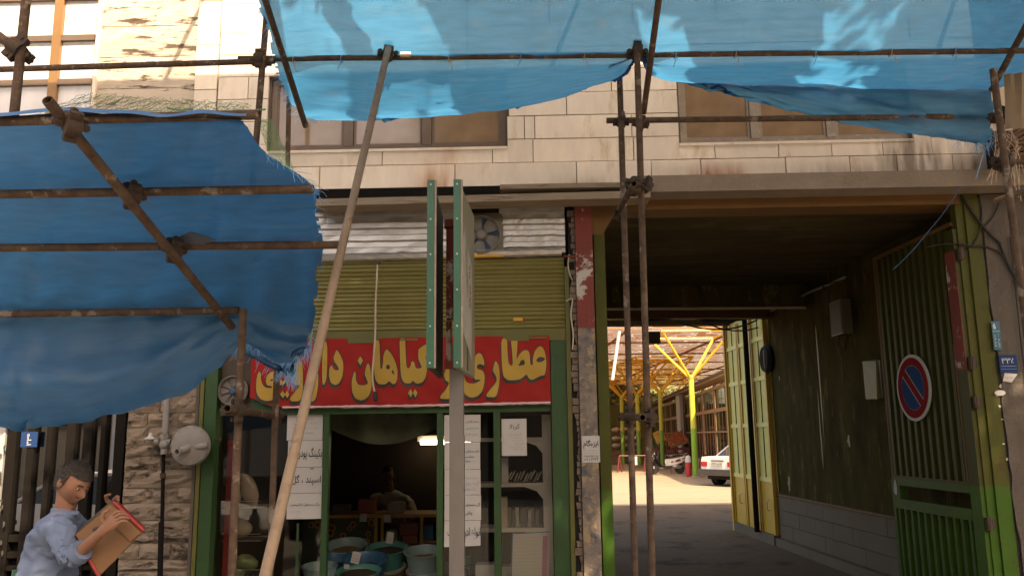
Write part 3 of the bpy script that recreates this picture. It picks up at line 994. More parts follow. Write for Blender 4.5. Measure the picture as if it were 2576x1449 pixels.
part('lid', MB().hexa([Q(4.40, 9.44, 2.12), Q(4.438, 9.81, 2.14), Q(4.439, 9.81, 2.14), Q(4.439, 9.44, 2.14), Q(4.425, 9.44, 2.55), Q(4.436, 9.81, 2.58), Q(4.438, 9.81, 2.58), Q(4.438, 9.44, 2.57)]), 'box_yellow', eb)
cb = thing('conduit', 'pale conduit strip running along the top of the passage wall', 'conduit', Q(4.55, 10.4, 3.7))
pts = [Q(4.55, 10.35 + .02 * 0, 3.70)] + [Q(4.55, 10.35 + i * .6, 3.70 + random.uniform(-.012, .012)) for i in range(1, 6)] + [Q(4.55, 13.8, 3.72)]
part('strip', MB().path(pts, .016), 'cord_cream', cb)
cl = MB()
for v in (11.0, 11.9, 12.6):
    cl.qbox(4.53, 4.572, v, v + .03, 3.665, 3.74)
part('clip', cl, 'black_rubber', cb, kind='stuff')
part('loose_cable', MB().path([Q(4.54, 10.4, 3.66), Q(4.52, 10.8, 3.70), Q(4.53, 11.5, 3.735), Q(4.52, 12.3, 3.70), Q(4.53, 13.6, 3.74)], .01), 'black_rubber', cb)
def hang(pts, sag, k=8):
    out = []
    for a, b in zip(pts, pts[1:]):
        a, b = Vector(a), Vector(b)
        for i in range(k):
            t = i / k
            out.append(a.lerp(b, t) - Vector((0, 0, sag * 4 * t * (1 - t))))
    out.append(Vector(pts[-1]))
    return out
cw = MB().path(hang([Q(1.9, 13.4, 3.70), Q(3.2, 13.4, 3.66), Q(4.5, 13.7, 3.70), Q(4.55, 13.2, 3.72)], .10), .022)
cw.path(hang([Q(2.9, 13.5, 3.68), Q(4.5, 13.75, 3.62)], .2), .014)
cw.path(hang([Q(3.3, 13.45, 3.7), Q(4.52, 13.8, 3.5)], .15), .012)
cw.obj('cable_bundle', 'black_rubber', label='sagging black cables bundled under the far passage beam', cat='cable')
MB().path([Q(1.06, 11.8, 3.53), Q(4.58, 11.8, 3.53)], .022).obj('ceiling_pipe', 'cord_cream', label='thin pale pipe under the brown beam across the passage', cat='pipe')
MB().cyl(Q(4.44, 14.26, 0.15), Q(4.44, 14.26, 3.72), .045, n=10).obj('drain_pipe', 'black_iron', label='black vertical pipe in front of the yellow glazed doors', cat='pipe')
fb = MB().qbox(2.42, 2.62, 12.6, 12.75, 3.12, 3.30)
fb.obj('hanging_box', 'bumper', label='small black box hanging under the passage beam behind the tubes', cat='box')
v, z = QU(1925, 872, 4.4)
th = thing('spare_tyre', 'black tyre hung on the end of the passage wall', 'tyre', Q(4.5, 13.6, 0))
u_, z_ = QV(1926, 873, 13.5)
ty = MB()
c0 = Q(4.55, 13.56, 2.95)
for prof in [[(.15, -.04), (.20, -.055), (.245, 0), (.20, .055), (.15, .04), (.15, -.04)]]:
    ty.lathe((0, 0, 0), prof, 24, 'X')
ty.v = [tuple(c0 + EU * p[0] + EV * p[1] + ZA * p[2]) for p in ty.v]
part('tread', ty, 'tyre', th, True)
rim = MB().lathe((0, 0, 0), [(.15, -.02), (.13, 0), (.15, .02)], 20, 'X')
rim.v = [tuple(c0 + EU * p[0] + EV * p[1] + ZA * p[2]) for p in rim.v]
part('rim', rim, 'bumper', th, True)
wl = MB()
wl.path(hang([(4.02, -0.03, 3.90), (4.3, -0.05, 3.45), (4.42, -.05, 3.1), (4.55, -.05, 2.95)], .05), .012)
wl.path(hang([(3.7, 0.1, 3.45), (4.05, -.04, 3.42), (4.3, -.05, 3.35), (4.45, -.06, 3.0)], -.03), .008)
wl.path(hang([(4.35, -.05, 3.85), (4.15, -.05, 3.6), (4.0, 0, 3.4)], .05), .007)
wl.obj('wire_tangle', 'black_rubber', label='tangle of thin dark wires across the top of the right gate post', cat='wire')
MB().path(hang([(3.88, -.28, 3.92), (3.75, 0.1, 3.62), (3.5, 0.4, 3.3)], .02), .0045).obj('twine', 'hem_blue', label='thin pale blue cord hanging from the ledge over the gateway', cat='cord')

# ================================================================== RIGHT NEIGHBOUR (grey plaster edge)
rn = thing('plaster_wall', 'cracked grey plaster wall edge right of the gate post', 'wall', (4.6, 0.1, 0))
rw = MB()
rows = []
for j in range(30):
    z = j * 0.135
    rows.append([(4.163 + i * 0.11 if i else 4.163 + random.uniform(0, .03), -0.03 + random.uniform(-.012, .012), z) for i in range(9)])
rw.grid(rows)
part('render', rw, 'plaster', rn)
part('wall_core', MB().box(4.17, 6.5, 0.0, 0.4, 0, 3.9), 'plaster', rn)
part('corner_bead', MB().path([(4.40, -.05, 3.5), (4.385, -.052, 2.5), (4.41, -.05, 1.4), (4.40, -.05, 0.2)], .006), 'black_rubber', rn)
pc = MB()
for (px, py, a, b) in [(2828, 1130, 7, 9), (2810, 1160, 8, 2), (2822, 1190, 6, 5), (2842, 1228, 10, 3), (2862, 1262, 5, 8), (2840, 1300, 6, 3), (2858, 1345, 6, 6)]:
    c = P(2940 + (px - 2840) * .6, py, -0.026)
    pc.poly([c + Vector((math.cos(t) * a * .0026 * random.uniform(.5, 1.2), 0, math.sin(t) * b * .0026 * random.uniform(.5, 1.2))) for t in [2 * math.pi * k / 9 for k in range(9)]])
part('flaked_paint', pc, 'paper', gp, kind='stuff')
def plate(name, label, d0, d1, Y, m):
    a, b = W(*d0, Y), W(*d1, Y)
    t = thing(name, label, 'sign', (a.x, Y, 0))
    x0, x1 = sorted((a.x, b.x))
    z0, z1 = sorted((a.z, b.z))
    part('plate', MB().box(x0, x1, Y, Y + .008, z0, z1), m, t)
    return t, x0, x1, z0, z1
t, x0, x1, z0, z1 = plate('number_plate', 'dark blue house number plate reading ۳۳۵', (2512, 893), (2562, 937), -0.05, 'plate_blue')
lt = write(MB(), '۳۳۵', ((x0 + x1) / 2, -.0508, z0 + (z1 - z0) * .68), XA, ZA, width=(x1 - x0) * .74, height=(z1 - z0) * .34, bold=.012)
lt.box(x0 + .01, x1 - .01, -.0508, -.0502, z0 + (z1 - z0) * .36, z0 + (z1 - z0) * .375)
lt.box(x0 + .01, x1 - .01, -.0508, -.0502, z0 + (z1 - z0) * .20, z0 + (z1 - z0) * .21)
part('lettering', lt, 'white_enamel', t)
t, x0, x1, z0, z1 = plate('postcode_plate', 'upright cyan plate with rotated white digits above the house number', (2493, 808), (2522, 880), -0.05, 'plate_cyan')
lt = MB()
write(lt, '۱۳۵۰۰', (x0 + (x1 - x0) * .70, -.0508, z0 + (z1 - z0) * .34), ZA, -XA, width=(z1 - z0) * .48, height=(x1 - x0) * .22, bold=.01)
write(lt, '۴۲۷۵', (x0 + (x1 - x0) * .28, -.0508, z0 + (z1 - z0) * .34), ZA, -XA, width=(z1 - z0) * .44, height=(x1 - x0) * .22, bold=.01)
lt.box(x0 + .005, x1 - .005, -.0508, -.0502, z0 + (z1 - z0) * .64, z0 + (z1 - z0) * .655)
lt.poly([(x0 + (x1 - x0) * (.35 + .20 * math.cos(k)), -.0508, z0 + (z1 - z0) * (.82 + .10 * math.sin(k))) for k in [R(q) for q in range(80, 330, 20)]])
part('lettering', lt, 'white_enamel', t)
a = W(2526, 945, -.045)
st = thing('torn_notice', 'torn white notice stuck below the house number plate', 'paper', (a.x, -.045, 0))
part('sheet', MB().poly([W(2527, 938, -.046), W(2560, 940, -.046), W(2545, 962, -.046), W(2523, 958, -.046)], (0, .001, 0)), 'paper', st)
part('lettering', write(MB(), 'تخلیه چاه', W(2540, 950, -.0465), XA, ZA, width=.07), 'ink', st)
MB().poly([W(2516 + 14 * math.cos(t), 988 + 7 * math.sin(t), -.035) for t in [2 * math.pi * k / 14 for k in range(14)]], (0, .002, 0)).obj('paper_scrap', 'paper', label='small oval white paper scrap on the post below the notice', cat='paper')
# ================================================================== LEFT BUILDING (rough stone pier, iron gate, upper window)
LB = thing('stone_building', 'older building with a rough stone pier, dark iron gate and frosted upper window', 'building', (-3.4, 0.3, 0))
lw = MB()
lw.box(-3.735, -3.062, 0.04, 0.5, 0, 4.9).box(-9, -3.062, 0.20, 0.6, 5.0, 8.0).box(-9, -4.9, 0.1, 0.5, 0, 4.2)
lw.box(-4.26, -3.062, 0.035, 0.3, 4.9, 8.0).box(-9, -3.735, 0.25, 0.5, 2.9, 4.55)
lw.box(-9, -3.062, 1.2, 6, 0.0, 8.0)
part('wall', lw, 'mortar', LB)
# rock-faced blocks of the pier: a few carved variants, shared between the stones
def rockface(seed, wd, ht):
    rng = random.Random(seed)
    nx, nz = 9, 5
    rows = []
    for j in range(nz):
        row = []
        for i in range(nx):
            x, z = wd * i / (nx - 1), ht * j / (nz - 1)
            e = min(i, nx - 1 - i, 1) * min(j, nz - 1 - j, 1)
            d = 0.004 + (0.024 + 0.050 * noise.noise(Vector((x * 9 + seed * 3.7, z * 26, seed)))) * (1 if e else 0.25)
            z2 = z + (0.018 * noise.noise(Vector((x * 11, seed, j * 5.1))) if 0 < j < nz - 1 else 0.012 * noise.noise(Vector((x * 8, seed * 2.2, j))))
            row.append((x + rng.uniform(-.003, .003), -d, z2))
        rows.append(row)
    mb = MB().grid(rows)
    mb.box(0, wd, -0.004, 0.03, 0, ht)
    return mb
z = 0.0
k = 0
rs2 = random.Random(11)
while z < 3.1:
    h = rs2.uniform(0.095, 0.165)
    x = -3.735
    cuts = [rs2.uniform(.28, .45)] if rs2.random() < .6 else ([rs2.uniform(.18, .28), rs2.uniform(.42, .5)] if rs2.random() < .5 else [])
    xs = [0] + cuts + [0.668]
    for a, b in zip(xs, xs[1:]):
        mb = rockface(k, b - a - .006, h - .006)
        mb.v = [(p[0] - 3.735 + a, p[1] + 0.035, p[2] + z) for p in mb.v]
        part('stone', mb, 'rough_stone', LB)
        k += 1
    z += h
part('corner_strip', MB().box(-3.094, -3.066, -0.02, 0.06, 0, 3.1), 'plaster', LB)
jb = MB()
rb2 = random.Random(4)
z = 0
while z < 3.6:
    h = rb2.uniform(.05, .09)
    jb.box(-3.062 + rb2.uniform(0, .01), -3.018, 0.02 + rb2.uniform(0, .02), 0.12, z, z + h - .008)
    z += h
part('jamb_brick', jb, 'old_brick', LB, kind='stuff')
# upper travertine slabs and marble quoins
for i, (za, zb) in enumerate([(4.56, 4.86), (4.868, 5.17), (5.178, 5.50), (5.508, 5.83), (5.838, 6.2), (6.208, 6.6), (6.608, 7.1), (7.108, 7.6)]):
    xs = [-4.265, -3.29] if i % 2 else [-4.265, -3.82 + .1 * (i % 3), -3.29]
    for a, b in zip(xs, xs[1:]):
        mb = rockface(200 + i * 3, b - a - .004, zb - za)
        mb.v = [(p[0] + a, p[1] * .30 + 0.03, p[2] + za) for p in mb.v]
        part('travertine_slab', mb, 'travertine', LB)
for i in range(14):
    z = 4.43 + i * .236
    part('marble_panel', MB().box(-3.284, -3.064, 0.0 + random.uniform(-.003, .003), 0.034, z, z + .230), 'marble', LB)
part('marble_trim', MB().box(-4.30, -4.268, -0.01, 0.06, 4.55, 7.6), 'marble', LB)
# upper window of frosted panes
uw = thing('frosted_window', 'tall brown framed window of frosted panes at the upper left', 'window', (-4.9, 0.1, 4.5))
xr = -4.305
cols_ = [(-4.70, -4.34), (-5.45, -4.80)]
zz = [4.46, 4.965, 5.235, 5.49, 5.72, 6.25, 6.9]
f = MB()
zr = [W(100, 210, .06).z, W(100, 100, .06).z, W(100, -2, .06).z]
bars = [4.42, zr[0], zr[1], zr[2], 6.5]
part('stile', MB().box(xr - .035, xr, 0.05, 0.10, 4.4, 6.6), 'brown_alu', uw)
ms = MB().box(-4.77, -4.68, 0.03, 0.10, 4.4, 6.6)
part('mullion', ms, 'gold_alu', uw)
part('mullion', MB().box(-5.56, -5.47, 0.03, 0.10, 4.4, 6.6), 'gold_alu', uw)
for zb in bars:
    part('transom', MB().box(-4.679, xr - .036, 0.035, 0.10, zb - .03, zb + .03), 'brown_alu', uw)
    part('transom', MB().box(-5.469, -4.771, 0.035, 0.10, zb - .03, zb + .03), 'brown_alu', uw)
for a, b in zip(bars, bars[1:]):
    part('pane', MB().box(-4.679, xr - .036, 0.07, 0.076, a + .03, b - .03), 'frost_glass', uw)
    part('pane', MB().box(-5.469, -4.771, 0.07, 0.076, a + .03, b - .03), 'frost_glass', uw)
    part('blind', MB().box(-5.46, xr - .04, 0.13, 0.14, a, b), 'paper', uw)
# iron gate with mirrored glass strips
ig = thing('iron_gate', 'dark iron gate with upright glass strips behind the man', 'gate', (-4.3, 0.1, 0))
X = lambda d: W(d, 1250, 0.1).x
Zt = 1.95
gb = [(-60, -36), (14, 38), (66, 84), (114, 128), (164, 186), (206, 228), (250, 262), (286, 311)]
part('outer_frame', MB().box(X(-60), X(-8), 0.05, 0.14, 0.0, 2.9), 'black_iron', ig)
for i, (a, b) in enumerate(gb):
    part('upright', MB().box(X(a), X(b), 0.04, 0.13, 0.0, 2.0), 'black_iron', ig)
part('head_rail', MB().box(X(-8), X(311), 0.045, 0.125, 2.001, 2.9), 'black_iron', ig)
for z0, z1 in ((0.87, 0.93), (0.73, 0.78), (0.62, 0.66)):
    part('cross_rail', MB().box(X(38) + .002, X(286) - .002, 0.05, 0.12, z0, z1), 'black_iron', ig)
for (a, b) in [(38, 66), (84, 114), (128, 164), (186, 206), (228, 250), (262, 286)]:
    part('pane', MB().box(X(a) + .002, X(b) - .002, 0.09, 0.095, 0.94, 2.0), 'gate_glass', ig)
part('back_panel', MB().box(X(38), X(286), 0.13, 0.14, 0.0, 0.94), 'black_iron', ig)
wp = MB()
for k in range(9):
    c = W(6 + random.uniform(-6, 4), 1115 + k * 34 + random.uniform(-14, 14), 0.0)
    wp.poly([c + Vector((math.cos(t) * random.uniform(.004, .018), 0.0, math.sin(t) * random.uniform(.008, .045))) for t in [2 * math.pi * q / 8 for q in range(8)]], (0, .002, 0))
pf = thing('gate_pier', 'white painted gate pier edge with peeling scraps at the far left', 'pier', (-5.0, 0, 0))
part('pier', MB().box(-6.2, X(12), 0.02, 0.3, 0, 2.4), 'white_enamel', pf)
part('scrap', wp, 'ink', pf, kind='stuff')
t, x0, x1, z0, z1 = plate('number_plate', 'dark blue plate with an upright number on the iron gate', (54, 1086), (92, 1124), 0.03, 'plate_blue')
part('lettering', write(MB(), '۳۳۹', ((x0 + x1) / 2, .0292, (z0 + z1) / 2), ZA, -XA, width=(z1 - z0) * .8, height=(x1 - x0) * .3, bold=.012), 'white_enamel', t)
sg = W(8, 1010, -.2)
MB().lathe(W(5, 1018, -.1), [(.0, .10), (.05, .08), (.07, .0), (.085, -.03), (.06, -.06), (0, -.06)], 12).obj('lamp_bracket', 'dust_tan', label='dusty tan wall bracket at the far left under the tarpaulin', cat='bracket', smooth=True)

# ---- gas regulator, pipes and small lamp on the stone pier
gm = thing('gas_regulator', 'round grey gas regulator with two outlets on the stone pier', 'regulator', (-3.25, -0.1, 0))
c = P(560, 1305, -0.14)
part('dome', MB().lathe((c.x, c.y, c.z), [(.0, -.065), (.05, -.063), (.11, -.054), (.150, -.04), (.168, -.036), (.178, -.018), (.178, .0), (.17, .01), (.13, .04), (.05, .07), (0, .07)], 40, 'Y'), 'meter_grey', gm, True)
sp = MB()
a = P(532, 1318, -.20)
sp.path([P(556, 1310, -.17), P(546, 1313, -.21), a + Vector((0, -.03, -.01))], [.040, .036, .030], 14)
sp.pipe(a + Vector((0.005, -.02, -.01)), a + Vector((-.012, -.07, -.015)), .034, .023)
sp.path([P(575, 1310, -.17), P(596, 1306, -.20), P(610, 1303, -.20)], [.034, .026, .026], 12)
sp.path([P(556, 1310, -.19), P(578, 1308, -.20), P(598, 1300, -.185)], .010, 8)
part('spout', sp, 'meter_grey', gm, True)
bo = MB()
for k in range(14):
    t_ = 2 * math.pi * k / 14
    bo.cyl((c.x + math.cos(t_) * .160, c.y - .048, c.z + math.sin(t_) * .160), (c.x + math.cos(t_) * .160, c.y - .03, c.z + math.sin(t_) * .160), .006, n=6)
part('bolt', bo, 'pipe_grey', gm, kind='stuff')
vb = MB().cyl(P(500, 1295, -.12), P(478, 1293, -.12), .028, n=10).cyl(P(482, 1275, -.12), P(482, 1330, -.12), .034, n=10).ball(P(482, 1302, -.13), .045)
vb.cyl(P(468, 1290, -.12), P(455, 1295, -.12), .03, n=8).cyl(P(482, 1272, -.12), P(482, 1284, -.12), .042, n=6)
part('valve', vb, 'meter_grey', gm, True)
gpipe = thing('gas_pipe', 'grey gas pipe rising on the stone pier above the regulator', 'pipe', (-3.4, -.1, 0))
part('upper_pipe', MB().cyl(P(484, 1270, -.10), P(490, 1120, -.08), .028, n=12), 'pipe_grey', gpipe, True)
part('lower_pipe', MB().cyl(P(479, 1330, -.10), P(475, 1530, -.10), .017, n=10), 'black_iron', gpipe, True)
part('sleeve', MB().cyl(P(473, 1528, -.10), P(468, 1710, -.10), .024, n=10), 'black_iron', gpipe, True)
part('ring', MB().cyl(P(477, 1385, -.10), P(477, 1400, -.10), .026, n=10), 'coupler_steel', gpipe, True)
bl_ = thing('bell_lamp', 'small white bell shaped lamp beside the gas valve', 'lamp', tuple(P(440, 1282, -.1)))
c = P(440, 1282, -.11)
part('shade', MB().lathe(c, [(.014, .045), (.016, .02), (.03, .005), (.052, -.008), (.05, -.014), (.0, -.012)], 18), 'white_enamel', bl_, True)
part('holder', MB().lathe(c, [(0, -.013), (.035, -.018), (.034, -.035), (0, -.04)], 14).path([c + Vector((.03, 0, -.03)), c + Vector((.075, 0, -.03))], .008), 'meter_grey', bl_, True)

# ================================================================== SHOP FRONT
SF = thing('storefront', 'green steel shop front with a doorway and glass bays under the red banner', 'shop front', (-1.3, 0.1, 0))
fy0, fy1 = 0.06, 0.14
def post(x0, x1, z0=0.0, z1=1.972, y0=fy0, y1=fy1, nm='post', m='green_paint', **kw):
    return part(nm, MB().box(x0, x1, y0, y1, z0, z1), m, SF, **kw)
post(-3.012, -2.902, 0, 2.62, -0.02, 0.16)
part('guide_rail', MB().box(-3.055, -3.02, -0.03, 0.1, 0, 3.3), 'olive_paint', SF)
post(0.158, 0.30, 0, 2.62, 0.0, 0.16)
part('guide_rail', MB().box(0.303, 0.343, -0.02, 0.1, 0, 3.3), 'olive_paint', SF)
part('header', MB().box(-2.90, 0.156, fy0 - .01, fy1, 1.973, 2.04), 'green_paint', SF)
part('sign_board', MB().box(-2.60, 0.156, 0.05, 0.09, 2.041, 2.68), 'green_paint', SF)
part('fan_board', MB().box(-2.90, -2.602, 0.07, 0.09, 2.041, 2.68), 'sign_dark', SF)
for a, b in ((-2.407, -2.374), (-1.933, -1.878), (-0.89, -0.836), (-0.373, -0.312)):
    post(a, b)
part('thin_bar', MB().cyl((-2.15, .1, 0), (-2.15, .1, 1.0), .012, n=8), 'green_paint', SF)
part('door_edge', MB().box(-2.86, -2.80, 0.2, 0.26, 0, 1.75), 'card_edge', SF)
for a, b in ((-2.90, -2.407), (-2.374, -1.933), (-0.836, -0.373), (-0.312, 0.156)):
    part('pane', MB().box(a + .002, b - .002, 0.097, 0.102, 0.06, 1.972), 'shop_glass', SF)
    post(a + .001, b - .001, 0.0, 0.06, nm='sill')
# rolling shutter
RS = thing('rolling_shutter', 'half raised olive green rolling shutter over the shop', 'shutter', (-1.3, 0, 2.6))
prof = []
n = 8
for k in range(n + 1):
    t = k / n
    prof.append((-0.004 - 0.020 * math.sin(math.pi * min(1, t * 1.25)) if t < .8 else -0.004, t))
zb, zt_, ns_ = 2.728, 3.40, 17
sh = (zt_ - zb) / ns_
slat = MB()
xs = [-2.96, 0.30]
rows = []
for (y, t) in prof:
    rows.append([(x, y, t * sh) for x in xs])
slat.grid(rows)
sm_ = slat.mesh('shutter_slat', 'shutter_paint', True)
for i in range(ns_):
    o = link('shutter_slat', sm_, RS, loc=(1.3, 0.025 + 0.004 * math.sin(i * 1.7), zb - 2.6 + i * sh), rot=(0, random.uniform(-.0012, .0012), 0))
part('bottom_rail', MB().box(-2.96, 0.30, -0.01, 0.03, 2.616, 2.727), 'olive_paint', RS)
hd = MB()
for x in (-2.1, -1.22, -0.03):
    hd.box(x, x + .16, -0.028, -0.011, 2.632, 2.648)
part('handle', hd, 'olive_paint', RS, kind='stuff')
part('tape', MB().box(-.18, -.09, -0.0105, -0.0005, 2.80, 2.83), 'amber_tape', RS)
# corrugated zinc above the shutter
cz = thing('zinc_sheet', 'crumpled silver corrugated zinc sheeting above the shutter', 'cladding', (-1.3, 0, 3.4))
def corr(x0, x1, z0, z1, nr, seed):
    rng = random.Random(seed)
    pr = [(0, 0.0), (.38, 0.0), (.50, -.028), (.88, -.028), (1.0, 0.0)]
    rows = []
    for i in range(nr):
        for (t, y) in (pr if i == 0 else pr[1:]):
            z = z0 + (z1 - z0) * (i + t) / nr
            rows.append([(x0 + (x1 - x0) * q / 16, -0.005 + y + .010 * noise.noise(Vector((q * .7 + seed, z * 9, seed))), z + .008 * noise.noise(Vector((q * .5, seed, z * 4)))) for q in range(17)])
    return MB().grid(rows)
part('sheet', corr(-2.97, -2.10, 3.405, 3.885, 4, 1), 'zinc', cz)
part('sheet', corr(-2.13, -0.62, 3.40, 3.885, 4, 2), 'zinc', cz)
part('sheet', corr(-0.30, 0.315, 3.44, 3.885, 4, 3), 'zinc', cz)
lip_ = MB()
rows = []
for j, (y, dz) in enumerate(((-.03, .03), (-.05, .0), (-.035, -.035), (-.0, -.05))):
    rows.append([(-2.97 + q * .065, y + .012 * noise.noise(Vector((q * .8, j, 3))), 3.42 + .035 * q / 50 + dz + .010 * noise.noise(Vector((q * .9, j * 2, 8)))) for q in range(51)])
lip_.grid(rows)
part('crumpled_lip', lip_, 'zinc', cz)
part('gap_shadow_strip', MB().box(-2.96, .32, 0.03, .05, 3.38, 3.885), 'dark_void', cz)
# extractor fans
def fan(name, label, c, r, board, nb, bladem, tilt, square, hubm):
    t = thing(name, label, 'fan', tuple(c))
    n = 32
    if square:
        s = square
        vs, fs = [], []
        for k in range(n):
            a = 2 * math.pi * k / n + math.pi / n
            ca, sa = math.cos(a), math.sin(a)
            q = s / max(abs(ca), abs(sa))
            vs.append((c.x + ca * q, c.y, c.z + sa * q))
        for k in range(n):
            a = 2 * math.pi * k / n + math.pi / n
            vs.append((c.x + math.cos(a) * r, c.y - .004, c.z + math.sin(a) * r))
        fs = [(k, (k + 1) % n, n + (k + 1) % n, n + k) for k in range(n)]
        part('plate', MB().add(vs, fs), 'box_steel', t)
        fl = MB()
        fl.box(c.x - s, c.x + s, c.y, c.y + .03, c.z - s - .012, c.z - s + .002)
        part('sill_tape', fl.box(c.x - s, c.x + s, c.y - .006, c.y - .003, c.z - s - .012, c.z - s + .022), 'amber_tape', t)
    part('ring', MB().lathe(c, [(r * 1.08, .02), (r * 1.10, -.02), (r * 1.03, -.03), (r * .98, -.02), (r * .98, .10)], n, 'Y'), 'fan_grey', t, True)
    part('back', MB().lathe(c, [(0, .12 if square else .047), (r, .12 if square else .047)], n, 'Y'), 'dark_void', t)
    for k in range(nb):
        a0 = 2 * math.pi * k / nb + tilt
        rows = []
        for i in range(5):
            rr = r * (.30 + .62 * i / 4)
            wv = (.36 + .20 * i / 4) * (6.0 / max(nb, 6))
            rows.append([(c.x + math.cos(a0 + wv * (q / 4 - .5) * 1.3) * rr, c.y + .02 + .045 * (q / 4 - .5), c.z + math.sin(a0 + wv * (q / 4 - .5) * 1.3) * rr) for q in range(5)])
        part('blade', MB().grid(rows), bladem, t, True)
    part('hub', MB().lathe(c, [(0, -.03), (r * .22, -.025), (r * .30, -.01), (r * .31, .04)], 20, 'Y'), hubm, t, True)
    return t
fan('extractor_fan', 'grey square extractor fan with dusty blue blades above the shutter', W(1211, 590, -0.035), .172, True, 5, 'fan_blue', .3, .205, 'fan_grey')
fan('extractor_fan', 'round black rimmed fan with blue blades left of the red banner', W(587, 983, 0.02), .128, True, 9, 'fan_grey', .1, None, 'fan_blue')

# ---- red banner with the shop's name (letters traced as cut shapes just proud of the cloth)
BN = thing('shop_banner', 'red cloth banner with big yellow Persian lettering over the shop', 'banner', (-1.2, 0, 2.0))
def by(x, z):
    return 0.012 + .009 * math.sin(x * 4.1 + z * 3) + .006 * math.sin(x * 9.3 - z * 11 + 1.0) + .004 * math.sin(x * 17 + z * 23)
bx0, bx1 = -2.60, 0.150
rows = []
NX, NZ = 90, 20
for j in range(NZ + 1):
    row = []
    for i in range(NX + 1):
        x = bx0 + (bx1 - bx0) * i / NX
        sag = .012 * math.sin(math.pi * i / NX) + .02 * max(0, i / NX - .6)
        z0_ = 2.035 + .022 * max(0, (i / NX - .55)) + .004 * math.sin(i * .9) + .003 * math.sin(i * 2.3)
        if i < 8:
            z0_ += (8 - i) * .012
        z1_ = 2.66
        z = z0_ + (z1_ - z0_) * j / NZ
        row.append((x, by(x, z) - .03, z))
    rows.append(row)
part('cloth', MB().grid(rows), 'red_banner', BN, True)
hem = []
for (off, dz) in ((-.034, .012), (-.040, -.002), (-.030, -.010)):
    hem.append([(bx0 + (bx1 - bx0) * i / NX + .0, by(bx0 + (bx1 - bx0) * i / NX, 2.05) + off + .004 * noise.noise(Vector((i * .9, dz * 90, 0))), 2.036 + .022 * max(0, (i / NX - .55)) + dz + .006 * noise.noise(Vector((i * .7, 3, dz * 50)))) for i in range(9, NX + 1)])
part('hem', MB().grid(hem), 'chart_rose', BN, True)
def cA(p): return (700 + p[0] / 5.3667, 980 + p[1] / 5.3667)
def cB(p): return (1140 + p[0] / 5.152, 980 + p[1] / 5.152)
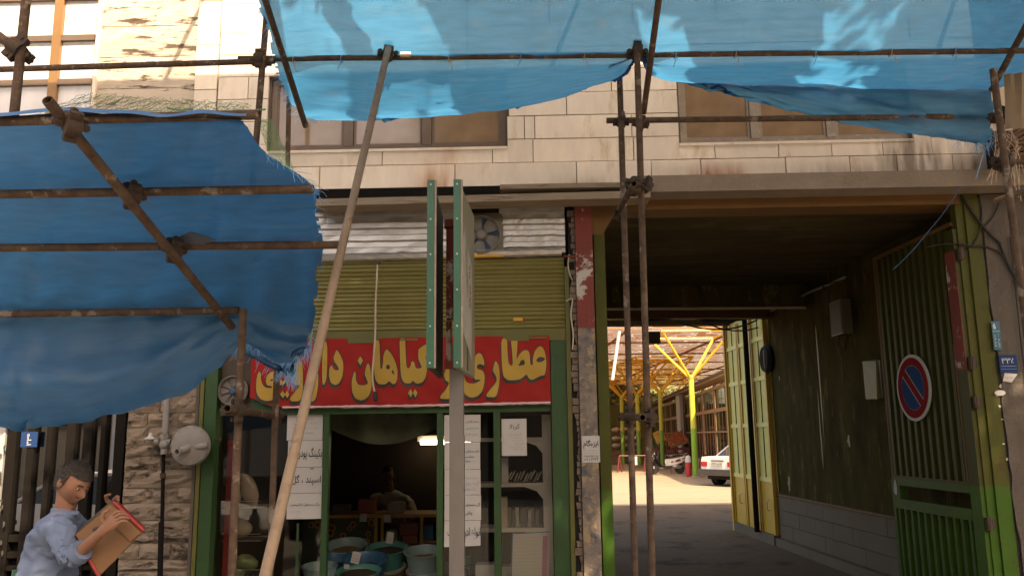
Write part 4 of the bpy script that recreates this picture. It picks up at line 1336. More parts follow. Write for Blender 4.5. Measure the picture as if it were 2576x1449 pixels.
GL = [
 (cB, [(2365,345),(2375,405),(2370,500),(2350,612),(2290,620),(2230,650),(2160,685),(2110,665),(2075,595),(2020,645),(1960,680),(1880,690),(1790,690),(1730,640),(1715,560),(1700,400),(1692,60),(1782,60),(1787,250),(1800,420),(1830,468),(1868,468),(1860,300),(1836,60),(1940,60),(1932,250),(1922,385),(1960,305),(2020,245),(2080,232),(2120,275),(2132,460),(2170,460),(2170,350),(2200,250),(2240,195),(2280,172),(2320,195),(2355,270)],
  [[(1950,470),(1990,395),(2030,380),(2052,420),(2035,462)], [(2220,385),(2250,345),(2300,335),(2360,360),(2330,400),(2270,420),(2230,412)]]),
 (cB, [(1610,390),(1660,480),(1672,600),(1668,720),(1640,870),(1610,945),(1480,945),(1470,905),(1530,830),(1590,760),(1625,700),(1620,640),(1590,590),(1565,545),(1580,470)], []),
 (cB, [(1290,370),(1310,310),(1355,278),(1400,300),(1435,390),(1440,470),(1370,440),(1325,470),(1325,515),(1420,545),(1445,620),(1440,740),(1410,860),(1340,930),(1240,955),(1150,910),(1110,800),(1095,640),(1130,600),(1150,690),(1200,735),(1300,740),(1390,690),(1370,680),(1290,680),(1270,560),(1275,450)], []),
 (cB, [(960,480),(1000,520),(1010,640),(980,800),(930,970),(775,970),(770,930),(850,840),(900,760),(905,720),(850,690),(830,600),(870,500)], []),
 (cB, [(160,60),(245,60),(250,250),(262,480),(290,515),(325,480),(335,420),(360,400),(385,430),(400,500),(440,515),(500,500),(470,430),(440,370),(440,240),(450,215),(590,130),(700,60),(700,210),(590,290),(550,330),(570,420),(575,530),(555,650),(510,720),(440,740),(395,730),(362,690),(330,730),(280,740),(220,720),(180,640),(170,520),(165,300)], []),
 (cB, [(325,820),(360,880),(330,945),(290,885)], []), (cB, [(392,820),(430,880),(400,945),(364,885)], []),
 (cA, [(2140,90),(2215,90),(2222,520),(2250,550),(2270,440),(2270,350),(2300,260),(2330,230),(2400,300),(2460,420),(2495,560),(2490,700),(2460,770),(2420,780),(2360,725),(2310,780),(2200,780),(2150,720),(2130,600),(2125,300)],
  [[(2345 + 30 * math.cos(R(q)), 510 + 38 * math.sin(R(q))) for q in range(0, 360, 30)], [(2420,540),(2445,630),(2400,600)]]),
 (cA, [(2035,440),(2070,520),(2085,700),(2085,850),(2050,960),(1980,1020),(1910,1035),(1830,1000),(1785,900),(1780,750),(1800,640),(1820,580),(1840,600),(1845,720),(1880,790),(1960,800),(2020,780),(2030,750),(2000,680),(1980,620),(2000,520)], []),
 (cA, [(1912,340),(1955,410),(1912,485),(1868,410)], []),
 (cA, [(1540,230),(1590,310),(1640,430),(1645,560),(1630,680),(1580,770),(1520,795),(1450,760),(1420,660),(1425,540),(1455,480),(1475,500),(1490,540),(1530,565),(1580,555),(1560,500),(1500,420),(1490,350)], []),
 (cA, [(1330,120),(1395,120),(1395,500),(1380,700),(1350,790),(1320,780),(1310,600)], []),
 (cA, [(1230,500),(1255,650),(1250,850),(1220,1000),(1180,1050),(1080,1050),(1090,1000),(1160,920),(1200,820),(1190,700),(1200,600)], []),
 (cA, [(970,400),(1005,470),(1020,600),(1018,780),(1005,900),(970,1045),(830,1050),(805,1010),(870,920),(930,850),(960,800),(880,790),(860,700),(880,560),(920,440)], []),
 (cA, [(325,580),(350,600),(350,700),(380,790),(430,835),(530,845),(530,810),(450,800),(430,740),(445,650),(500,590),(560,575),(600,620),(640,690),(700,740),(760,690),(740,770),(680,795),(600,800),(575,840),(570,960),(540,1030),(430,1045),(340,1010),(285,930),(270,820),(280,700),(300,620)], [[(495,720),(530,700),(560,715),(530,735)]]),
 (cA, [(700,880),(735,940),(700,1000),(655,940)], []), (cA, [(766,880),(800,940),(766,1000),(732,940)], []),
]
def chaikin(p):
    out = []
    n = len(p)
    for i in range(n):
        a, b = p[i], p[(i + 1) % n]
        if n < 6:
            out.append(a)
        else:
            out += [(a[0] * .8 + b[0] * .2, a[1] * .8 + b[1] * .2), (a[0] * .2 + b[0] * .8, a[1] * .2 + b[1] * .8)]
    return out
from mathutils.geometry import tessellate_polygon
def onbanner(mb, p2, cf, lift, dx=0.0, dz=0.0, grow=0.0):
    pts = []
    for q in chaikin(p2):
        x_, y_ = cf(q)
        a = P(x_, y_, -.01)
        pts.append(Vector((a.x + dx, 0, a.z + dz)))
    if grow:
        n = len(pts)
        area = sum(pts[i].x * pts[(i + 1) % n].z - pts[(i + 1) % n].x * pts[i].z for i in range(n))
        sg = 1 if area > 0 else -1
        o = []
        for i in range(n):
            d = pts[(i + 1) % n] - pts[i - 1]
            nn = Vector((d.z, 0, -d.x)) * sg
            o.append(pts[i] + (nn.normalized() * grow if nn.length > 1e-9 else Vector()))
        pts = o
    tri = tessellate_polygon([[Vector((p.x, p.z, 0)) for p in pts]])
    vs = [Vector((p.x, by(p.x, min(p.z, 2.655)) - .03 - lift, min(p.z, 2.655))) for p in pts]
    # subdivide so that the letters follow the folds
    for t in tri:
        a, b, c = (vs[i] for i in t)
        stack = [(a, b, c, 0)]
        while stack:
            a, b, c, dp = stack.pop()
            L = max((a - b).length, (b - c).length, (c - a).length)
            if L > .07 and dp < 6:
                if L == (a - b).length:
                    q, r_, s_ = a, b, c
                elif L == (b - c).length:
                    q, r_, s_ = b, c, a
                else:
                    q, r_, s_ = c, a, b
                m_ = (q + r_) / 2
                m_.y = by(m_.x, m_.z) - .03 - lift
                stack += [(q, m_, s_, dp + 1), (m_, r_, s_, dp + 1)]
            else:
                mb.add([a, b, c], [(0, 1, 2)])
for k, (cf, pl, holes) in enumerate(GL):
    bk_ = MB()
    onbanner(bk_, pl, cf, .0030, -.0035, -.026, .006)
    onbanner(bk_, pl, cf, .0034, -.002, -.013, .006)
    onbanner(bk_, pl, cf, .0038, 0, 0, .0075)
    lt = part('letter', bk_, 'black_print', BN, label='black drop shadow of a yellow letter')
    yl = MB()
    onbanner(yl, pl, cf, .0052)
    part('letter_face', yl, 'yellow_print', lt)
    if holes:
        hb = MB()
        for h in holes:
            onbanner(hb, h, cf, .0062)
        part('counter', hb, 'black_print', lt)

# ---- pull cord with a socket hanging in front of the shutter
pc_ = thing('power_cord', 'cream cord with a black socket hanging over shutter and banner', 'cord', tuple(W(946, 660, -.08)))
part('cord', MB().path(crom([W(950, 662, -.06), W(948, 700, -.08), W(945, 760, -.09), W(944, 840, -.09), W(940, 900, -.09), W(937, 940, -.09), W(939, 970, -.09), W(944, 990, -.09)], 4), .0085, 8), 'cord_cream', pc_, True)
part('socket', MB().lathe(W(944, 996, -.09), [(0, .045), (.016, .04), (.021, .01), (.021, -.04), (.012, -.05), (0, -.05)], 12), 'black_rubber', pc_, True)
part('hook', MB().lathe(W(951, 662, -.055), [(0, .02), (.02, .015), (.02, -.015), (0, -.02)], 8), 'sign_dark', pc_)
tw = thing('twisted_wire', 'bent wires tied to a peg beside the red pillar', 'wire', tuple(W(1440, 640, -.05)))
part('peg', MB().cyl(W(1418, 645, -.04), W(1462, 645, -.08), .009, n=8), 'old_red', tw)
part('wire', MB().path(crom([W(1432, 640, -.05), W(1429, 665, -.05), W(1433, 690, -.06), W(1440, 705, -.05)], 4), .006).path(crom([W(1424, 758, -.04), W(1440, 752, -.06), W(1436, 790, -.05), W(1442, 840, -.05), W(1440, 880, -.04)], 4), .007), 'cord_cream', tw)

# ---- papers taped to the glass and pillar
def paper(label, d, Y, lines, curl=0.0, m='paper', cat='paper', name='notice'):
    """d: photo corners x0,y0,x1,y1; lines: (text, cx, cy, width, bold, ink) in sheet fractions"""
    a, b = W(d[0], (d[1] + d[3]) / 2, Y), W(d[2], (d[1] + d[3]) / 2, Y)
    t_, u_ = W((d[0] + d[2]) / 2, d[1], Y), W((d[0] + d[2]) / 2, d[3], Y)
    x0, x1, z0, z1 = a.x, b.x, u_.z, t_.z
    th = thing(name, label, cat, ((x0 + x1) / 2, Y, z0))
    rows = []
    for j in range(9):
        rows.append([(x0 + (x1 - x0) * i / 6, Y - (curl * .02 * (abs(i / 6 - .5) * 2) ** 2 * (1 - j / 8)) + random.uniform(0, .0006), z0 + (z1 - z0) * j / 8 + (curl * .01 * (i / 6) ** 3 if j == 0 else 0)) for i in range(7)])
    part('sheet', MB().grid(rows), m, th, True)
    for ink in ('ink', 'grey_ink'):
        mb = MB()
        for (t, cx, cy, wd, bold, k) in lines:
            if k == ink:
                if t == '-':
                    mb.box(x0 + (x1 - x0) * (cx - wd / 2), x0 + (x1 - x0) * (cx + wd / 2), Y - .0034, Y - .003, z0 + (z1 - z0) * cy, z0 + (z1 - z0) * cy + bold)
                else:
                    ht = None
                    if isinstance(wd, tuple):
                        wd, ht = wd
                        ht *= (z1 - z0)
                    write(mb, t, (x0 + (x1 - x0) * cx, Y - .0034 - curl * .012, z0 + (z1 - z0) * cy), XA, ZA, width=(x1 - x0) * wd, height=ht, bold=bold)
        if mb.v:
            part('lettering', mb, ink, th)
    return th
Y1 = 0.088
paper('topmost white notice of four small lines in the left paper strip', (722, 1043, 812, 1107), Y1, [('عصاره گیاهی', .5, .84, .5, 0, 'grey_ink'), ('عرقیات سنتی مفید', .5, .66, .7, 0, 'grey_ink'), ('برای درد معده و اعصاب', .5, .48, .7, 0, 'grey_ink'), ('موجود است', .5, .3, .5, 0, 'grey_ink'), ('-', .5, .9, .85, .001, 'grey_ink'), ('-', .5, .08, .85, .001, 'grey_ink')])
paper('white notice in the left strip printed with baking powder in Persian', (724, 1108, 811, 1174), Y1, [('بکینگ پودر ، ژل', .5, .5, (.98, .5), .01, 'ink')])
paper('white notice in the left strip with the word اسپند in bold', (724, 1175, 810, 1239), Y1, [('اسپند ، گل', .54, .5, (.86, .42), .012, 'ink'), ('-', .7, .93, .1, .008, 'ink')])
paper('lowest white notice of the left strip mentioning eucalyptus leaf', (722, 1240, 809, 1305), Y1, [('برگ و محلول اکالیپتوس', .52, .56, .84, .006, 'ink'), ('موجود است', .25, .3, .3, 0, 'grey_ink')], curl=.3)
paper('topmost white notice behind the grey sign post', (1117, 1043, 1209, 1111), Y1, [('عصاره گیاهی', .78, .74, .36, .004, 'ink'), ('عطر شوری', .78, .5, .36, .004, 'grey_ink'), ('برای فر و', .76, .27, .34, 0, 'grey_ink')])
paper('white notice behind the sign post about sugar cubes', (1118, 1112, 1208, 1180), Y1, [('قند و شکر و نبات', .66, .66, .6, .008, 'ink'), ('مناسب', .68, .46, .26, .006, 'ink'), ('مریض', .62, .3, .2, .006, 'ink')])
paper('white notice of faint lines behind the sign post', (1118, 1181, 1209, 1244), Y1, [('صندل و نعنا و', .74, .66, .4, .002, 'grey_ink'), ('گزنه چای', .76, .44, .4, 0, 'grey_ink'), ('خار مریم', .72, .22, .3, 0, 'grey_ink')])
paper('white notice behind the sign post reading rose tea', (1118, 1245, 1210, 1308), Y1, [('گل محمدی', .78, .62, .4, .012, 'ink'), ('چایی', .66, .28, .22, .01, 'ink')])
paper('lowest curled white notice behind the sign post in bold', (1118, 1309, 1209, 1374), Y1, [('انواع ادویه جات', .55, .5, (.92, .5), .014, 'ink')], curl=1)
paper('white notice reading کربلا taped inside the right shop pane', (1262, 1053, 1325, 1146), Y1, [('کربلا', .52, .78, .42, .006, 'ink'), ('کاروان زیارتی', .5, .57, .6, 0, 'grey_ink'), ('اعزام هوایی و زمینی', .55, .48, .46, 0, 'grey_ink'), ('ثبت نام هر روز', .64, .40, .46, 0, 'grey_ink'), ('تلفن تماس', .68, .32, .4, 0, 'grey_ink'), ('میدان شهدا خیابان اصلی', .58, .24, .6, 0, 'grey_ink'), ('۰۹۱۲۳۵۵۴۳', .64, .17, .44, 0, 'grey_ink')])
paper('white sticker reading ایزوگام on the peeling pillar', (1464, 1096, 1509, 1163), -0.064, [('ایزوگام', .5, .68, (.84, .34), .02, 'ink'), ('-', .5, .46, .8, .002, 'grey_ink'), ('-', .5, .40, .8, .002, 'grey_ink'), ('-', .5, .34, .8, .002, 'grey_ink'), ('۰۹۱۲۳۴۴۵۶۷', .5, .23, .84, .01, 'ink'), ('۶۶۵۵۲۳۳۴', .5, .12, .84, .01, 'ink')], name='sticker', cat='sticker')

# ================================================================== DOUBLE BOARD SIGN ON A GREY POST
SY = -2.15
sg = thing('street_sign', 'double green edged sign seen edge on atop a grey steel post', 'sign', (W(1148, 1200, SY).x, SY, 0))
a, b = W(1148, 955, SY), W(1148, 1449, SY)
part('post', MB().box(a.x - .042, a.x + .048, SY - .04, SY + .04, 0, W(1148, 1000, SY).z + .35), 'post_grey', sg)
part('post_sleeve', MB().box(a.x - .02, a.x + .052, SY - .043, SY + .041, 0.0, W(1148, 1095, SY).z), 'post_grey', sg)
zt, zb = W(1110, 506, SY).z, W(1110, 940, SY).z
def board(xl, xr, mface, lab):
    """boards stand across the pavement, turned a little so that the outer face shows"""
    bd = part('board', MB().hexa([(xl, SY - .45, zb), (xr, SY - .45, zb), (xr + .0, SY + .35, zb), (xl + .0, SY + .35, zb), (xl, SY - .45, zt), (xr, SY - .45, zt), (xr, SY + .35, zt), (xl, SY + .35, zt)]), mface, sg, label=lab)
    return bd
x = [W(q, 700, SY - .45).x for q in (1075, 1093, 1142, 1160)]
# edge trims nearest the street, pale lip, dark box behind
for (xa, xb, sd_) in ((x[0], x[1], -1), (x[2], x[3], 1)):
    bz0, bz1 = zb, zt
    bo_ = part('edge_trim', MB().box(xa, xb, SY - .48, SY - .451, bz0, bz1), 'sign_green', sg)
    ri = MB()
    for q in range(6):
        ri.cyl(((xa + xb) / 2, SY - .482, bz0 + .03 + (bz1 - bz0 - .06) * q / 5), ((xa + xb) / 2, SY - .4805, bz0 + .03 + (bz1 - bz0 - .06) * q / 5), .006, n=8)
    part('rivet', ri, 'white_enamel', bo_, kind='stuff')
    part('lip', MB().box(xb + .001, xb + .012, SY - .475, SY - .45, bz0, bz1), 'dusty_alu', sg)
th_ = .20
def leaf(xa, xb, dxb, m, nm):
    return part(nm, MB().hexa([(xa, SY - .450, zb), (xb, SY - .450, zb), (xb + dxb, SY + .42, zb), (xa + dxb, SY + .42, zb), (xa, SY - .450, zt), (xb, SY - .450, zt), (xb + dxb, SY + .42, zt), (xa + dxb, SY + .42, zt)]), m, sg)
leaf(x[0] + .004, x[0] + .034, -.03, 'sign_dark', 'board')
bd = leaf(x[2] + .002, x[2] + .03, .035, 'sign_face', 'board')
ln = MB()
def onface(s, z, d=.004):
    return Vector((x[2] + .03 + .035 * s + d, SY - .45 + .87 * s, z))
ln.poly([onface(.12, zb + .26), onface(.74, zb + .10), onface(.78, zt - .42), onface(.30, zt - .26), onface(.12, zt - .36)])
part('printed_panel', ln, 'sign_print', bd)
tx = MB()
exf = Vector((.035, .87, 0)).normalized()
write(tx, 'جایگاه اتوبوس', onface(.42, zb + .70, .006), ZA, -exf, width=.40, height=.13, bold=.01)
part('lettering', tx, 'sign_green', bd)
tx = MB()
write(tx, 'خط ویژه', onface(.62, zb + .60, .006), ZA, -exf, width=.30, height=.12, bold=.01)
part('lettering', tx, 'nopark_red', bd)
fr = MB()
fr.box(x[1] + .02, x[2] - .01, SY - .08, SY + .0, zt - .20, zt - .15).box(x[1] + .03, x[1] + .075, SY - .05, SY + .02, zb + .36, zt - .20)
fr.box(x[1] + .02, x[2] - .01, SY - .06, SY - .0, zb + .03, zb + .08).box(x[1] + .03, x[1] + .06, SY - .05, SY + .02, zb + .08, zb + .35)
part('inner_frame', fr, 'old_red', sg)
part('inner_frame', MB().box(x[1] + .085, x[1] + .17, SY - .04, SY + .06, zb + .02, zt - .42), 'sign_dark', sg)
# ---- timber scaffold boards lying along the ledge
pa, pb = W(1258, 470, -.33), W(1640, 463, -.33)
tb = thing('scaffold_board', 'short upper timber board lying along the ledge behind the twin tubes', 'board', (0, -.33, 4.0))
part('board', MB().hexa([(pa.x, -.36, pa.z - .03), (pb.x, -.36, pb.z - .03), (pb.x, -.14, pb.z - .03), (pa.x, -.14, pa.z - .03), (pa.x, -.36, pa.z + .012), (pb.x, -.36, pb.z + .012), (pb.x, -.14, pb.z + .012), (pa.x, -.14, pa.z + .012)]), 'timber', tb)
pa, pb = W(785, 509, -.34), W(1635, 487, -.34)
tb = thing('scaffold_board', 'long weathered timber board in front of the zinc sheeting', 'board', (-.5, -.34, 3.9))
part('board', MB().hexa([(pa.x, -.37, pa.z - .045), (pb.x, -.37, pb.z - .045), (pb.x, -.13, pb.z - .045), (pa.x, -.13, pa.z - .045), (pa.x, -.37, pa.z + .02), (pb.x, -.37, pb.z + .02), (pb.x, -.13, pb.z + .02), (pa.x, -.13, pa.z + .02)]), 'timber', tb)
# ================================================================== SCAFFOLD
TG, CG = 'scaffold tubes in front of the buildings', 'scaffold couplers joining the tubes'
def tube(a, b, label, m='tube_steel', r=0.0252, ext=(0, 0)):
    a, b = Vector(a), Vector(b)
    d = (b - a).normalized()
    a2, b2 = a - d * ext[0], b + d * ext[1]
    L = (b2 - a2).length
    mb = MB()
    n = 14
    segs = max(1, int(L / .5))
    # slight dents along the tube keep it from reading as a perfect cylinder
    vs, fs = [], []
    prof = [(0, r * .80)] + [(L * i / segs, r * random.uniform(.985, 1.02)) for i in range(segs + 1)] + [(L, r * .80)]
    for h, rr in prof:
        for k in range(n):
            t = 2 * math.pi * k / n
            vs.append((rr * math.cos(t), rr * math.sin(t), h))
    fs = [(i * n + k, i * n + (k + 1) % n, (i + 1) * n + (k + 1) % n, (i + 1) * n + k) for i in range(len(prof) - 1) for k in range(n)]
    vs += [(r * .8 * math.cos(2 * math.pi * k / n), r * .8 * math.sin(2 * math.pi * k / n), min(.3, L * .3)) for k in range(n)]
    q = len(vs) - n
    fs += [(k, q + k, q + (k + 1) % n, (k + 1) % n) for k in range(n)]
    e0 = (len(prof) - 1) * n
    vs += [(r * .8 * math.cos(2 * math.pi * k / n), r * .8 * math.sin(2 * math.pi * k / n), L - min(.3, L * .3)) for k in range(n)]
    q2 = len(vs) - n
    fs += [(e0 + k, e0 + (k + 1) % n, q2 + (k + 1) % n, q2 + k) for k in range(n)]
    fs += [tuple(range(q, q + n)), tuple(range(q2, q2 + n))]
    mb.add(vs, fs)
    o = mb.obj('scaffold_tube', m, smooth=True, label=label, cat='tube', group=TG)
    o.location = a2
    o.rotation_euler = d.to_track_quat('Z', 'Y').to_euler()
    return a2, b2
def cpl_mesh():
    mb = MB()
    for k, (ax, off) in enumerate((('X', -.028), ('Z', .028))):
        q = MB().lathe((0, 0, 0), [(.027, -.028), (.036, -.028), (.038, 0), (.036, .028), (.027, .028)], 10, 'Z')
        for p in q.v:
            pass
        pts = [Vector(p) for p in q.v]
        pts = [Vector((p.z, p.y + off, p.x)) if ax == 'X' else Vector((p.x, p.y + off, p.z)) for p in pts]
        mb.add(pts, q.f)
        for sg in (-1, 1):
            if ax == 'X':
                mb.cyl((0, off - .02, sg * .05), (0, off + .045, sg * .05), .009, n=6).cyl((0, off + .03, sg * .05), (0, off + .045, sg * .05), .016, n=6)
                mb.box(-.024, .024, off - .014, off + .014, sg * .036 - .012, sg * .062)if sg > 0 else mb.box(-.024, .024, off - .014, off + .014, sg * .062, sg * .036 + .012)
            else:
                mb.cyl((sg * .05, off - .045, 0), (sg * .05, off + .03, 0), .009, n=6).cyl((sg * .05, off - .05, 0), (sg * .05, off - .03, 0), .016, n=6)
                mb.box(min(sg * .03, sg * .062), max(sg * .03, sg * .062), off - .014, off + .014, -.024, .024)
    mb.box(-.03, .03, -.012, .012, -.03, .03)
    return mb.mesh('scaffold_coupler', 'coupler_steel', True)
CM = cpl_mesh()
def coupler(p, label, rot=(0, 0, 0), s=1.0):
    o = link('scaffold_coupler', CM, None, label, 'coupler', CG, loc=p, rot=rot)
    o.scale = (s, s, s)
    return o
YB = -1.32
# canopy bearer
tube(W(-80, 178, YB), W(690, 154, YB), 'level tube crossing the upper left window and stone slabs')
tube(W(600, 149, YB + .055), W(2660, 127, YB + .055), 'long level bearer tube under the big blue tarpaulin')
L1a, L1b = W(769, 318, -.69), W(715, 150, YB - .06)
L2a, L2b = W(1619, 284, -.74), W(1638, 142, YB - .06)
L3a, L3b = W(2495, 225, -.80), W(2541, 141, YB - .06)
SL = (L1b - L1a).normalized()
for a, b, t in ((L1a, L1b, 'sloping tube at the ragged left edge of the big tarpaulin'), (L2a, L2b, 'sloping tube at the middle of the big tarpaulin above the twin uprights'), (L3a, L3b, 'sloping tube at the right end of the big tarpaulin')):
    d = (b - a).normalized()
    k = (-3.5 - a.y) / d.y
    tube(a, a + d * k, t)
# twin uprights by the passage
f0, f1 = W(1602, 112, -1.40), W(1641, 1449, -1.40)
f1 = f0 + (f1 - f0) * ((f0.z - 0.0) / (f0.z - f1.z))
tube(f0, f1, 'front upright of the pair before the passage, rising to the tarpaulin')
g0, g1 = W(1558, 170, -.90), W(1598, 1449, -.90)
g1 = g0 + (g1 - g0) * ((g0.z - 0.0) / (g0.z - g1.z))
tube(g0, g1, 'rear upright of the pair before the passage')
tube(W(1526, 304, -.83), W(2660, 291, -.70), 'level tube across the right brown window', ext=(0, .2))
tube(W(1595, 462, -1.75), W(1547, 546, -.50), 'short transom with open end at the ledge by the uprights')
tube(W(1617, 1050, -1.68), W(1560, 1046, -.70), 'short transom with open end clamped between the twin uprights')
# left uprights
h0, h1 = W(672, 20, YB - .02), W(640, 410, YB - .02)
tube(h0, h1, 'upright left of the big tarpaulin beside its torn edge', ext=(1.0, .3))
i0, i1 = W(612, 778, -2.15), W(583, 1449, -2.30)
tube(i0, i1, 'front upright below the corner of the left tarpaulin', ext=(0, .62))
j0, j1 = W(699, 860, -1.25), W(679, 1449, -1.25)
tube(j0, j1, 'thin rear upright before the left shop pane', ext=(.5, .6), r=.024)
tube(W(571, 1027, -2.50), W(700, 1046, -1.05), 'short transom with open end beside the round fan')
tube(W(727, 245, -.25), W(723, 445, -.25), 'short upright behind the green net near the left brown window', r=.023)
# raking prop
p0, p1 = W(977, 122, -1.42), W(667, 1449, -3.85)
p1 = p0 + (p1 - p0) * ((p0.z - 0.0) / (p0.z - p1.z))
tube(p0, p1, 'long pale raking prop leaning across the shop front', 'tube_pale', r=.0265)
# left canopy frame
YS = (-3.72, -3.12, -2.62, -1.98)
tube(W(-120, 309, YS[0]), W(654, 289, YS[0]), 'topmost level tube of the left tarpaulin')
tube(W(-120, 491, YS[1]), W(788, 476, YS[1]), 'second level tube from the top of the left tarpaulin')
tube(W(-120, 625, YS[2]), W(866, 616, YS[2]), 'third level tube of the left tarpaulin, ending at the raking prop')
tube(W(-120, 792, YS[3]), W(602, 781, YS[3]), 'lowest level tube of the left tarpaulin')
tube(W(119, 252, -3.98), W(583, 822, -1.98), 'sloping tube with open end crossing under the left tarpaulin', 'tube_steel', r=.027)
tube(W(66, 0, -3.42), W(36, 284, -3.42), 'upright before the frosted window at the far left', ext=(.6, .02))
tube(W(-60, 48, -3.37), W(44, 127, -3.37), 'oblique brace meeting the far left upright', ext=(.5, .03))
# right edge
k0, k1 = W(2498, 175, -1.75), W(2592, 900, -1.75)
tube(k0, k1, 'leaning upright at the far right beside the straw bundle')
tube(W(2507, 505, -.62), W(2630, 462, -1.8), 'pale tube end poking out at the far right below the ledge', 'tube_pale')
tube(W(2524, 404, -1.2), W(2640, 412, -1.2), 'short level tube at the right edge above the ledge', r=.02)
def cp(x, y, Y, t, rot=(0, 0, 0), s=1.1):
    coupler(W(x, y, Y), t, rot, s)
cp(655, 152, YB, 'dark coupler on the bearer at the torn edge of the big tarpaulin', s=1.25)
cp(976, 134, YB, 'dark coupler at the head of the raking prop', (0, 0, .3), s=1.3)
cp(1603, 132, YB - .03, 'dark coupler where the front upright meets the bearer', s=1.3)
cp(1563, 305, -.86, 'dusty coupler on the rear upright at the right window tube')
cp(1612, 312, -1.1, 'coupler on the front upright beside the right window tube', (.3, .2, 0))
cp(1597, 468, -1.48, 'coupler with wing bolts at the ledge transom', (1.2, 0, .2), 1.15)
cp(1621, 466, -1.36, 'coupler on the front upright at the ledge', (0, .5, .8), 1.1)
cp(1562, 540, -.82, 'coupler under the ledge on the rear upright', (1.3, .2, 0), 1.0)
cp(1578, 1048, -.96, 'left coupler of the pair on the twin uprights', (0, 0, 1.4), 1.15)
cp(1630, 1050, -1.46, 'right coupler of the pair on the twin uprights', (0, 0, 1.5), 1.1)
cp(180, 312, -3.84, 'rusty coupler at the upper end of the sloping left tube', (.7, 0, .8), 1.25)
cp(330, 488, -3.16, 'rusty coupler on the second tube of the left tarpaulin', (.7, 0, .8), 1.25)
cp(436, 625, -2.66, 'rusty coupler on the third tube of the left tarpaulin', (.7, 0, .8), 1.25)
cp(45, 126, -3.40, 'rusty coupler on the far left upright', (0, .6, .2), 1.2)
cp(590, 1032, -2.28, 'coupler on the front upright beside the round fan', (0, 0, 1.3), 1.15)
cp(692, 1044, -1.2, 'coupler on the rear upright before the shop pane', (0, 0, 1.3), 1.05)
cp(2514, 294, -1.0, 'dark coupler at the right end of the window tube', (0, 0, .5), 1.2)
cp(2524, 410, -1.6, 'dark coupler on the leaning right upright', (0, .3, .5), 1.2)

# ================================================================== TARPAULINS
def sheet(name, label, ctrl, m, ku, kv, wob, seed, cat='tarpaulin', group=None, rag=(), holes=()):
    """ctrl: rows of world points; resampled smoothly, folded by noise, ragged at the named edges"""
    rows = [crom([Vector(p) for p in r], ku) for r in ctrl]
    nc = len(rows[0])
    colz = [crom([r[i] for r in rows], kv) for i in range(nc)]
    nr = len(colz[0])
    g = [[colz[i][j].copy() for i in range(nc)] for j in range(nr)]
    for j in range(nr):
        for i in range(nc):
            p = g[j][i]
            n_ = (g[min(j + 1, nr - 1)][i] - g[max(j - 1, 0)][i]).cross(g[j][min(i + 1, nc - 1)] - g[j][max(i - 1, 0)])
            n_ = n_.normalized() if n_.length > 1e-9 else YA
            q = Vector((p.x, p.y, p.z))
            f = wob(i / (nc - 1), j / (nr - 1), q) 
            g[j][i] = p + n_ * f
    mb = MB().grid(g)
    rng = random.Random(seed)
    drop = set()
    for idx, f in enumerate(mb.f):
        j, i = divmod(idx, nc - 1)
        if ('r' in rag and i >= nc - 2 and rng.random() < .45) or ('b' in rag and j >= nr - 2 and rng.random() < .4) or ('l' in rag and i < 1 and rng.random() < .45):
            drop.add(idx)
        for (hi, hj, hr) in holes:
            if math.hypot(i / (nc - 1) - hi, (j / (nr - 1) - hj) * .4) < hr:
                drop.add(idx)
    mb.f = [f for k, f in enumerate(mb.f) if k not in drop]
    me = bpy.data.meshes.new(name)
    me.from_pydata(mb.v, [], mb.f)
    uv = me.uv_layers.new(name='uv')
    for l_ in me.loops:
        j, i = divmod(l_.vertex_index, nc)
        uv.data[l_.index].uv = (i / (nc - 1) * (nc * .08), j / (nr - 1) * (nr * .08))
    me.materials.append(MATS[m])
    me.polygons.foreach_set('use_smooth', [True] * len(me.polygons))
    th = thing(name, label, cat, tuple(g[nr // 2][nc // 2]), group=group)
    o = world_part(link('sheet', me, th))
    return th, g
def fringe(th, pts, ln, n, seed, dirv=(0, 0, -1), spread=.5, r=.0016):
    rng = random.Random(seed)
    mb = MB()
    for k in range(n):
        t = rng.random() * (len(pts) - 1)
        i = int(t)
        p = pts[i].lerp(pts[i + 1], t - i)
        L = ln * rng.uniform(.25, 1.0)
        d = Vector(dirv) + Vector((rng.uniform(-spread, spread), rng.uniform(-spread, spread) * .5, rng.uniform(-spread, spread) * .6))
        q = [p]
        for s_ in range(3):
            d += Vector((rng.uniform(-.35, .35), rng.uniform(-.2, .2), rng.uniform(-.3, .12)))
            q.append(q[-1] + d.normalized() * L / 3)
        mb.path(q, [r, r, r * .8, r * .4], 3)
    part('frayed_threads', mb, 'thread_blue', th, kind='stuff')
def fold(u, v, q, amp, fu, fv, seed):
    a = noise.noise(Vector((u * fu + seed, v * fv, seed * 1.7)))
    b = noise.noise(Vector((u * fu * 2.7 + v * 2, v * fv * 2.2 - u, seed + 5)))
    c = noise.noise(Vector((u * fu * 5.5 - v * 4, v * fv * 4.2 + u * 2, seed + 9)))
    ra = 1 - abs(noise.noise(Vector((u * fu * 1.3 + v * fv * .5, v * fv * .7 - u * fu * .4, seed + 20)))) * 2
    return amp * (a + .5 * b + .15 * c + .55 * max(0, ra) ** 6)
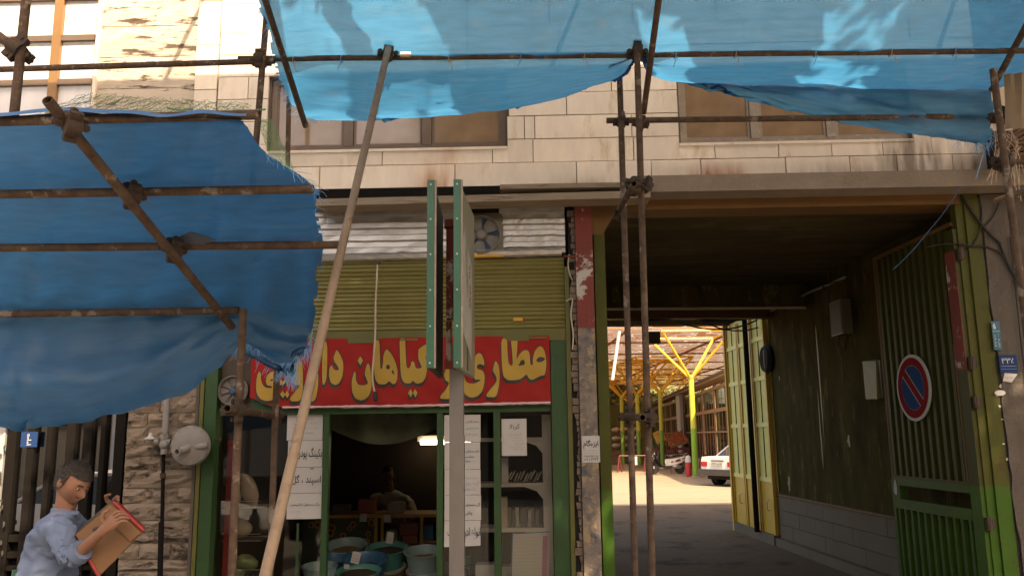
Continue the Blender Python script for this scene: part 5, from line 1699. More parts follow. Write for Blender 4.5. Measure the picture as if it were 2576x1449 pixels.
# --- big upper tarpaulin: slopes down to the wall over the sloping tubes, its lower edge sags between them
UP = .035
def slope_pt(x, y, Y):
    p = W(x, y, Y)
    return p
def on_plane(x, y):                   # plane of the sloping tubes, seen through (x, y)
    n_ = (L1b - L1a).cross(L3a - L1a).normalized()
    d = ray(x, y)
    t = (L1a - CAM).dot(n_) / d.dot(n_)
    p = CAM + d * t
    return p + n_ * (UP if n_.z > 0 else -UP)
xs_ = [664, 780, 900, 1020, 1140, 1260, 1380, 1480, 1560, 1608, 1640, 1740, 1880, 2020, 2160, 2300, 2420, 2500, 2570, 2650]
edge_y = {664: 150, 780: 297, 900: 302, 1020: 296, 1140: 288, 1260: 276, 1380: 252, 1480: 222, 1560: 196, 1608: 172, 1640: 186, 1740: 204, 1880: 214, 2020: 217, 2160: 219, 2300: 221, 2420: 222, 2500: 222, 2570: 195, 2650: 172}
n_pl = (L1b - L1a).cross(L3a - L1a).normalized()
if n_pl.z < 0: n_pl = -n_pl
slope_d = Vector((0, L1b.y - L1a.y, L1b.z - L1a.z)).normalized()
top_row, hi_row, bar_row, mid_row, low_row, edge_row = [], [], [], [], [], []
for i, x in enumerate(xs_):
    xb = x if x > 664 else 694
    ybar = 152 + (130 - 152) * (xb - 640) / (2576 - 640)
    b = W(xb, ybar, YB) + Vector((0, 0, .055))
    ye = edge_y[x]
    e = W(x if x > 664 else 766, ye if x > 664 else 290, -.72)
    if x == 1608:
        e = W(1608, 150, -1.18)
    if x in (1560, 1640):
        e = W(x, ye, -.95)
    pk = 1 if x in (1608,) else 0
    m1 = b.lerp(e, .38) + Vector((0, 0, -.05 * (1 - pk)))
    m2 = b.lerp(e, .72) + Vector((0, 0, -.07 * (1 - pk)))
    h_ = b + slope_d * .75 + Vector((-.02 if i == 0 else 0, 0, .0 - .05 * math.sin(math.pi * (i % 4) / 4)))
    tp_ = b + slope_d * 2.6 + Vector((-.25 if i == 0 else 0, 0, 0))
    if i == 0:
        h_ = W(640, -10, -1.80)
        b = W(690, 153, YB - .0) + Vector((-.02, 0, .05))
        m1 = W(702, 200, -1.08)
        m2 = W(730, 250, -.88)
    top_row.append(tp_); hi_row.append(h_); bar_row.append(b); mid_row.append(m1); low_row.append(m2); edge_row.append(e)
T1, g1_ = sheet('blue_tarpaulin', 'big sunlit blue tarpaulin canopy slung over the scaffold at the top', [top_row, hi_row, bar_row, mid_row, low_row, edge_row], 'tarp_blue', 9, 11,
                lambda u, v, q: fold(u, v, q, .034 * (0.25 + v), 8, 3, 3) + .005 * math.sin(v * 26 + u * 14 + 3 * noise.noise(Vector((u * 6, v * 2, 1)))) * max(0, v - .45), 21, rag=('l',), holes=((.155, .40, .006),))
fringe(T1, [r[0] for r in g1_[8:]], .12, 90, 5, (-.5, 0, -.7), .9)
fringe(T1, g1_[-1][:14], .05, 40, 6)
fringe(T1, [r[-1] for r in g1_[18:]], .16, 90, 7, (.5, 0, -.6), .7)
for k, x in enumerate((740, 860, 1130, 1310, 1470, 1700, 1850, 2050, 2240, 2400)):
    c = W(x, 151 - (x - 640) / 1936 * 22, YB + .055)
    lp = [c + Vector((.006 * math.sin(q), .034 * math.cos(q), .034 * math.sin(q))) for q in [2 * math.pi * i / 10 for i in range(11)]]
    lp += [c + Vector((.01, -.03, -.03)), c + Vector((.02 * (-1) ** k, -.035, -.09)), c + Vector((.03 * (-1) ** k, -.03, -.12))]
    part('tie_cord', MB().path(lp, .0035, 5), 'thread_blue' if k % 2 else 'cord_cream', T1)
# --- second layer on the right: a flap hanging from the lower fold
fx = [1700, 1800, 1900, 2020, 2160, 2300, 2400, 2497]
f_top = [W(x, y, -.69) for x, y in zip(fx, (196, 207, 212, 215, 217, 219, 220, 222))]
f_bot = [W(x, y, -.72) for x, y in zip((1706, 1795, 1900, 2010, 2150, 2290, 2395, 2490), (201, 226, 254, 284, 315, 338, 350, 357))]
f_m = [a.lerp(b, .5) + Vector((0, -.05, 0)) for a, b in zip(f_top, f_bot)]
T2, g2_ = sheet('tarpaulin_flap', 'blue tarpaulin flap hanging before the right brown window', [f_top, f_m, f_bot], 'tarp_blue', 10, 10,
                lambda u, v, q: fold(u * 1.0 - v * .35, v, q, .040 * (.3 + v), 6, 3, 8), 4, rag=('r',))
fringe(T2, [r[-1] for r in g2_], .07, 70, 8, (.3, 0, -.8), .8)
fringe(T2, g2_[-1][-10:], .14, 60, 9, (-.1, 0, -1), .5)
MB().path(hang([W(2484, 366, -.72), W(2470, 400, -.7), W(2455, 450, -.66)], .0), .004).obj('twine', 'thread_blue', label='loose blue twine hanging from the corner of the tarpaulin flap', cat='twine')
# --- left tarpaulin over the lower canopy frame
up = Vector((0, .015, .045))
def row(pts, Y, dz=True):
    return [W(x, y, Y if not isinstance(Y, list) else Y[i]) + (up if dz else Vector()) for i, (x, y) in enumerate(pts)]
C = []
C.append(row([(-130, 270), (0, 290), (120, 280), (180, 268), (260, 284), (370, 288), (480, 292), (560, 296), (606, 300)], -3.75, False))
C.append(row([(-130, 330), (0, 330), (120, 330), (220, 330), (320, 330), (420, 328), (510, 326), (580, 328), (618, 335)], -3.62))
C.append(row([(-130, 410), (0, 410), (120, 410), (220, 410), (330, 408), (440, 406), (530, 402), (615, 398), (668, 402)], -3.36))
C.append(row([(-130, 489), (0, 487), (120, 485), (220, 484), (340, 482), (460, 480), (580, 478), (690, 477), (792, 486)], -3.10))
C.append(row([(-130, 556), (0, 556), (120, 556), (230, 556), (350, 556), (480, 554), (600, 552), (700, 552), (797, 552)], -2.86))
C.append(row([(-130, 624), (0, 622), (120, 621), (240, 620), (370, 620), (500, 618), (610, 617), (710, 616), (807, 618)], -2.58))
C.append(row([(-130, 706), (0, 706), (120, 705), (240, 704), (370, 704), (490, 703), (600, 704), (700, 712), (792, 725)], -2.28))
C.append(row([(-130, 790), (0, 788), (120, 786), (240, 785), (360, 783), (480, 782), (590, 790), (690, 820), (778, 840)], [-1.96] * 6 + [-1.95, -1.92, -1.9]))
C.append(row([(-130, 860), (0, 862), (120, 868), (240, 866), (360, 850), (480, 832), (600, 822), (690, 862), (774, 872)], -1.92, False))
C.append(row([(-130, 960), (0, 968), (120, 968), (235, 958), (350, 936), (470, 892), (596, 852), (690, 900), (748, 900)], [-2.0, -2.02, -2.02, -2.0, -1.98, -1.95, -1.9, -1.88, -1.88], False))
C.append(row([(-130, 1040), (22, 1070), (110, 1064), (230, 1050), (345, 1028), (470, 980), (592, 888), (700, 930), (738, 946)], [-1.9] * 9, False))
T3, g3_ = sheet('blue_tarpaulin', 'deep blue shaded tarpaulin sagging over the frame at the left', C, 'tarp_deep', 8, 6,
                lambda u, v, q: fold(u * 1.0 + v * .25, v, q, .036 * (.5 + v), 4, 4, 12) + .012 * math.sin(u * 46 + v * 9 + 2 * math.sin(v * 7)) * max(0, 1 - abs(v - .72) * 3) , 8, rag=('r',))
nr3 = len(g3_)
fringe(T3, [r[-1] for r in g3_[20:44]], .06, 34, 31, (.4, 0, -.3), .8)
fringe(T3, [r[-1] for r in g3_[42:]] + g3_[-1][-8:][::-1], .12, 150, 32, (-.1, 0, -1), .6)
fringe(T3, [g3_[-6][k] for k in range(48, 62)], .15, 80, 33, (-.2, -.1, -1), .5)
fringe(T3, [r[-2] for r in g3_[12:22]], .10, 40, 34, (.5, -.1, -.4), .8)
part('grey_patch', MB().poly([W(438, 602, -2.66), W(478, 584, -2.68), W(545, 604, -2.66), (W(500, 618, -2.64)), W(470, 616, -2.64)], (0, .004, .004)), 'patch_grey', T3)
# folded hem of blue and green cloth lying over the topmost tube
rows = [[W(x, y, Y) + Vector((0, 0, .006 * noise.noise(Vector((x * .015, y * .05, 2))))) for x in range(-60, 640, 20)] for (y, Y) in ((290, -3.78), (285, -3.77), (281, -3.72), (283, -3.66))]
for r_ in rows:
    for i, p in enumerate(r_):
        p.z += .03 * math.exp(-((i * 20 - 60 - 190) / 70) ** 2) - .008 * math.sin(i * .6)
mb = MB().grid(rows)
hm = mb.obj('cloth_hem', 'hem_blue', smooth=True, label='pale blue hem of cloth folded over the topmost left tube', cat='cloth')
# --- green netting
def netting(name, label, quad, nu, nv, m, r=.0022, jit=.01, seed=1, sag=.0):
    a, b, c, d = (Vector(p) for p in quad)
    rng = random.Random(seed)
    P_ = [[(a.lerp(b, i / nu)).lerp(d.lerp(c, i / nu), j / nv) + Vector((rng.uniform(-jit, jit), rng.uniform(-jit, jit) - sag * math.sin(math.pi * i / nu), rng.uniform(-jit, jit))) for i in range(nu + 1)] for j in range(nv + 1)]
    mb = MB()
    for j in range(nv):
        for i in range(nu):
            for q in ((P_[j][i], P_[j + 1][i + 1]), (P_[j][i + 1], P_[j + 1][i])):
                mb.cyl(q[0], q[1], r, n=3, cap=False)
    return mb.obj(name, m, label=label, cat='net')
netting('green_net', 'thin green net strip hanging beside the left brown window', (W(645, 300, -.6), W(686, 300, -.3), W(745, 440, -.3), W(690, 430, -.6)), 12, 26, 'net_green', .0018, .006)
netting('green_net', 'green net bunched along the topmost left tube', (W(90, 292, -3.6), W(650, 292, -3.6), W(620, 262, -3.2), (W(210, 236, -3.2))), 60, 8, 'net_green', .0011, .012, 2)
MB().path([W(420, 272, -3.66), W(470, 281, -3.66), W(560, 284, -3.66), W(668, 276, -3.66)], .005).obj('twine', 'net_green', label='green twine stretched above the topmost left tube', cat='twine')
# --- right edge: brown shade cloth and straw bundle
rows = [[W(x, y, -1.1) + Vector((0, .05 * noise.noise(Vector((x * .05, y * .01, 4))), 0)) for x in range(2530, 2680, 12)] for y in range(185, 340, 20)]
MB().grid(rows).obj('shade_cloth', 'net_brown', smooth=True, label='brown shade cloth hanging at the upper right edge', cat='cloth')
sb_ = thing('straw_bundle', 'dark bundle of reed and straw piled at the right edge above the ledge', 'bundle', tuple(W(2560, 400, -.4)))
mb = MB()
rng = random.Random(9)
for k in range(110):
    a = W(2500 + rng.uniform(0, 20), 395 + rng.uniform(-45, 40), -.35 + rng.uniform(-.12, .12))
    b = W(2660, 330 + rng.uniform(-60, 90), -.35 + rng.uniform(-.2, .2))
    mb.path([a, a.lerp(b, .5) + Vector((0, 0, rng.uniform(-.03, .05))), b], rng.uniform(.004, .011), 4)
part('straw', mb, 'crate_wood', sb_, kind='stuff')
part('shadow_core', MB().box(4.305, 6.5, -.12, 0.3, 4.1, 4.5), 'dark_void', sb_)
mb = MB()
for k in range(26):
    a = W(2500 + rng.uniform(0, 50), 330 + rng.uniform(-20, 60), -.5)
    mb.path([a, a + Vector((rng.uniform(-.05, .1), -.02, -.12)), a + Vector((rng.uniform(-.15, .1), 0, -.3 - rng.uniform(0, .2)))], .003, 3)
part('loose_straw', mb, 'cord_cream', sb_, kind='stuff')

# ================================================================== above the frame: unseen deck and street trees added for the shade they cast
dk = thing('shade_deck', 'unseen timber deck added above the tarpaulin to shade the wall', 'deck', (0, -2, 7))
for k in range(5):
    y = -1.42 - k * .245
    part('plank', MB().box(-9 + random.uniform(-.2, .2), 9 + random.uniform(-.2, .2), y - .235, y, 7.0, 7.045), 'timber', dk)
for k, runs in enumerate((((-9, -1.1), (-.40, -.20), (.5, 2.1), (2.4, 3.3), (3.9, 9)), ((-9, -1.1), (-.48, -.28), (.4, 2.0), (2.35, 3.3), (3.9, 9)), ((-9, -1.1), (-.60, -.40), (.2, 1.8), (2.2, 3.25), (3.85, 9)), ((-9, -1.1), (-.72, -.52), (0, 3.2), (3.8, 9)), ((-9, -1.1), (-.85, -.65), (-.2, 3.2), (3.7, 9)))):
    y = -2.655 - k * .245  # gaps cut so that sun patches land on the big tarpaulin
    for xa, xb in runs:
        sa, sb_x = (0 if abs(xa) > 8 or xa == -1.1 else -.16), (0 if abs(xb) > 8 or xb == -1.1 else -.16)
        y0 = y - .244
        part('plank', MB().hexa([(xa + sa, y0, 7.0), (xb + sb_x, y0, 7.0), (xb, y, 7.0), (xa, y, 7.0), (xa + sa, y0, 7.045), (xb + sb_x, y0, 7.045), (xb, y, 7.045), (xa, y, 7.045)]), 'timber', dk)
for x in (-6.5, -2.9, 0.9, 4.6):
    part('transom', MB().cyl((x, -3.9, 6.96), (x, -.2, 6.96), .024, n=8), 'tube_steel', dk)
def tree(name, label, base, h, cr, crown_z, nleaf, leafm, lsz, seed, group=None, cat='tree', lean=(0, 0, 0)):
    rng = random.Random(seed)
    t = thing(name, label, cat, base, group=group)
    base = Vector(base)
    tk = MB()
    top = base + Vector((rng.uniform(-.3, .3), rng.uniform(-.3, .3), crown_z - cr * .2))
    r0 = h * .022
    cofs = Vector(lean)
    top += cofs * .9
    tk.path([base, base.lerp(top, .4) + Vector((rng.uniform(-.1, .1), rng.uniform(-.1, .1), 0)), top], [r0 * 1.2, r0, r0 * .6], 8)
    tips = []
    cc = base + cofs + Vector((0, 0, crown_z))
    for k in range(14 if nleaf < 6000 else 34):
        a = rng.uniform(0, 2 * math.pi)
        el = rng.uniform(-.3, 1.2)
        tip = cc + Vector((math.cos(a) * math.cos(el) * cr * rng.uniform(.5, .95), math.sin(a) * math.cos(el) * cr * rng.uniform(.5, .95), math.sin(el) * cr * .8))
        st = base.lerp(top, rng.uniform(.6, 1))
        tk.path([st, st.lerp(tip, .5) + Vector((0, 0, .2)), tip], [r0 * .4, r0 * .25, r0 * .08], 5)
        tips += [tip, st.lerp(tip, .7)]
    part('trunk', tk, 'bark', t)
    vs, fs = [], []
    for k in range(nleaf):
        c = rng.choice(tips) + Vector((rng.gauss(0, 1), rng.gauss(0, 1), rng.gauss(0, .8))) * cr * .17
        s_ = lsz * rng.uniform(.6, 1.3)
        a = Vector((rng.gauss(0, 1), rng.gauss(0, 1), rng.gauss(0, .6))).normalized()
        b = a.orthogonal().normalized()
        i = len(vs)
        vs += [c - a * s_, c + b * s_ * .45, c + a * s_, c - b * s_ * .45]
        fs.append((i, i + 1, i + 2, i + 3))
    part('crown', MB().add(vs, fs), leafm, t, kind='stuff')
    return t
tree('shade_tree', 'leafy tree added behind the viewer to shade the left tarpaulin and shop', (-2.2, -9.4, -.1), 9, 2.4, 7.9, 22000, 'leaf', .11, 2, 'unseen street trees added for shade', lean=(3.9, 2.1, 0))  # unseen trees added over the street, crowns placed to shade the front
tree('shade_tree', 'leafy tree added to the right behind the viewer to shade the gateway', (4.6, -9.2, -.1), 9, 2.8, 7.9, 18000, 'leaf', .11, 5, 'unseen street trees added for shade', lean=(1.5, 2.2, 0))
tree('shade_tree', 'smaller leafy tree added at the left to shade the stone pier', (-3.6, -8.8, -.1), 9, 1.4, 7.2, 8000, 'leaf', .11, 8, 'unseen street trees added for shade', lean=(2.9, 3.2, 0))
# ================================================================== COURTYARD BEYOND THE PASSAGE
def z0at(v): return 0.0
# yellow glazed doors at the end of the passage
yd = thing('glazed_doors', 'yellow steel glazed doors catching light at the end of the passage', 'door', Q(4.6, 15, 0))
DU = 4.53
v0, v1 = 13.55, 15.74
leafs = [(13.55, 14.24), (14.28, 15.00), (15.04, 15.74)]
part('sill', MB().qbox(DU - .05, DU + .2, v0, v1, 0.0, 0.17), 'wall_tile', yd)
for (a, b) in leafs:
    lf = part('leaf_panel', MB().qbox(DU, DU + .03, a + .03, b - .03, 0.17, 0.98), 'door_yellow', yd)
    part('frame', MB().qbox(DU - .02, DU + .04, a, a + .05, .17, 3.72).qbox(DU - .02, DU + .04, b - .05, b, .17, 3.72), 'door_yellow', yd)
    m_ = (a + b) / 2
    part('mullion', MB().qbox(DU - .006, DU + .02, m_ - .008, m_ + .008, .99, 3.70), 'black_iron', yd)
    for z in (0.98, 1.86, 2.62, 3.28):
        part('rail', MB().qbox(DU - .015, DU + .035, a + .051, b - .051, z, z + .07), 'door_cream', yd)
    for z0, z1 in ((1.05, 1.86), (1.93, 2.62), (2.69, 3.28), (3.35, 3.72)):
        for (p, q) in ((a + .052, m_ - .013), (m_ + .013, b - .052)):
            part('pane', MB().qbox(DU + .004, DU + .010, p, q, z0, z1), 'door_pane', yd)
    part('handle', MB().path([Q(DU - .02, a + .2, .70), Q(DU - .06, a + .2, .68), Q(DU - .06, a + .2, .55), Q(DU - .02, a + .2, .53)], .012), 'chrome', yd)
part('backing', MB().qbox(DU + .06, DU + .08, v0, v1, .17, 3.8), 'door_cream', yd)
part('end_post', MB().qbox(DU - .05, DU + .05, 15.741, 15.82, 0, 3.8), 'door_yellow', yd)
# arcade of glazed shops on the right of the court
def ang(x):
    d = ray(x, 1090)
    return math.atan2(d.x, d.y)
aa = ang(1452)
AV = Vector((math.sin(aa), math.cos(aa), 0))
AU = Vector((math.cos(aa), -math.sin(aa), 0))
u0, z_ = QV(1842, 936, 33.0)
A0 = Q(u0, 33.0, 0)
def AQ(s, t, z):                      # s along the arcade, t towards the court (negative = inside)
    return A0 + AV * s - AU * t + Vector((0, 0, z))
def abox(s0, s1, t0, t1, z0, z1):
    return MB().hexa([AQ(s0, t0, z0), AQ(s1, t0, z0), AQ(s1, t1, z0), AQ(s0, t1, z0), AQ(s0, t0, z1), AQ(s1, t0, z1), AQ(s1, t1, z1), AQ(s0, t1, z1)])
ar = thing('arcade_building', 'long row of brown glazed shopfronts along the courtyard', 'building', A0)
part('back_wall', abox(-6, 34, -6, -3, 0, 4.2), 'arcade_wall', ar)
part('sill', abox(-6, 34, -.2, .0, 0, 0.55), 'arcade_wall', ar)
for z, h in ((1.82, .07), (2.72, .16), (3.72, .14)):
    part('transom', abox(-6, 34, -.12, .0, z, z + h), 'arcade_frame', ar)
part('eaves', abox(-6, 34, -.3, .45, 4.02, 4.14), 'arcade_frame', ar)
part('gutter', abox(-6, 34, .46, .54, 4.10, 4.20), 'bumper', ar)
s = -6.0
k = 0
while s < 33:
    wd = 3.6
    part('pier', abox(s, s + .16, -.14, .02, .55, 4.02), 'arcade_frame', ar)
    nb = 4 if s < 12 else 3
    for j in range(nb):
        a = s + .16 + (wd - .16) * j / nb
        b = s + .16 + (wd - .16) * (j + 1) / nb
        if j:
            part('mullion', abox(a - .025, a + .025, -.06, -.035, .55, 4.0), 'arcade_frame', ar)
        for (z0, z1, mm) in ((.56, 1.82, 'court_glass'), (1.89, 2.72, 'court_glass'), (2.88, 3.72, 'court_green' if (j + k) % 4 == 2 else 'court_glass')):
            part('pane', abox(a + .03, b - .03, -.052, -.046, z0, z1), mm, ar)
    s += wd
    k += 1
part('interior', abox(-6, 34, -2.6, -2.5, 0, 4.0), 'cloth_dark', ar)
# pale panel and pipes between the stalls
pn = thing('advert_board', 'tall pale board leaning on the arcade between green columns', 'board', AQ(15.5, .3, 0))
part('board', abox(15.0, 16.6, .28, .33, 0.4, 4.0), 'white_enamel', pn)
for q, s in enumerate((14.4, 13.8)):
    MB().cyl(AQ(s, .3, 0), AQ(s, .3, 4.0), .06, n=8).obj('drain_pipe', 'post_grey', label=('pale drainpipe beside the tall leaning board', 'pale drainpipe nearest the steel tree column')[q], cat='pipe')
# steel tree columns
def steel_tree(label, u, v, spread, zt, grp='steel tree columns carrying the courtyard roof', rot=0):
    t = thing('steel_column', label, 'column', Q(u, v, 0), group=grp)
    part('pole', MB().cyl(Q(u, v, 0), Q(u, v, 4.08), .125, .115, 16), 'steel_green', t, True)
    part('collar', MB().lathe(Q(u, v, 4.08), [(.115, 0), (.15, .02), (.15, .06), (.10, .16), (0, .16)], 14), 'steel_green', t)
    part('foot', MB().lathe(Q(u, v, 0.003), [(.24, 0), (.22, .03), (.13, .05)], 12), 'concrete', t)
    tips = [(-1, -1), (1, -1), (1, 1), (-1, 1)]
    pts = []
    for (du, dv) in tips:
        cu, su = math.cos(rot), math.sin(rot)
        p = Q(u + (du * cu - dv * su) * spread, v + (du * su + dv * cu) * spread, zt)
        pts.append(p)
        part('arm', MB().cyl(Q(u + du * .05, v + dv * .05, 4.12), p, .06, .055, 10), 'steel_yellow', t, True)
    for a, b in zip(pts, pts[1:] + pts[:1]):
        part('ring_beam', MB().cyl(a, b, .05, n=8), 'steel_yellow', t, True)
    return t
u_, _z = QV(1750, 1191, 35.4)
steel_tree('nearest steel tree column, yellow above and green below, lit by the sun', u_, 35.4, 1.45, 5.95)
for i, (x, v, lab) in enumerate(((1664, 47, 'second steel tree column beside the tall pale board'), (1606, 49, 'steel tree column behind the front scaffold upright'), (1566, 52, 'steel tree column just right of the green gate jamb'), (1690, 60, 'far steel tree column in front of the arcade windows'), (1590, 66, 'farthest steel tree column near the back green wall'))):
    u_, _z = QV(x, 1080, v)
    steel_tree(lab, u_, v, 1.6, 5.95)
u_, _z = QV(1540, 900, 36)
MB().cyl(Q(u_ - .02, 36, 4.1), Q(u_ + .35, 36, 6.2), .07, n=8).obj('roof_strut', 'white_enamel', label='bright white strut beside the green jamb under the roof', cat='strut')
# roof of split reed mats on rafters, light leaking through the gaps
rf = thing('reed_roof', 'brown reed mat roof with sun leaking through over the courtyard', 'roof', Q(9, 50, 6))
rng = random.Random(17)
mb = MB()
vs, fs = [], []
ru0, ru1, rv0, rv1 = -6, 26, 36.8, 84
v = rv0
j = 0
while v < rv1:
    dv = .17
    u = ru0 + rng.uniform(-.3, 0)
    while u < ru1:
        du = rng.uniform(.5, 1.5)
        if noise.noise(Vector((u * .35, v * .5, 1))) > .0 and rng.random() < .22:
            u += rng.uniform(.05, .16)
            continue
        z = 6.62 + .03 * noise.noise(Vector((u * .3, v * .2, 3))) + rng.uniform(-.004, .004)
        i = len(vs)
        vs += [Q(u, v, z), Q(u + du, v, z), Q(u + du, v + dv * 1.04, z + .002), Q(u, v + dv * 1.04, z + .002)]
        fs.append((i, i + 1, i + 2, i + 3))
        u += du + rng.uniform(.0, .03)
    v += dv
part('reed_mat', MB().add(vs, fs), 'roof_mat', rf, kind='stuff')
for i in range(6):
    u = -4 + i * 5.2
    part('rafter', MB().qbox(u, u + .07, rv0, rv1, 6.48, 6.57), 'crate_wood', rf)
for i in range(9):
    v = rv0 + i * 6.0
    part('purlin', MB().qbox(ru0, ru1, v, v + .06, 6.40, 6.475), 'crate_wood', rf)
# far end wall, raised platform
MB().qbox(-10, 24, 52, 110, -.1, 0.45).obj('terrace', 'asphalt', kind='structure')
ew = thing('court_wall', 'dark green wall closing the far end of the courtyard', 'wall', Q(6, 70, 0))
part('wall', MB().qbox(-14, 24, 72, 72.4, 0, 4.3), 'court_green', ew)
for i in range(18):
    part('bay_post', MB().qbox(-12 + i * 2, -11.86 + i * 2, 71.9, 71.999, 0, 4.3), 'green_paint', ew)
for i, (x, v, h, cr) in enumerate(((1545, 84, 9, 4.2), (1600, 92, 10, 4.6), (1660, 88, 8.5, 3.8), (1500, 90, 10, 4.5), (1720, 96, 10, 4.5))):
    u_, _z = QV(x, 1080, v)
    tree('court_tree', ('pale leafy tree behind the green wall at the left of the gap', 'tall leafy tree behind the courtyard seen past the front upright', 'leafy tree behind the second steel column', 'leafy tree behind the green jamb', 'leafy tree farthest right behind the courtyard')[i], Q(u_, v, 0), h, cr, h * .55, 2600, 'leaf_far', .32, 40 + i, 'trees behind the courtyard')
# litter bin
u_, _z = QV(1733, 1194, 35.9)
bn = thing('litter_bin', 'slim red litter bin with a white domed lid beside the column', 'bin', Q(u_, 35.9, 0))
part('body', MB().lathe(Q(u_, 35.9, 0), [(.0, 0), (.115, 0), (.135, .58), (.13, .60), (0, .6)], 16), 'bin_red', bn, True)
part('lid', MB().lathe(Q(u_, 35.9, .6), [(.15, 0), (.15, .04), (.10, .24), (.04, .29), (0, .29)], 16), 'white_enamel', bn, True)
# red barriers
for i, (xa, xb, v, t) in enumerate(((1558, 1624, 41, 'low red tube barrier with a white card behind the twin uprights'), (1762, 1800, 40, 'low red rail behind the nearest steel column'), (1676, 1726, 46, 'red trestle rail under the sloping fruit stall'))):
    ua, ub = QV(xa, 1150, v)[0], QV(xb, 1150, v)[0]
    b_ = thing('barrier', t, 'barrier', Q((ua + ub) / 2, v, 0))
    part('rail', MB().cyl(Q(ua, v, .78), Q(ub, v, .78), .035, n=8), 'barrier_red', b_)
    for u in (ua, ub):
        part('leg', MB().cyl(Q(u, v, .78), Q(u - .12, v - .1, 0), .035, n=8), 'barrier_red', b_)
        part('leg', MB().cyl(Q(u, v, .78), Q(u + .12, v + .15, 0), .035, n=8), 'barrier_red', b_)
    if i == 0:
        u = QV(1598, 1150, v)[0]
        part('card', MB().qbox(u - .2, u + .08, v - .06, v - .05, .35, .75), 'paper', b_)
# fruit stalls
def stall(lab, x0, x1, v, zlow, zhigh, fm):
    ua, ub = QV(x0, 1120, v)[0], QV(x1, 1120, v)[0]
    t = thing('fruit_stall', lab, 'stall', Q((ua + ub) / 2, v, 0))
    part('trestle', MB().qbox(ua, ub, v - .4, v - .3, zlow - .12, zlow).qbox(ua, ua + .08, v - .4, v + .8, 0, zlow - .121).qbox(ub - .08, ub, v - .4, v + .8, 0, zlow - .121), 'barrier_red', t)
    part('tray', MB().hexa([Q(ua, v - .4, zlow), Q(ub, v - .4, zlow + .25), Q(ub, v + .9, zhigh + .25), Q(ua, v + .9, zhigh), Q(ua, v - .4, zlow + .06), Q(ub, v - .4, zlow + .31), Q(ub, v + .9, zhigh + .31), Q(ua, v + .9, zhigh + .06)]), 'crate_wood', t)
    fr_ = MB()
    rg = random.Random(int(x0))
    for k in range(170):
        s_, r_ = rg.random(), rg.random()
        fr_.ball(Q(ua + (ub - ua) * s_, v - .35 + 1.2 * r_, zlow + (zhigh - zlow) * r_ + .25 * s_ + .10), .075, n=6, m=4)
    part('fruit', fr_, fm, t, kind='stuff')
stall('sloping fruit stall heaped with red fruit left of the column', 1683, 1730, 46.5, 1.05, 1.65, 'fruit_red')
stall('fruit stall with yellow produce behind the scooter', 1652, 1672, 50, 1.15, 1.7, 'fruit_yellow')
# shelf of sacks at the far left
u_, _z = QV(1564, 1100, 55)
sh_ = thing('goods_rack', 'red shop rack with pale sacks behind the green jamb', 'rack', Q(u_, 55, .45))
for du in (0, 1.2):
    part('upright', MB().qbox(u_ + du, u_ + du + .1, 55, 55.1, .45, 2.9 - du), 'barrier_red', sh_)
for z in (.9, 1.35, 1.9):
    part('shelf', MB().qbox(u_ - .6, u_ + 1.3, 55, 55.6, z, z + .05), 'barrier_red', sh_)
    for k in range(3):
        part('sack', MB().ball(Q(u_ - .3 + k * .55, 55.3, z + .2), .32, .3, .17, 10, 6), 'cord_cream', sh_, True)
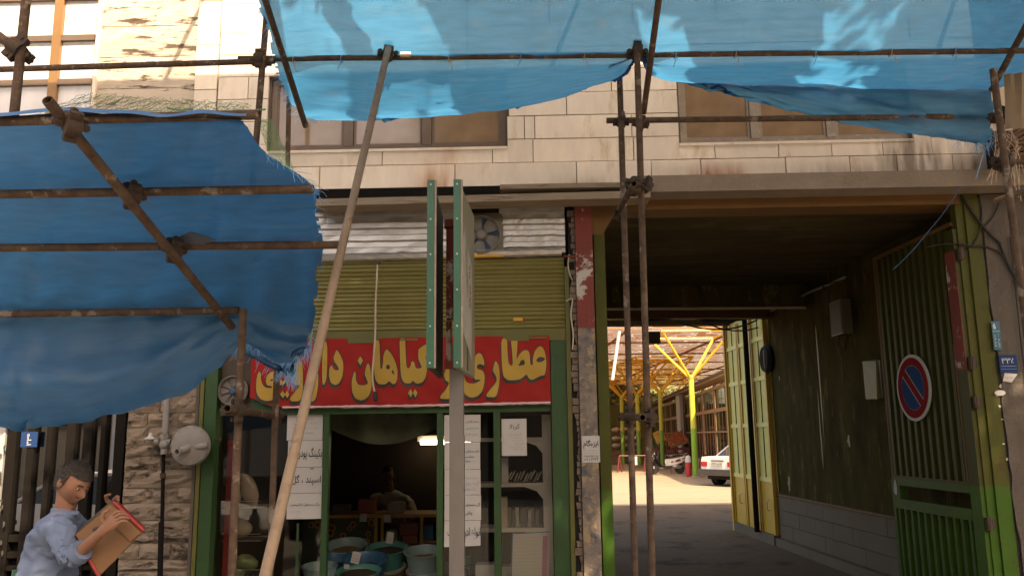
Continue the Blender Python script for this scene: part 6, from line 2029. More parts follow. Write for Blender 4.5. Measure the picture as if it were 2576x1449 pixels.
# white saloon car
def car(label, org, fwd, sc_=1.0):
    """boxy saloon; x forward, y left, z up in its own frame; parts written there, the Empty turns it"""
    t = thing('parked_car', label, 'car', org)
    t.rotation_euler = (0, 0, math.atan2(fwd.y, fwd.x))
    L, Wd = 4.35, 1.66
    secs = [(-2.15, .74, .96, .46), (-2.10, .80, .98, .42), (-1.25, .82, 1.0, .40), (-.3, .83, .98, .36), (.9, .83, .94, .36), (1.85, .80, .80, .40), (2.15, .72, .70, .46)]
    rows = []
    for (x, hw, zt, zb) in secs:
        rows.append([(x, -hw * .96, zb), (x, -hw, zb + .12), (x, -hw, zt - .12), (x, -hw * .93, zt), (x, 0, zt + .015), (x, hw * .93, zt), (x, hw, zt - .12), (x, hw, zb + .12), (x, hw * .96, zb)])
    mb = MB().grid(rows)
    mb.poly(rows[0][::-1]); mb.poly(rows[-1])
    body = mb.obj('body', 'car_white', t, True)
    cb_ = [(-1.42, .70, .985), (-.78, .60, 1.385), (.18, .60, 1.40), (.95, .70, .945)]
    gr = MB()
    rows = [[(x, -hw, z), (x, -hw * .6, z + .015), (x, hw * .6, z + .015), (x, hw, z)] for (x, hw, z) in cb_]
    roof = MB().grid(rows[1:3])
    base = [(-1.42, .74, .97), (.95, .74, .93)]
    roof.obj('roof', 'car_white', t, True)
    MB().grid([rows[0], rows[1]]).obj('rear_window', 'car_glass', t, True)
    MB().grid([rows[2], rows[3]]).obj('windscreen', 'car_glass', t, True)
    for sgn in (-1, 1):
        MB().poly([(-1.36, sgn * .735, .98), (-.80, sgn * .62, 1.35), (.18, sgn * .62, 1.36), (.88, sgn * .735, .95)]).obj('side_window', 'car_glass', t)
        MB().path([(-1.42, sgn * .70, .985), (-.78, sgn * .60, 1.385), (.18, sgn * .60, 1.40), (.95, sgn * .70, .945)], .035, 6).obj('pillar_trim', 'car_white', t)
        MB().box(-.36, -.30, sgn * .70 - .02, sgn * .70 + .02, .95, 1.37).obj('door_post', 'car_white', t)
        MB().box(-2.168, -2.135, sgn * .60 - .14, sgn * .60 + .14, .66, .82).obj('tail_light', 'tail_red', t)
        MB().box(2.10, 2.165, sgn * .55 - .16, sgn * .55 + .16, .56, .68).obj('headlight', 'white_enamel', t)
        MB().box(-.5, -.36, sgn * .835 - .012, sgn * .835 + .012, .74, .77).obj('door_handle', 'black_rubber', t)
        for x in (-1.30, 1.30):
            wl_ = MB().lathe((x, sgn * .70, .295), [(.17, -.085), (.26, -.095), (.295, -.07), (.295, .07), (.26, .095), (.17, .085)], 22, 'Y').obj('wheel', 'tyre', t, True)
            MB().lathe((x, sgn * .70, .295), [(0, -.09), (.12, -.085), (.175, -.06), (.175, .06), (.12, .085), (0, .09)], 18, 'Y').obj('rim', 'dusty_alu', wl_, True)
            MB().lathe((x, sgn * .72, .30), [(.0, .09), (.335, .105), (.335, .09)], 20, 'Y').obj('wheel_arch', 'dark_void', t)
    MB().hexa([(-2.27, -.80, .36), (-1.9, -.845, .36), (-1.9, .845, .36), (-2.27, .80, .36), (-2.29, -.80, .57), (-1.9, -.845, .57), (-1.9, .845, .57), (-2.29, .80, .57)]).obj('rear_bumper', 'bumper', t)
    MB().hexa([(1.9, -.845, .36), (2.26, -.78, .36), (2.26, .78, .36), (1.9, .845, .36), (1.9, -.845, .55), (2.28, -.78, .55), (2.28, .78, .55), (1.9, .845, .55)]).obj('front_bumper', 'bumper', t)
    MB().box(-2.168, -2.15, -.26, .26, .665, .785).obj('number_plate', 'white_enamel', t)
    MB().box(-2.17, -2.14, -.30, .26, .84, .875).obj('boot_slot', 'bumper', t)
    MB().box(-1.9, 1.9, -.7, .7, .22, .42).obj('underside', 'dark_void', t)
    return t
u_, _z = QV(1806, 1200, 29.0)
cf = (EV * .53 + EU * .85).normalized()
co = Q(u_, 29.0, .003) + cf * 2.15
cr_ = car('white saloon car parked nose away at the right of the courtyard', co, cf)
lt = write(MB(), '۱۲ ج ۳۴۵', (-2.1690, 0, .725), -YA, ZA, width=.40)
lt.obj('lettering', 'ink', cr_)
# motor scooter
def scooter(label, org, fwd):
    t = thing('motor_scooter', label, 'scooter', org)
    t.rotation_euler = (0, 0, math.atan2(fwd.y, fwd.x))
    for x in (-.62, .66):
        w_ = MB().lathe((x, 0, .25), [(.16, -.04), (.22, -.055), (.25, 0), (.22, .055), (.16, .04)], 20, 'Y').obj('wheel', 'tyre', t, True)
        MB().lathe((x, 0, .25), [(0, -.045), (.05, -.04), (.165, -.03), (.165, .03), (.05, .04), (0, .045)], 14, 'Y').obj('rim', 'chrome', w_, True)
    MB().path([(.55, 0, .95), (.62, 0, .62), (.66, .07, .25)], .028, 8).path([(.62, 0, .62), (.66, -.07, .25)], .028, 8).obj('fork', 'chrome', t, True)
    ap = MB()
    rows = [[(x, y * wd, z) for y in (-1, -.5, 0, .5, 1)] for (x, z, wd) in ((.50, .95, .12), (.58, .80, .20), (.54, .58, .22), (.40, .36, .20), (.20, .27, .18), (-.1, .26, .17))]
    for r_ in rows:
        for i, p in enumerate(r_):
            r_[i] = (p[0] - .06 * abs(i - 2) * .8, p[1], p[2])
    ap.grid(rows)
    ap.obj('leg_shield', 'scooter_black', t, True)
    MB().ball((.60, 0, .86), .10, .13, .13, 12, 8).obj('headlamp_cowl', 'scooter_black', t, True)
    MB().ball((.68, 0, .62), .10, .14, .10, 12, 8).obj('front_fairing', 'scooter_black', t, True)
    MB().ball((.67, 0, .80), .05, .07, .06, 10, 6).obj('headlamp', 'chrome', t, True)
    MB().lathe((.66, 0, .28), [(.27, -.07), (.29, 0), (.27, .07)], 16, 'Y').obj('mudguard', 'scooter_black', t, True)
    MB().path([(.42, .34, 1.0), (.50, .2, 1.02), (.53, 0, .98), (.50, -.2, 1.02), (.42, -.34, 1.0)], .02, 8).obj('handlebar', 'black_rubber', t, True)
    for s_ in (-1, 1):
        m_ = MB().path([(.48, s_ * .22, 1.02), (.52, s_ * .30, 1.22)], .008, 6)
        m_.ball((.51, s_ * .31, 1.25), .015, .06, .045, 10, 6)
        m_.obj('mirror', 'black_rubber', t, True)
        rows = [[(x, s_ * (wd + .01 * q), z0 + (z1 - z0) * q / 3) for q in range(4)] for (x, wd, z0, z1) in ((.02, .10, .36, .66), (-.3, .16, .40, .70), (-.65, .15, .50, .76), (-.95, .07, .66, .80))]
        MB().grid(rows).obj('side_panel', 'car_white', t, True)
        rows = [[(x, s_ * (wd + .022), z0 + (z1 - z0) * q / 2) for q in range(3)] for (x, wd, z0, z1) in ((-.15, .135, .50, .56), (-.5, .165, .56, .66), (-.92, .09, .70, .79))]
        MB().grid(rows).obj('stripe', 'card_edge', t, True)
    MB().ball((-.42, 0, .80), .46, .15, .075, 16, 8, fn=lambda p: Vector((p.x, p.y, p.z + .25 * p.x * p.x))).obj('seat', 'scooter_black', t, True)
    MB().hexa([(-.1, -.14, .24), (.42, -.16, .24), (.42, .16, .24), (-.1, .14, .24), (-.1, -.14, .31), (.42, -.16, .31), (.42, .16, .31), (-.1, .14, .31)]).obj('footboard', 'bumper', t)
    MB().ball((-.5, .0, .33), .26, .13, .13, 12, 8).obj('engine', 'chrome', t, True)
    MB().path([(-.35, -.16, .26), (-.95, -.18, .36)], [.04, .055], 10).obj('exhaust', 'chrome', t, True)
    MB().path([(-.78, .1, .84), (-1.0, .1, .90), (-1.0, -.1, .90), (-.78, -.1, .84)], .015, 6).obj('grab_rail', 'chrome', t, True)
    MB().box(-1.03, -.98, -.09, .09, .70, .78).obj('tail_light', 'tail_red', t)
    MB().path([(-.1, .12, .25), (-.12, .26, .02)], .014, 6).obj('stand', 'bumper', t)
    return t
u_, _z = QV(1678, 1184, 38.6)
scooter('black and white motor scooter with a red stripe parked in the sun', Q(u_, 38.6, .003), -EU * .97 - EV * .2)
# ================================================================== PEOPLE
def skin_mesh(name, verts, edges, radii, sub=2, root=0):
    me = bpy.data.meshes.new(name)
    me.from_pydata([tuple(v) for v in verts], edges, [])
    o = bpy.data.objects.new(name, me)
    COL.objects.link(o)
    md = o.modifiers.new('skin', 'SKIN')
    md.use_smooth_shade = True
    md.branch_smoothing = .6
    for i, d in enumerate(me.skin_vertices[0].data):
        r = radii[i]
        d.radius = r if isinstance(r, tuple) else (r, r)
        d.use_root = (i == root)
    s = o.modifiers.new('sub', 'SUBSURF')
    s.levels = sub
    s.render_levels = sub
    bpy.context.view_layer.update()
    ev = o.evaluated_get(bpy.context.evaluated_depsgraph_get())
    out = bpy.data.meshes.new_from_object(ev)
    bpy.data.objects.remove(o)
    out.polygons.foreach_set('use_smooth', [True] * len(out.polygons))
    return out
def crease(me, amp, sc, seed):
    for v in me.vertices:
        rd = 1 - abs(noise.noise(Vector((v.co.x * sc * .8 + v.co.z * sc * .5, v.co.y * sc * .6 + seed * 3, v.co.z * sc * .9 - v.co.x * sc * .3)))) * 2.2
        n = .9 * max(0, rd) ** 4 + noise.noise(Vector((v.co.x * sc + seed, v.co.y * sc, v.co.z * sc * 2.2))) + .5 * noise.noise(Vector((v.co.x * sc * 2.3, v.co.y * sc * 2.3 + seed, v.co.z * sc * 4)))
        v.co += v.normal * n * amp
    return me
def put(me, name, m, parent):
    me.materials.clear()
    me.materials.append(MATS[m])
    return world_part(link(name, me, parent))
def head(parent, c, fwd, upv, size, hairm='hair', cap=True, bald=0.0, neck=None):
    """face with brow, nose, lips, chin, ears; hair as a cap over the skull"""
    f = Vector(fwd).normalized()
    u = Vector(upv)
    u = (u - f * u.dot(f)).normalized()
    s = f.cross(u)
    c = Vector(c)
    def g(p, q, w): return math.exp(-((p - q).length / w) ** 2)
    def shape_(p):                    # p: unit (x side, y forward, z up)
        r = 1.0
        x, y, z = p.x * .080, p.y * .100, p.z * .118
        if z < 0:
            x *= 1 + .30 * p.z * (1 if p.y > -.2 else .6)
            y += .012 * (-p.z) * max(0, p.y)
        k = Vector((p.x, p.y, p.z))
        y += .034 * g(k, Vector((0, .98, -.16)).normalized(), .17)          # nose
        y += .012 * g(k, Vector((0, .98, .05)).normalized(), .16)
        y += .010 * (g(k, Vector((.32, .93, .22)).normalized(), .2) + g(k, Vector((-.32, .93, .22)).normalized(), .2))   # brow
        y -= .012 * (g(k, Vector((.33, .94, .04)).normalized(), .17) + g(k, Vector((-.33, .94, .04)).normalized(), .17)) # sockets
        y += .009 * g(k, Vector((0, .88, -.47)).normalized(), .2)           # lips
        y += .016 * g(k, Vector((0, .75, -.80)).normalized(), .28)          # chin
        x += .012 * (g(k, Vector((.62, .68, -.2)).normalized(), .3) - g(k, Vector((-.62, .68, -.2)).normalized(), .3))
        return Vector((x, y, z))
    def tow(q): return c + (s * q.x + f * q.y + u * q.z) * size
    mb = MB().ball((0, 0, 0), 1, 1, 1, 32, 24, fn=shape_)
    mb.v = [tow(Vector(p)) for p in mb.v]
    for sg_ in (-1, 1):               # ears
        e = MB().ball((0, 0, 0), .012, .022, .034, 10, 8)
        e.v = [tow(Vector((p[0] + sg_ * .080, p[1] - .008, p[2] - .008))) for p in e.v]
        mb.add(e.v, e.f)
    # neck
    n0 = tow(Vector((0, -.02, -.05)))
    n1 = Vector(neck) if neck is not None else tow(Vector((0, -.045, -.20)))
    mb.cyl(n0, n1, .054 * size, .060 * size, 14)
    hd_ = part('head', mb, 'skin', parent, True)
    hr = MB()
    vs, fs = [], []
    n, m_ = 28, 18
    keep = []
    for j in range(m_ + 1):
        a = math.pi * j / m_
        for k in range(n):
            t = 2 * math.pi * k / n
            p = Vector((math.sin(a) * math.cos(t), math.sin(a) * math.sin(t), math.cos(a)))
            q = shape_(p)
            q = q * 1.0 + Vector((p.x, p.y, p.z)) * (.010 + .005 * noise.noise(p * 7))
            vs.append(tow(q))
            lim = .50 - .15 * bald if p.y > .35 else (-.05 if p.y > -.1 else -.62)
            keep.append(p.z > lim)
    for j in range(m_):
        for k in range(n):
            ids = (j * n + k, (j + 1) * n + k, (j + 1) * n + (k + 1) % n, j * n + (k + 1) % n)
            if all(keep[i] for i in ids):
                fs.append(ids)
    part('hair', hr.add(vs, fs), hairm, hd_, True)
    st = MB()
    rg = random.Random(17)
    for i in range(len(vs)):
        if keep[i] and size > .9:
            for q_ in range(3):
                p = Vector(vs[i]) + Vector((rg.uniform(-.006, .006), rg.uniform(-.006, .006), rg.uniform(-.006, .006)))
                o_ = (p - c).normalized()
                back = (-f * .9 + u * .15 + s * rg.uniform(-.5, .5) + o_ * .35).normalized()
                st.cyl(p, p + back * rg.uniform(.012, .026), .0016, .0004, 3, False)
    if st.v:
        part('hair_strands', st, hairm, hd_, kind='stuff')
    for sg_ in (-1, 1):
        e = MB().ball((0, 0, 0), .0105, .008, .0058, 10, 6)
        e.v = [tow(Vector((p[0] + sg_ * .030, p[1] + .0865, p[2] + .008))) for p in e.v]
        part('eye', e, 'eye_white', hd_, True)
        e = MB().ball((0, 0, 0), .0052, .0045, .0052, 8, 5)
        e.v = [tow(Vector((p[0] + sg_ * .030, p[1] + .0925, p[2] + .008))) for p in e.v]
        part('iris', e, 'hair', hd_, True)
        b = MB().path([tow(Vector((sg_ * .014, .100, .030))), tow(Vector((sg_ * .030, .099, .036))), tow(Vector((sg_ * .047, .088, .030)))], .0032 * size, 5)
        part('eyebrow', b, hairm, hd_, True)
    l_ = MB().path([tow(Vector((-.022, .094, -.052))), tow(Vector((0, .103, -.053))), tow(Vector((.022, .094, -.052)))], [.003 * size, .006 * size, .003 * size], 6)
    part('lips', l_, 'lip', hd_, True)
    ms_ = MB().path([tow(Vector((-.026, .094, -.040))), tow(Vector((0, .108, -.036))), tow(Vector((.026, .094, -.040)))], [.003 * size, .006 * size, .003 * size], 6)
    part('moustache', ms_, hairm, hd_, True)
    return hd_
def hand(parent, wrist, palm, tips, thumb, nrm, r=.0095):
    """palm block + four bent fingers of unequal length and a thumb from the palm's side"""
    wrist, palm, nrm = Vector(wrist), Vector(palm), Vector(nrm).normalized()
    d = (palm - wrist).normalized()
    sd_ = d.cross(nrm).normalized()
    mb = MB()
    rows = []
    for t, w_, th_ in ((-.02, .026, .022), (.02, .030, .019), (.055, .040, .017), (.085, .042, .014), (.098, .036, .010)):
        c = wrist + d * t
        rows.append([c + sd_ * (w_ * math.cos(a)) + nrm * (th_ * math.sin(a)) for a in [2 * math.pi * k / 12 for k in range(12)]] )
    vs = [p for r_ in rows for p in r_]
    fs = [(i * 12 + k, i * 12 + (k + 1) % 12, (i + 1) * 12 + (k + 1) % 12, (i + 1) * 12 + k) for i in range(4) for k in range(12)]
    fs += [tuple(range(11, -1, -1)), tuple(range(48, 60))]
    mb.add(vs, fs)
    for i, (off, ln) in enumerate(((-.030, .072), (-.010, .082), (.011, .077), (.030, .060))):
        b = wrist + d * .088 + sd_ * off
        curl = Vector(tips)
        p1 = b + (d * .8 + curl * .2).normalized() * ln * .45
        p2 = p1 + (d * .35 + curl * .65).normalized() * ln * .32
        p3 = p2 + (d * -.05 + curl * .95).normalized() * ln * .25
        mb.path([b - d * .02, b, p1, p2, p3], [r * 1.1, r * 1.08, r, r * .9, r * .65], 8)
    th = Vector(thumb).normalized()
    b = wrist + d * .03 + sd_ * (-.026 if th.dot(sd_) < 0 else .026)
    mb.path([b, b + th * .03, b + (th + d * .5).normalized() * .058, b + (th * .6 + d).normalized() * .078], [r * 1.5, r * 1.35, r * 1.1, r * .7], 8)
    return part('hand', mb, 'skin', parent, True)
# --- man with the carton
MY = -2.62
mn = thing('person', 'man in a light blue shirt bending over a cardboard box before the iron gate', 'person', (W(120, 1449, MY).x, MY, 0))
J = {'pel': W(118, 1540, MY), 'wai': W(112, 1462, MY), 'che': W(124, 1385, MY), 'uch': W(148, 1322, MY), 'nek': W(166, 1276, MY), 'nk2': W(174, 1252, MY - .0),
     'shR': W(148, 1322, MY - .17), 'elR': W(180, 1408, MY - .26), 'wrR': W(258, 1334, MY - .36), 'shL': W(178, 1318, MY + .17), 'elL': W(222, 1352, MY + .14), 'wrL': W(272, 1282, MY - .06)}
pz = J['pel']
J.update({'hpR': pz + Vector((.02, -.10, -.06)), 'knR': Vector((pz.x + .06, pz.y - .11, .46)), 'anR': Vector((pz.x + .0, pz.y - .12, .07)), 'toR': Vector((pz.x + .15, pz.y - .12, .03)),
          'hpL': pz + Vector((.02, .10, -.06)), 'knL': Vector((pz.x + .16, pz.y + .11, .46)), 'anL': Vector((pz.x + .12, pz.y + .12, .07)), 'toL': Vector((pz.x + .27, pz.y + .12, .03))})
def build_body(th, J, k, shirtm, trousm, bulk=1.0, seed=1):
    order = list(J)
    ix = {n_: i for i, n_ in enumerate(order)}
    rad = {'pel': (.125, .15), 'wai': (.115, .14), 'che': (.13, .165), 'uch': (.10, .15), 'nek': .055, 'nk2': .05, 'shR': .062, 'elR': .042, 'wrR': .028, 'shL': .062, 'elL': .042, 'wrL': .028,
           'hpR': .09, 'knR': .058, 'anR': .042, 'toR': .035, 'hpL': .09, 'knL': .058, 'anL': .042, 'toL': .035}
    rad = {n_: (tuple(q * k for q in r) if isinstance(r, tuple) else r * k) for n_, r in rad.items()}
    E_ = [('pel', 'wai'), ('wai', 'che'), ('che', 'uch'), ('uch', 'nek'), ('nek', 'nk2'), ('uch', 'shR'), ('shR', 'elR'), ('elR', 'wrR'), ('uch', 'shL'), ('shL', 'elL'), ('elL', 'wrL'),
          ('pel', 'hpR'), ('hpR', 'knR'), ('knR', 'anR'), ('anR', 'toR'), ('pel', 'hpL'), ('hpL', 'knL'), ('knL', 'anL'), ('anL', 'toL')]
    E_ = [e for e in E_ if e[0] in ix and e[1] in ix]
    put(skin_mesh('body', [J[n_] for n_ in order], [(ix[a], ix[b]) for a, b in E_], [rad[n_] for n_ in order]), 'body', 'skin', th)
    # shirt with sleeves rolled to the elbow
    sn = ['pel', 'wai', 'che', 'uch', 'nek', 'shR', 'elR', 'fR', 'shL', 'elL', 'fL']
    JJ = dict(J)
    JJ['fR'] = J['elR'].lerp(J['wrR'], .28)
    JJ['fL'] = J['elL'].lerp(J['wrL'], .28)
    sr = {'pel': (.155, .185), 'wai': (.155, .18), 'che': (.165, .195), 'uch': (.125, .165), 'nek': (.080, .080), 'shR': (.092, .092), 'elR': (.070, .070), 'fR': (.058, .058), 'shL': (.092, .092), 'elL': (.070, .07), 'fL': (.058, .058)}
    ix2 = {n_: i for i, n_ in enumerate(sn)}
    ee = [('pel', 'wai'), ('wai', 'che'), ('che', 'uch'), ('uch', 'nek'), ('uch', 'shR'), ('shR', 'elR'), ('elR', 'fR'), ('uch', 'shL'), ('shL', 'elL'), ('elL', 'fL')]
    me = skin_mesh('shirt', [JJ[n_] for n_ in sn], [(ix2[a], ix2[b]) for a, b in ee], [tuple(q * k * bulk for q in sr[n_]) for n_ in sn], 4 if k > .99 and seed == 3 else 3)
    put(crease(me, .013 * k, 9, seed), 'shirt', shirtm, th)
    if 'hpR' in J:
        tn = ['pel', 'hpR', 'knR', 'anR', 'hpL', 'knL', 'anL']
        tr = {'pel': (.15, .175), 'hpR': (.11, .11), 'knR': (.082, .082), 'anR': (.068, .068), 'hpL': (.11, .11), 'knL': (.082, .082), 'anL': (.068, .068)}
        ix3 = {n_: i for i, n_ in enumerate(tn)}
        ee = [('pel', 'hpR'), ('hpR', 'knR'), ('knR', 'anR'), ('pel', 'hpL'), ('hpL', 'knL'), ('knL', 'anL')]
        put(skin_mesh('trousers', [J[n_] for n_ in tn], [(ix3[a], ix3[b]) for a, b in ee], [tuple(q * k for q in tr[n_]) for n_ in tn], 2), 'trousers', trousm, th)
        for s_ in 'RL':
            part('shoe', MB().ball((J['an' + s_] + J['to' + s_]) / 2 - Vector((0, 0, .015)), .13 * k, .05 * k, .05 * k, 12, 8), 'black_rubber', th, True)
build_body(mn, J, 1.0, 'shirt_blue', 'trousers', 1.0, 3)
head(mn, W(184, 1214, MY - .02), (.80, -.34, -.50), (.36, 0, 1), 1.0, bald=.6, neck=J['nek'])
cl_ = MB().path([W(150, 1288, MY - .07), W(172, 1296, MY - .085), W(196, 1290, MY - .05)], .014, 8)
part('collar', cl_, 'shirt_blue', mn, True)
cu = MB().cyl(J['elR'].lerp(J['wrR'], .20), J['elR'].lerp(J['wrR'], .36), .066, .060, 14)
part('cuff', cu, 'shirt_blue', mn, True)
part('pocket', MB().poly([W(196, 1330, MY - .16), W(222, 1334, MY - .14), W(218, 1372, MY - .14), W(192, 1368, MY - .16)]), 'shirt_blue', mn)
# hands on the carton: right hand flat over the front, left hand over the top edge
hand(mn, J['wrR'], W(288, 1306, MY - .37), Vector((.55, .55, -.35)), Vector((-.4, -.2, .9)), (-.2, -1, .1))
hand(mn, J['wrL'], W(290, 1262, MY - .12), Vector((.55, -.75, -.2)), Vector((-.6, -.3, .6)), (.1, -.8, .5))
bx = thing('cardboard_box', 'open brown carton with red edges held by the man', 'box', tuple(W(275, 1350, MY - .24)))
YF, YK = MY - .25, MY - .10
q = [(286, 1262), (362, 1334), (250, 1449), (188, 1344)]
F_ = [W(x, y, YF) for x, y in q]
K_ = [W(x + 3, y - 10, YK) for x, y in q]
part('face', MB().hexa([*F_, *[p + Vector((0, .006, 0)) for p in F_]]), 'cardboard', bx)
for i, m_ in ((0, 'card_edge'), (1, 'cardboard'), (2, 'card_edge'), (3, 'card_inside')):
    a, b = F_[i], F_[(i + 1) % 4]
    c_, d_ = K_[(i + 1) % 4], K_[i]
    part('side', MB().hexa([a, b, c_, d_] + [p + (F_[(i + 2) % 4] - a).normalized() * .004 for p in (a, b, c_, d_)]), m_, bx, label='red printed carton side' if m_ == 'card_edge' else None)
e_ = (F_[3] - F_[0]).normalized()
part('flap', MB().hexa([F_[0] + e_ * .015 + Vector((0, -.012, 0)), F_[1] + e_ * .015 + Vector((0, -.012, 0)), F_[1] + e_ * .085 + Vector((0, -.016, 0)), F_[0] + e_ * .085 + Vector((0, -.016, 0)),
                        F_[0] + e_ * .015 + Vector((0, -.009, 0)), F_[1] + e_ * .015 + Vector((0, -.009, 0)), F_[1] + e_ * .085 + Vector((0, -.010, 0)), F_[0] + e_ * .085 + Vector((0, -.010, 0))]), 'cardboard', bx)
part('edge', MB().cyl(F_[0] + Vector((0, -.002, 0)), F_[1] + Vector((0, -.002, 0)), .010, n=6), 'card_edge', bx)
part('edge', MB().cyl(F_[2] + Vector((0, -.002, 0)), F_[2].lerp(F_[3], .5) + Vector((0, -.002, 0)), .010, n=6), 'card_edge', bx)
part('handle_slot', MB().ball(F_[3].lerp(F_[1], .38) + Vector((0, -.004, .02)), .05, .004, .018, 12, 6), 'card_inside', bx)
c = W(40, 1449, -2.2)
bt = thing('bottle', 'white plastic bottle with a green cap at the lower left corner', 'bottle', (c.x, c.y, c.z - .2))
part('cap', MB().lathe(W(42, 1440, -2.2), [(0, .02), (.026, .018), (.028, -.02), (0, -.02)], 14), 'sign_green', bt, True)
part('bottle_body', MB().lathe(W(42, 1440, -2.2), [(.024, -.021), (.03, -.03), (.06, -.06), (.065, -.26), (0, -.26)], 16), 'white_enamel', bt, True)
tbx = MB().box(c.x - .4, c.x + .3, -2.4, -2.0, 0, c.z - .22)
tbx.obj('crate', 'crate_wood', label='low crate under the bottle at the lower left corner', cat='crate')

# ================================================================== INSIDE THE HERB SHOP
CY = 3.0
cn = thing('shop_counter', 'yellow framed counter with a sunflower cloth inside the herb shop', 'counter', (-1.5, CY, 0))
xa, xb = W(822, 1300, CY).x, W(1105, 1300, CY).x
zc = W(960, 1297, CY).z
xs_c = [W(x, 1330, CY).x for x in (822, 946, 962, 1061, 1180)]
part('counter_top', MB().box(xa - .3, xs_c[4], CY - .02, CY + .55, zc - .02, zc + .02), 'yellow_wood', cn)
for x in xs_c[1:4]:
    part('frame_post', MB().box(x - .018, x + .018, CY - .015, CY + .02, 0.0, zc - .021), 'yellow_wood', cn)
part('cloth', MB().box(xa - .3, xs_c[1] - .02, CY + .0, CY + .01, .1, zc - .022), 'cloth_dark', cn)
fl, fb = MB(), MB()
rng = random.Random(31)
for k in range(26):
    x = xa - .2 + rng.random() * (xs_c[1] - xa + .15)
    z = zc - .06 - rng.random() * .38
    r_ = rng.uniform(.035, .055)
    fl.poly([(x + math.cos(t) * r_ * (1 if i % 2 else .68), CY - .002 - k * .0003, z + math.sin(t) * r_ * (1 if i % 2 else .68)) for i, t in enumerate([2 * math.pi * q / 18 for q in range(18)])])
    fb.poly([(x + math.cos(t) * r_ * .5, CY - .012, z + math.sin(t) * r_ * .5) for t in [2 * math.pi * q / 12 for q in range(12)]])
part('sunflower_petals', fl, 'flower_yellow', cn, kind='stuff')
part('sunflower_hearts', fb, 'flower_brown', cn, kind='stuff')
part('inner_shelf', MB().box(xs_c[2], xs_c[4], CY + .05, CY + .5, zc - .38, zc - .36), 'yellow_wood', cn)
for k, (d0, d1, y0, y1, m_) in enumerate(((1005, 1052, 1315, 1345, 'pack_red'), (1012, 1050, 1346, 1366, 'pack_red'), (1056, 1090, 1322, 1360, 'blue_plastic'), (968, 1000, 1330, 1366, 'pack_green'))):
    a, b = W(d0, y1, CY + .12), W(d1, y0, CY + .12)
    MB().box(a.x, b.x, CY + .12, CY + .3, a.z, b.z).obj('carton', m_, label=('red carton on the shelf inside the counter', 'lower red carton inside the counter', 'blue carton at the right inside the counter', 'green carton behind the counter frame')[k], cat='carton')
for k, (x, y) in enumerate(((914, 1301), (975, 1303))):
    p = W(x, y, CY - .03)
    MB().box(p.x - .045, p.x + .045, CY - .034, CY - .031, p.z - .05, p.z + .045).obj('price_card', 'paper', label=('small white card on the sunflower counter cloth', 'small white card on the yellow counter frame')[k], cat='card')
for k, (d0, d1, y0, y1, m_) in enumerate(((980, 1018, 1262, 1296, 'pack_grey'), (905, 945, 1255, 1296, 'pack_red'), (840, 880, 1268, 1294, 'bumper'))):
    a, b = W(d0, y1, CY + .2), W(d1, y0, CY + .2)
    MB().box(a.x, b.x, CY + .1, CY + .3, zc + .021, b.z).obj('carton', m_, label=('grey box on the counter before the shopkeeper', 'brown box on the counter left of the shopkeeper', 'flat dark box at the left end of the counter')[k], cat='carton')
# shopkeeper seated behind the counter
KY = 3.95
sk = thing('person', 'shopkeeper in a white shirt leaning on the counter inside the dark shop', 'person', (W(985, 1300, KY).x, KY, 0))
JS = {'pel': W(1000, 1370, KY + .1), 'wai': W(998, 1335, KY + .08), 'che': W(990, 1286, KY), 'uch': W(984, 1252, KY - .05), 'nek': W(980, 1236, KY - .1), 'nk2': W(978, 1222, KY - .12),
      'shR': W(938, 1256, KY - .08), 'elR': W(930, 1296, KY - .4), 'wrR': W(970, 1296, KY - .62), 'shL': W(1024, 1256, KY - .08), 'elL': W(1040, 1296, KY - .4), 'wrL': W(1000, 1298, KY - .62)}
JS.update({'hpR': JS['pel'] + Vector((-.1, 0, -.05)), 'knR': JS['pel'] + Vector((-.12, -.4, -.06)), 'anR': JS['pel'] + Vector((-.12, -.4, -.46)), 'toR': JS['pel'] + Vector((-.12, -.5, -.48)),
           'hpL': JS['pel'] + Vector((.1, 0, -.05)), 'knL': JS['pel'] + Vector((.12, -.4, -.06)), 'anL': JS['pel'] + Vector((.12, -.4, -.46)), 'toL': JS['pel'] + Vector((.12, -.5, -.48))})
build_body(sk, JS, .95, 'shirt_white', 'trousers', 1.0, 6)
head(sk, W(977, 1196, KY - .13), (.05, -1, -.25), (0, -.2, 1), 1.0, neck=JS['nek'])
hand(sk, JS['wrR'], JS['wrR'] + Vector((.08, -.04, 0)), Vector((.4, 0, -.9)), Vector((0, -.8, .3)), (0, 0, 1))
hand(sk, JS['wrL'], JS['wrL'] + Vector((-.08, -.04, 0)), Vector((-.4, 0, -.9)), Vector((0, -.8, .3)), (0, 0, 1))
c_ = JS['pel']
st_ = thing('stool', 'stool under the shopkeeper behind the counter', 'stool', (c_.x, c_.y, 0))
part('seat', MB().box(c_.x - .2, c_.x + .2, c_.y - .2, c_.y + .2, c_.z - .19, c_.z - .15), 'crate_wood', st_)
for dx in (-.16, .16):
    for dy in (-.16, .16):
        part('leg', MB().box(c_.x + dx - .02, c_.x + dx + .02, c_.y + dy - .02, c_.y + dy + .02, .02, c_.z - .191), 'crate_wood', st_)
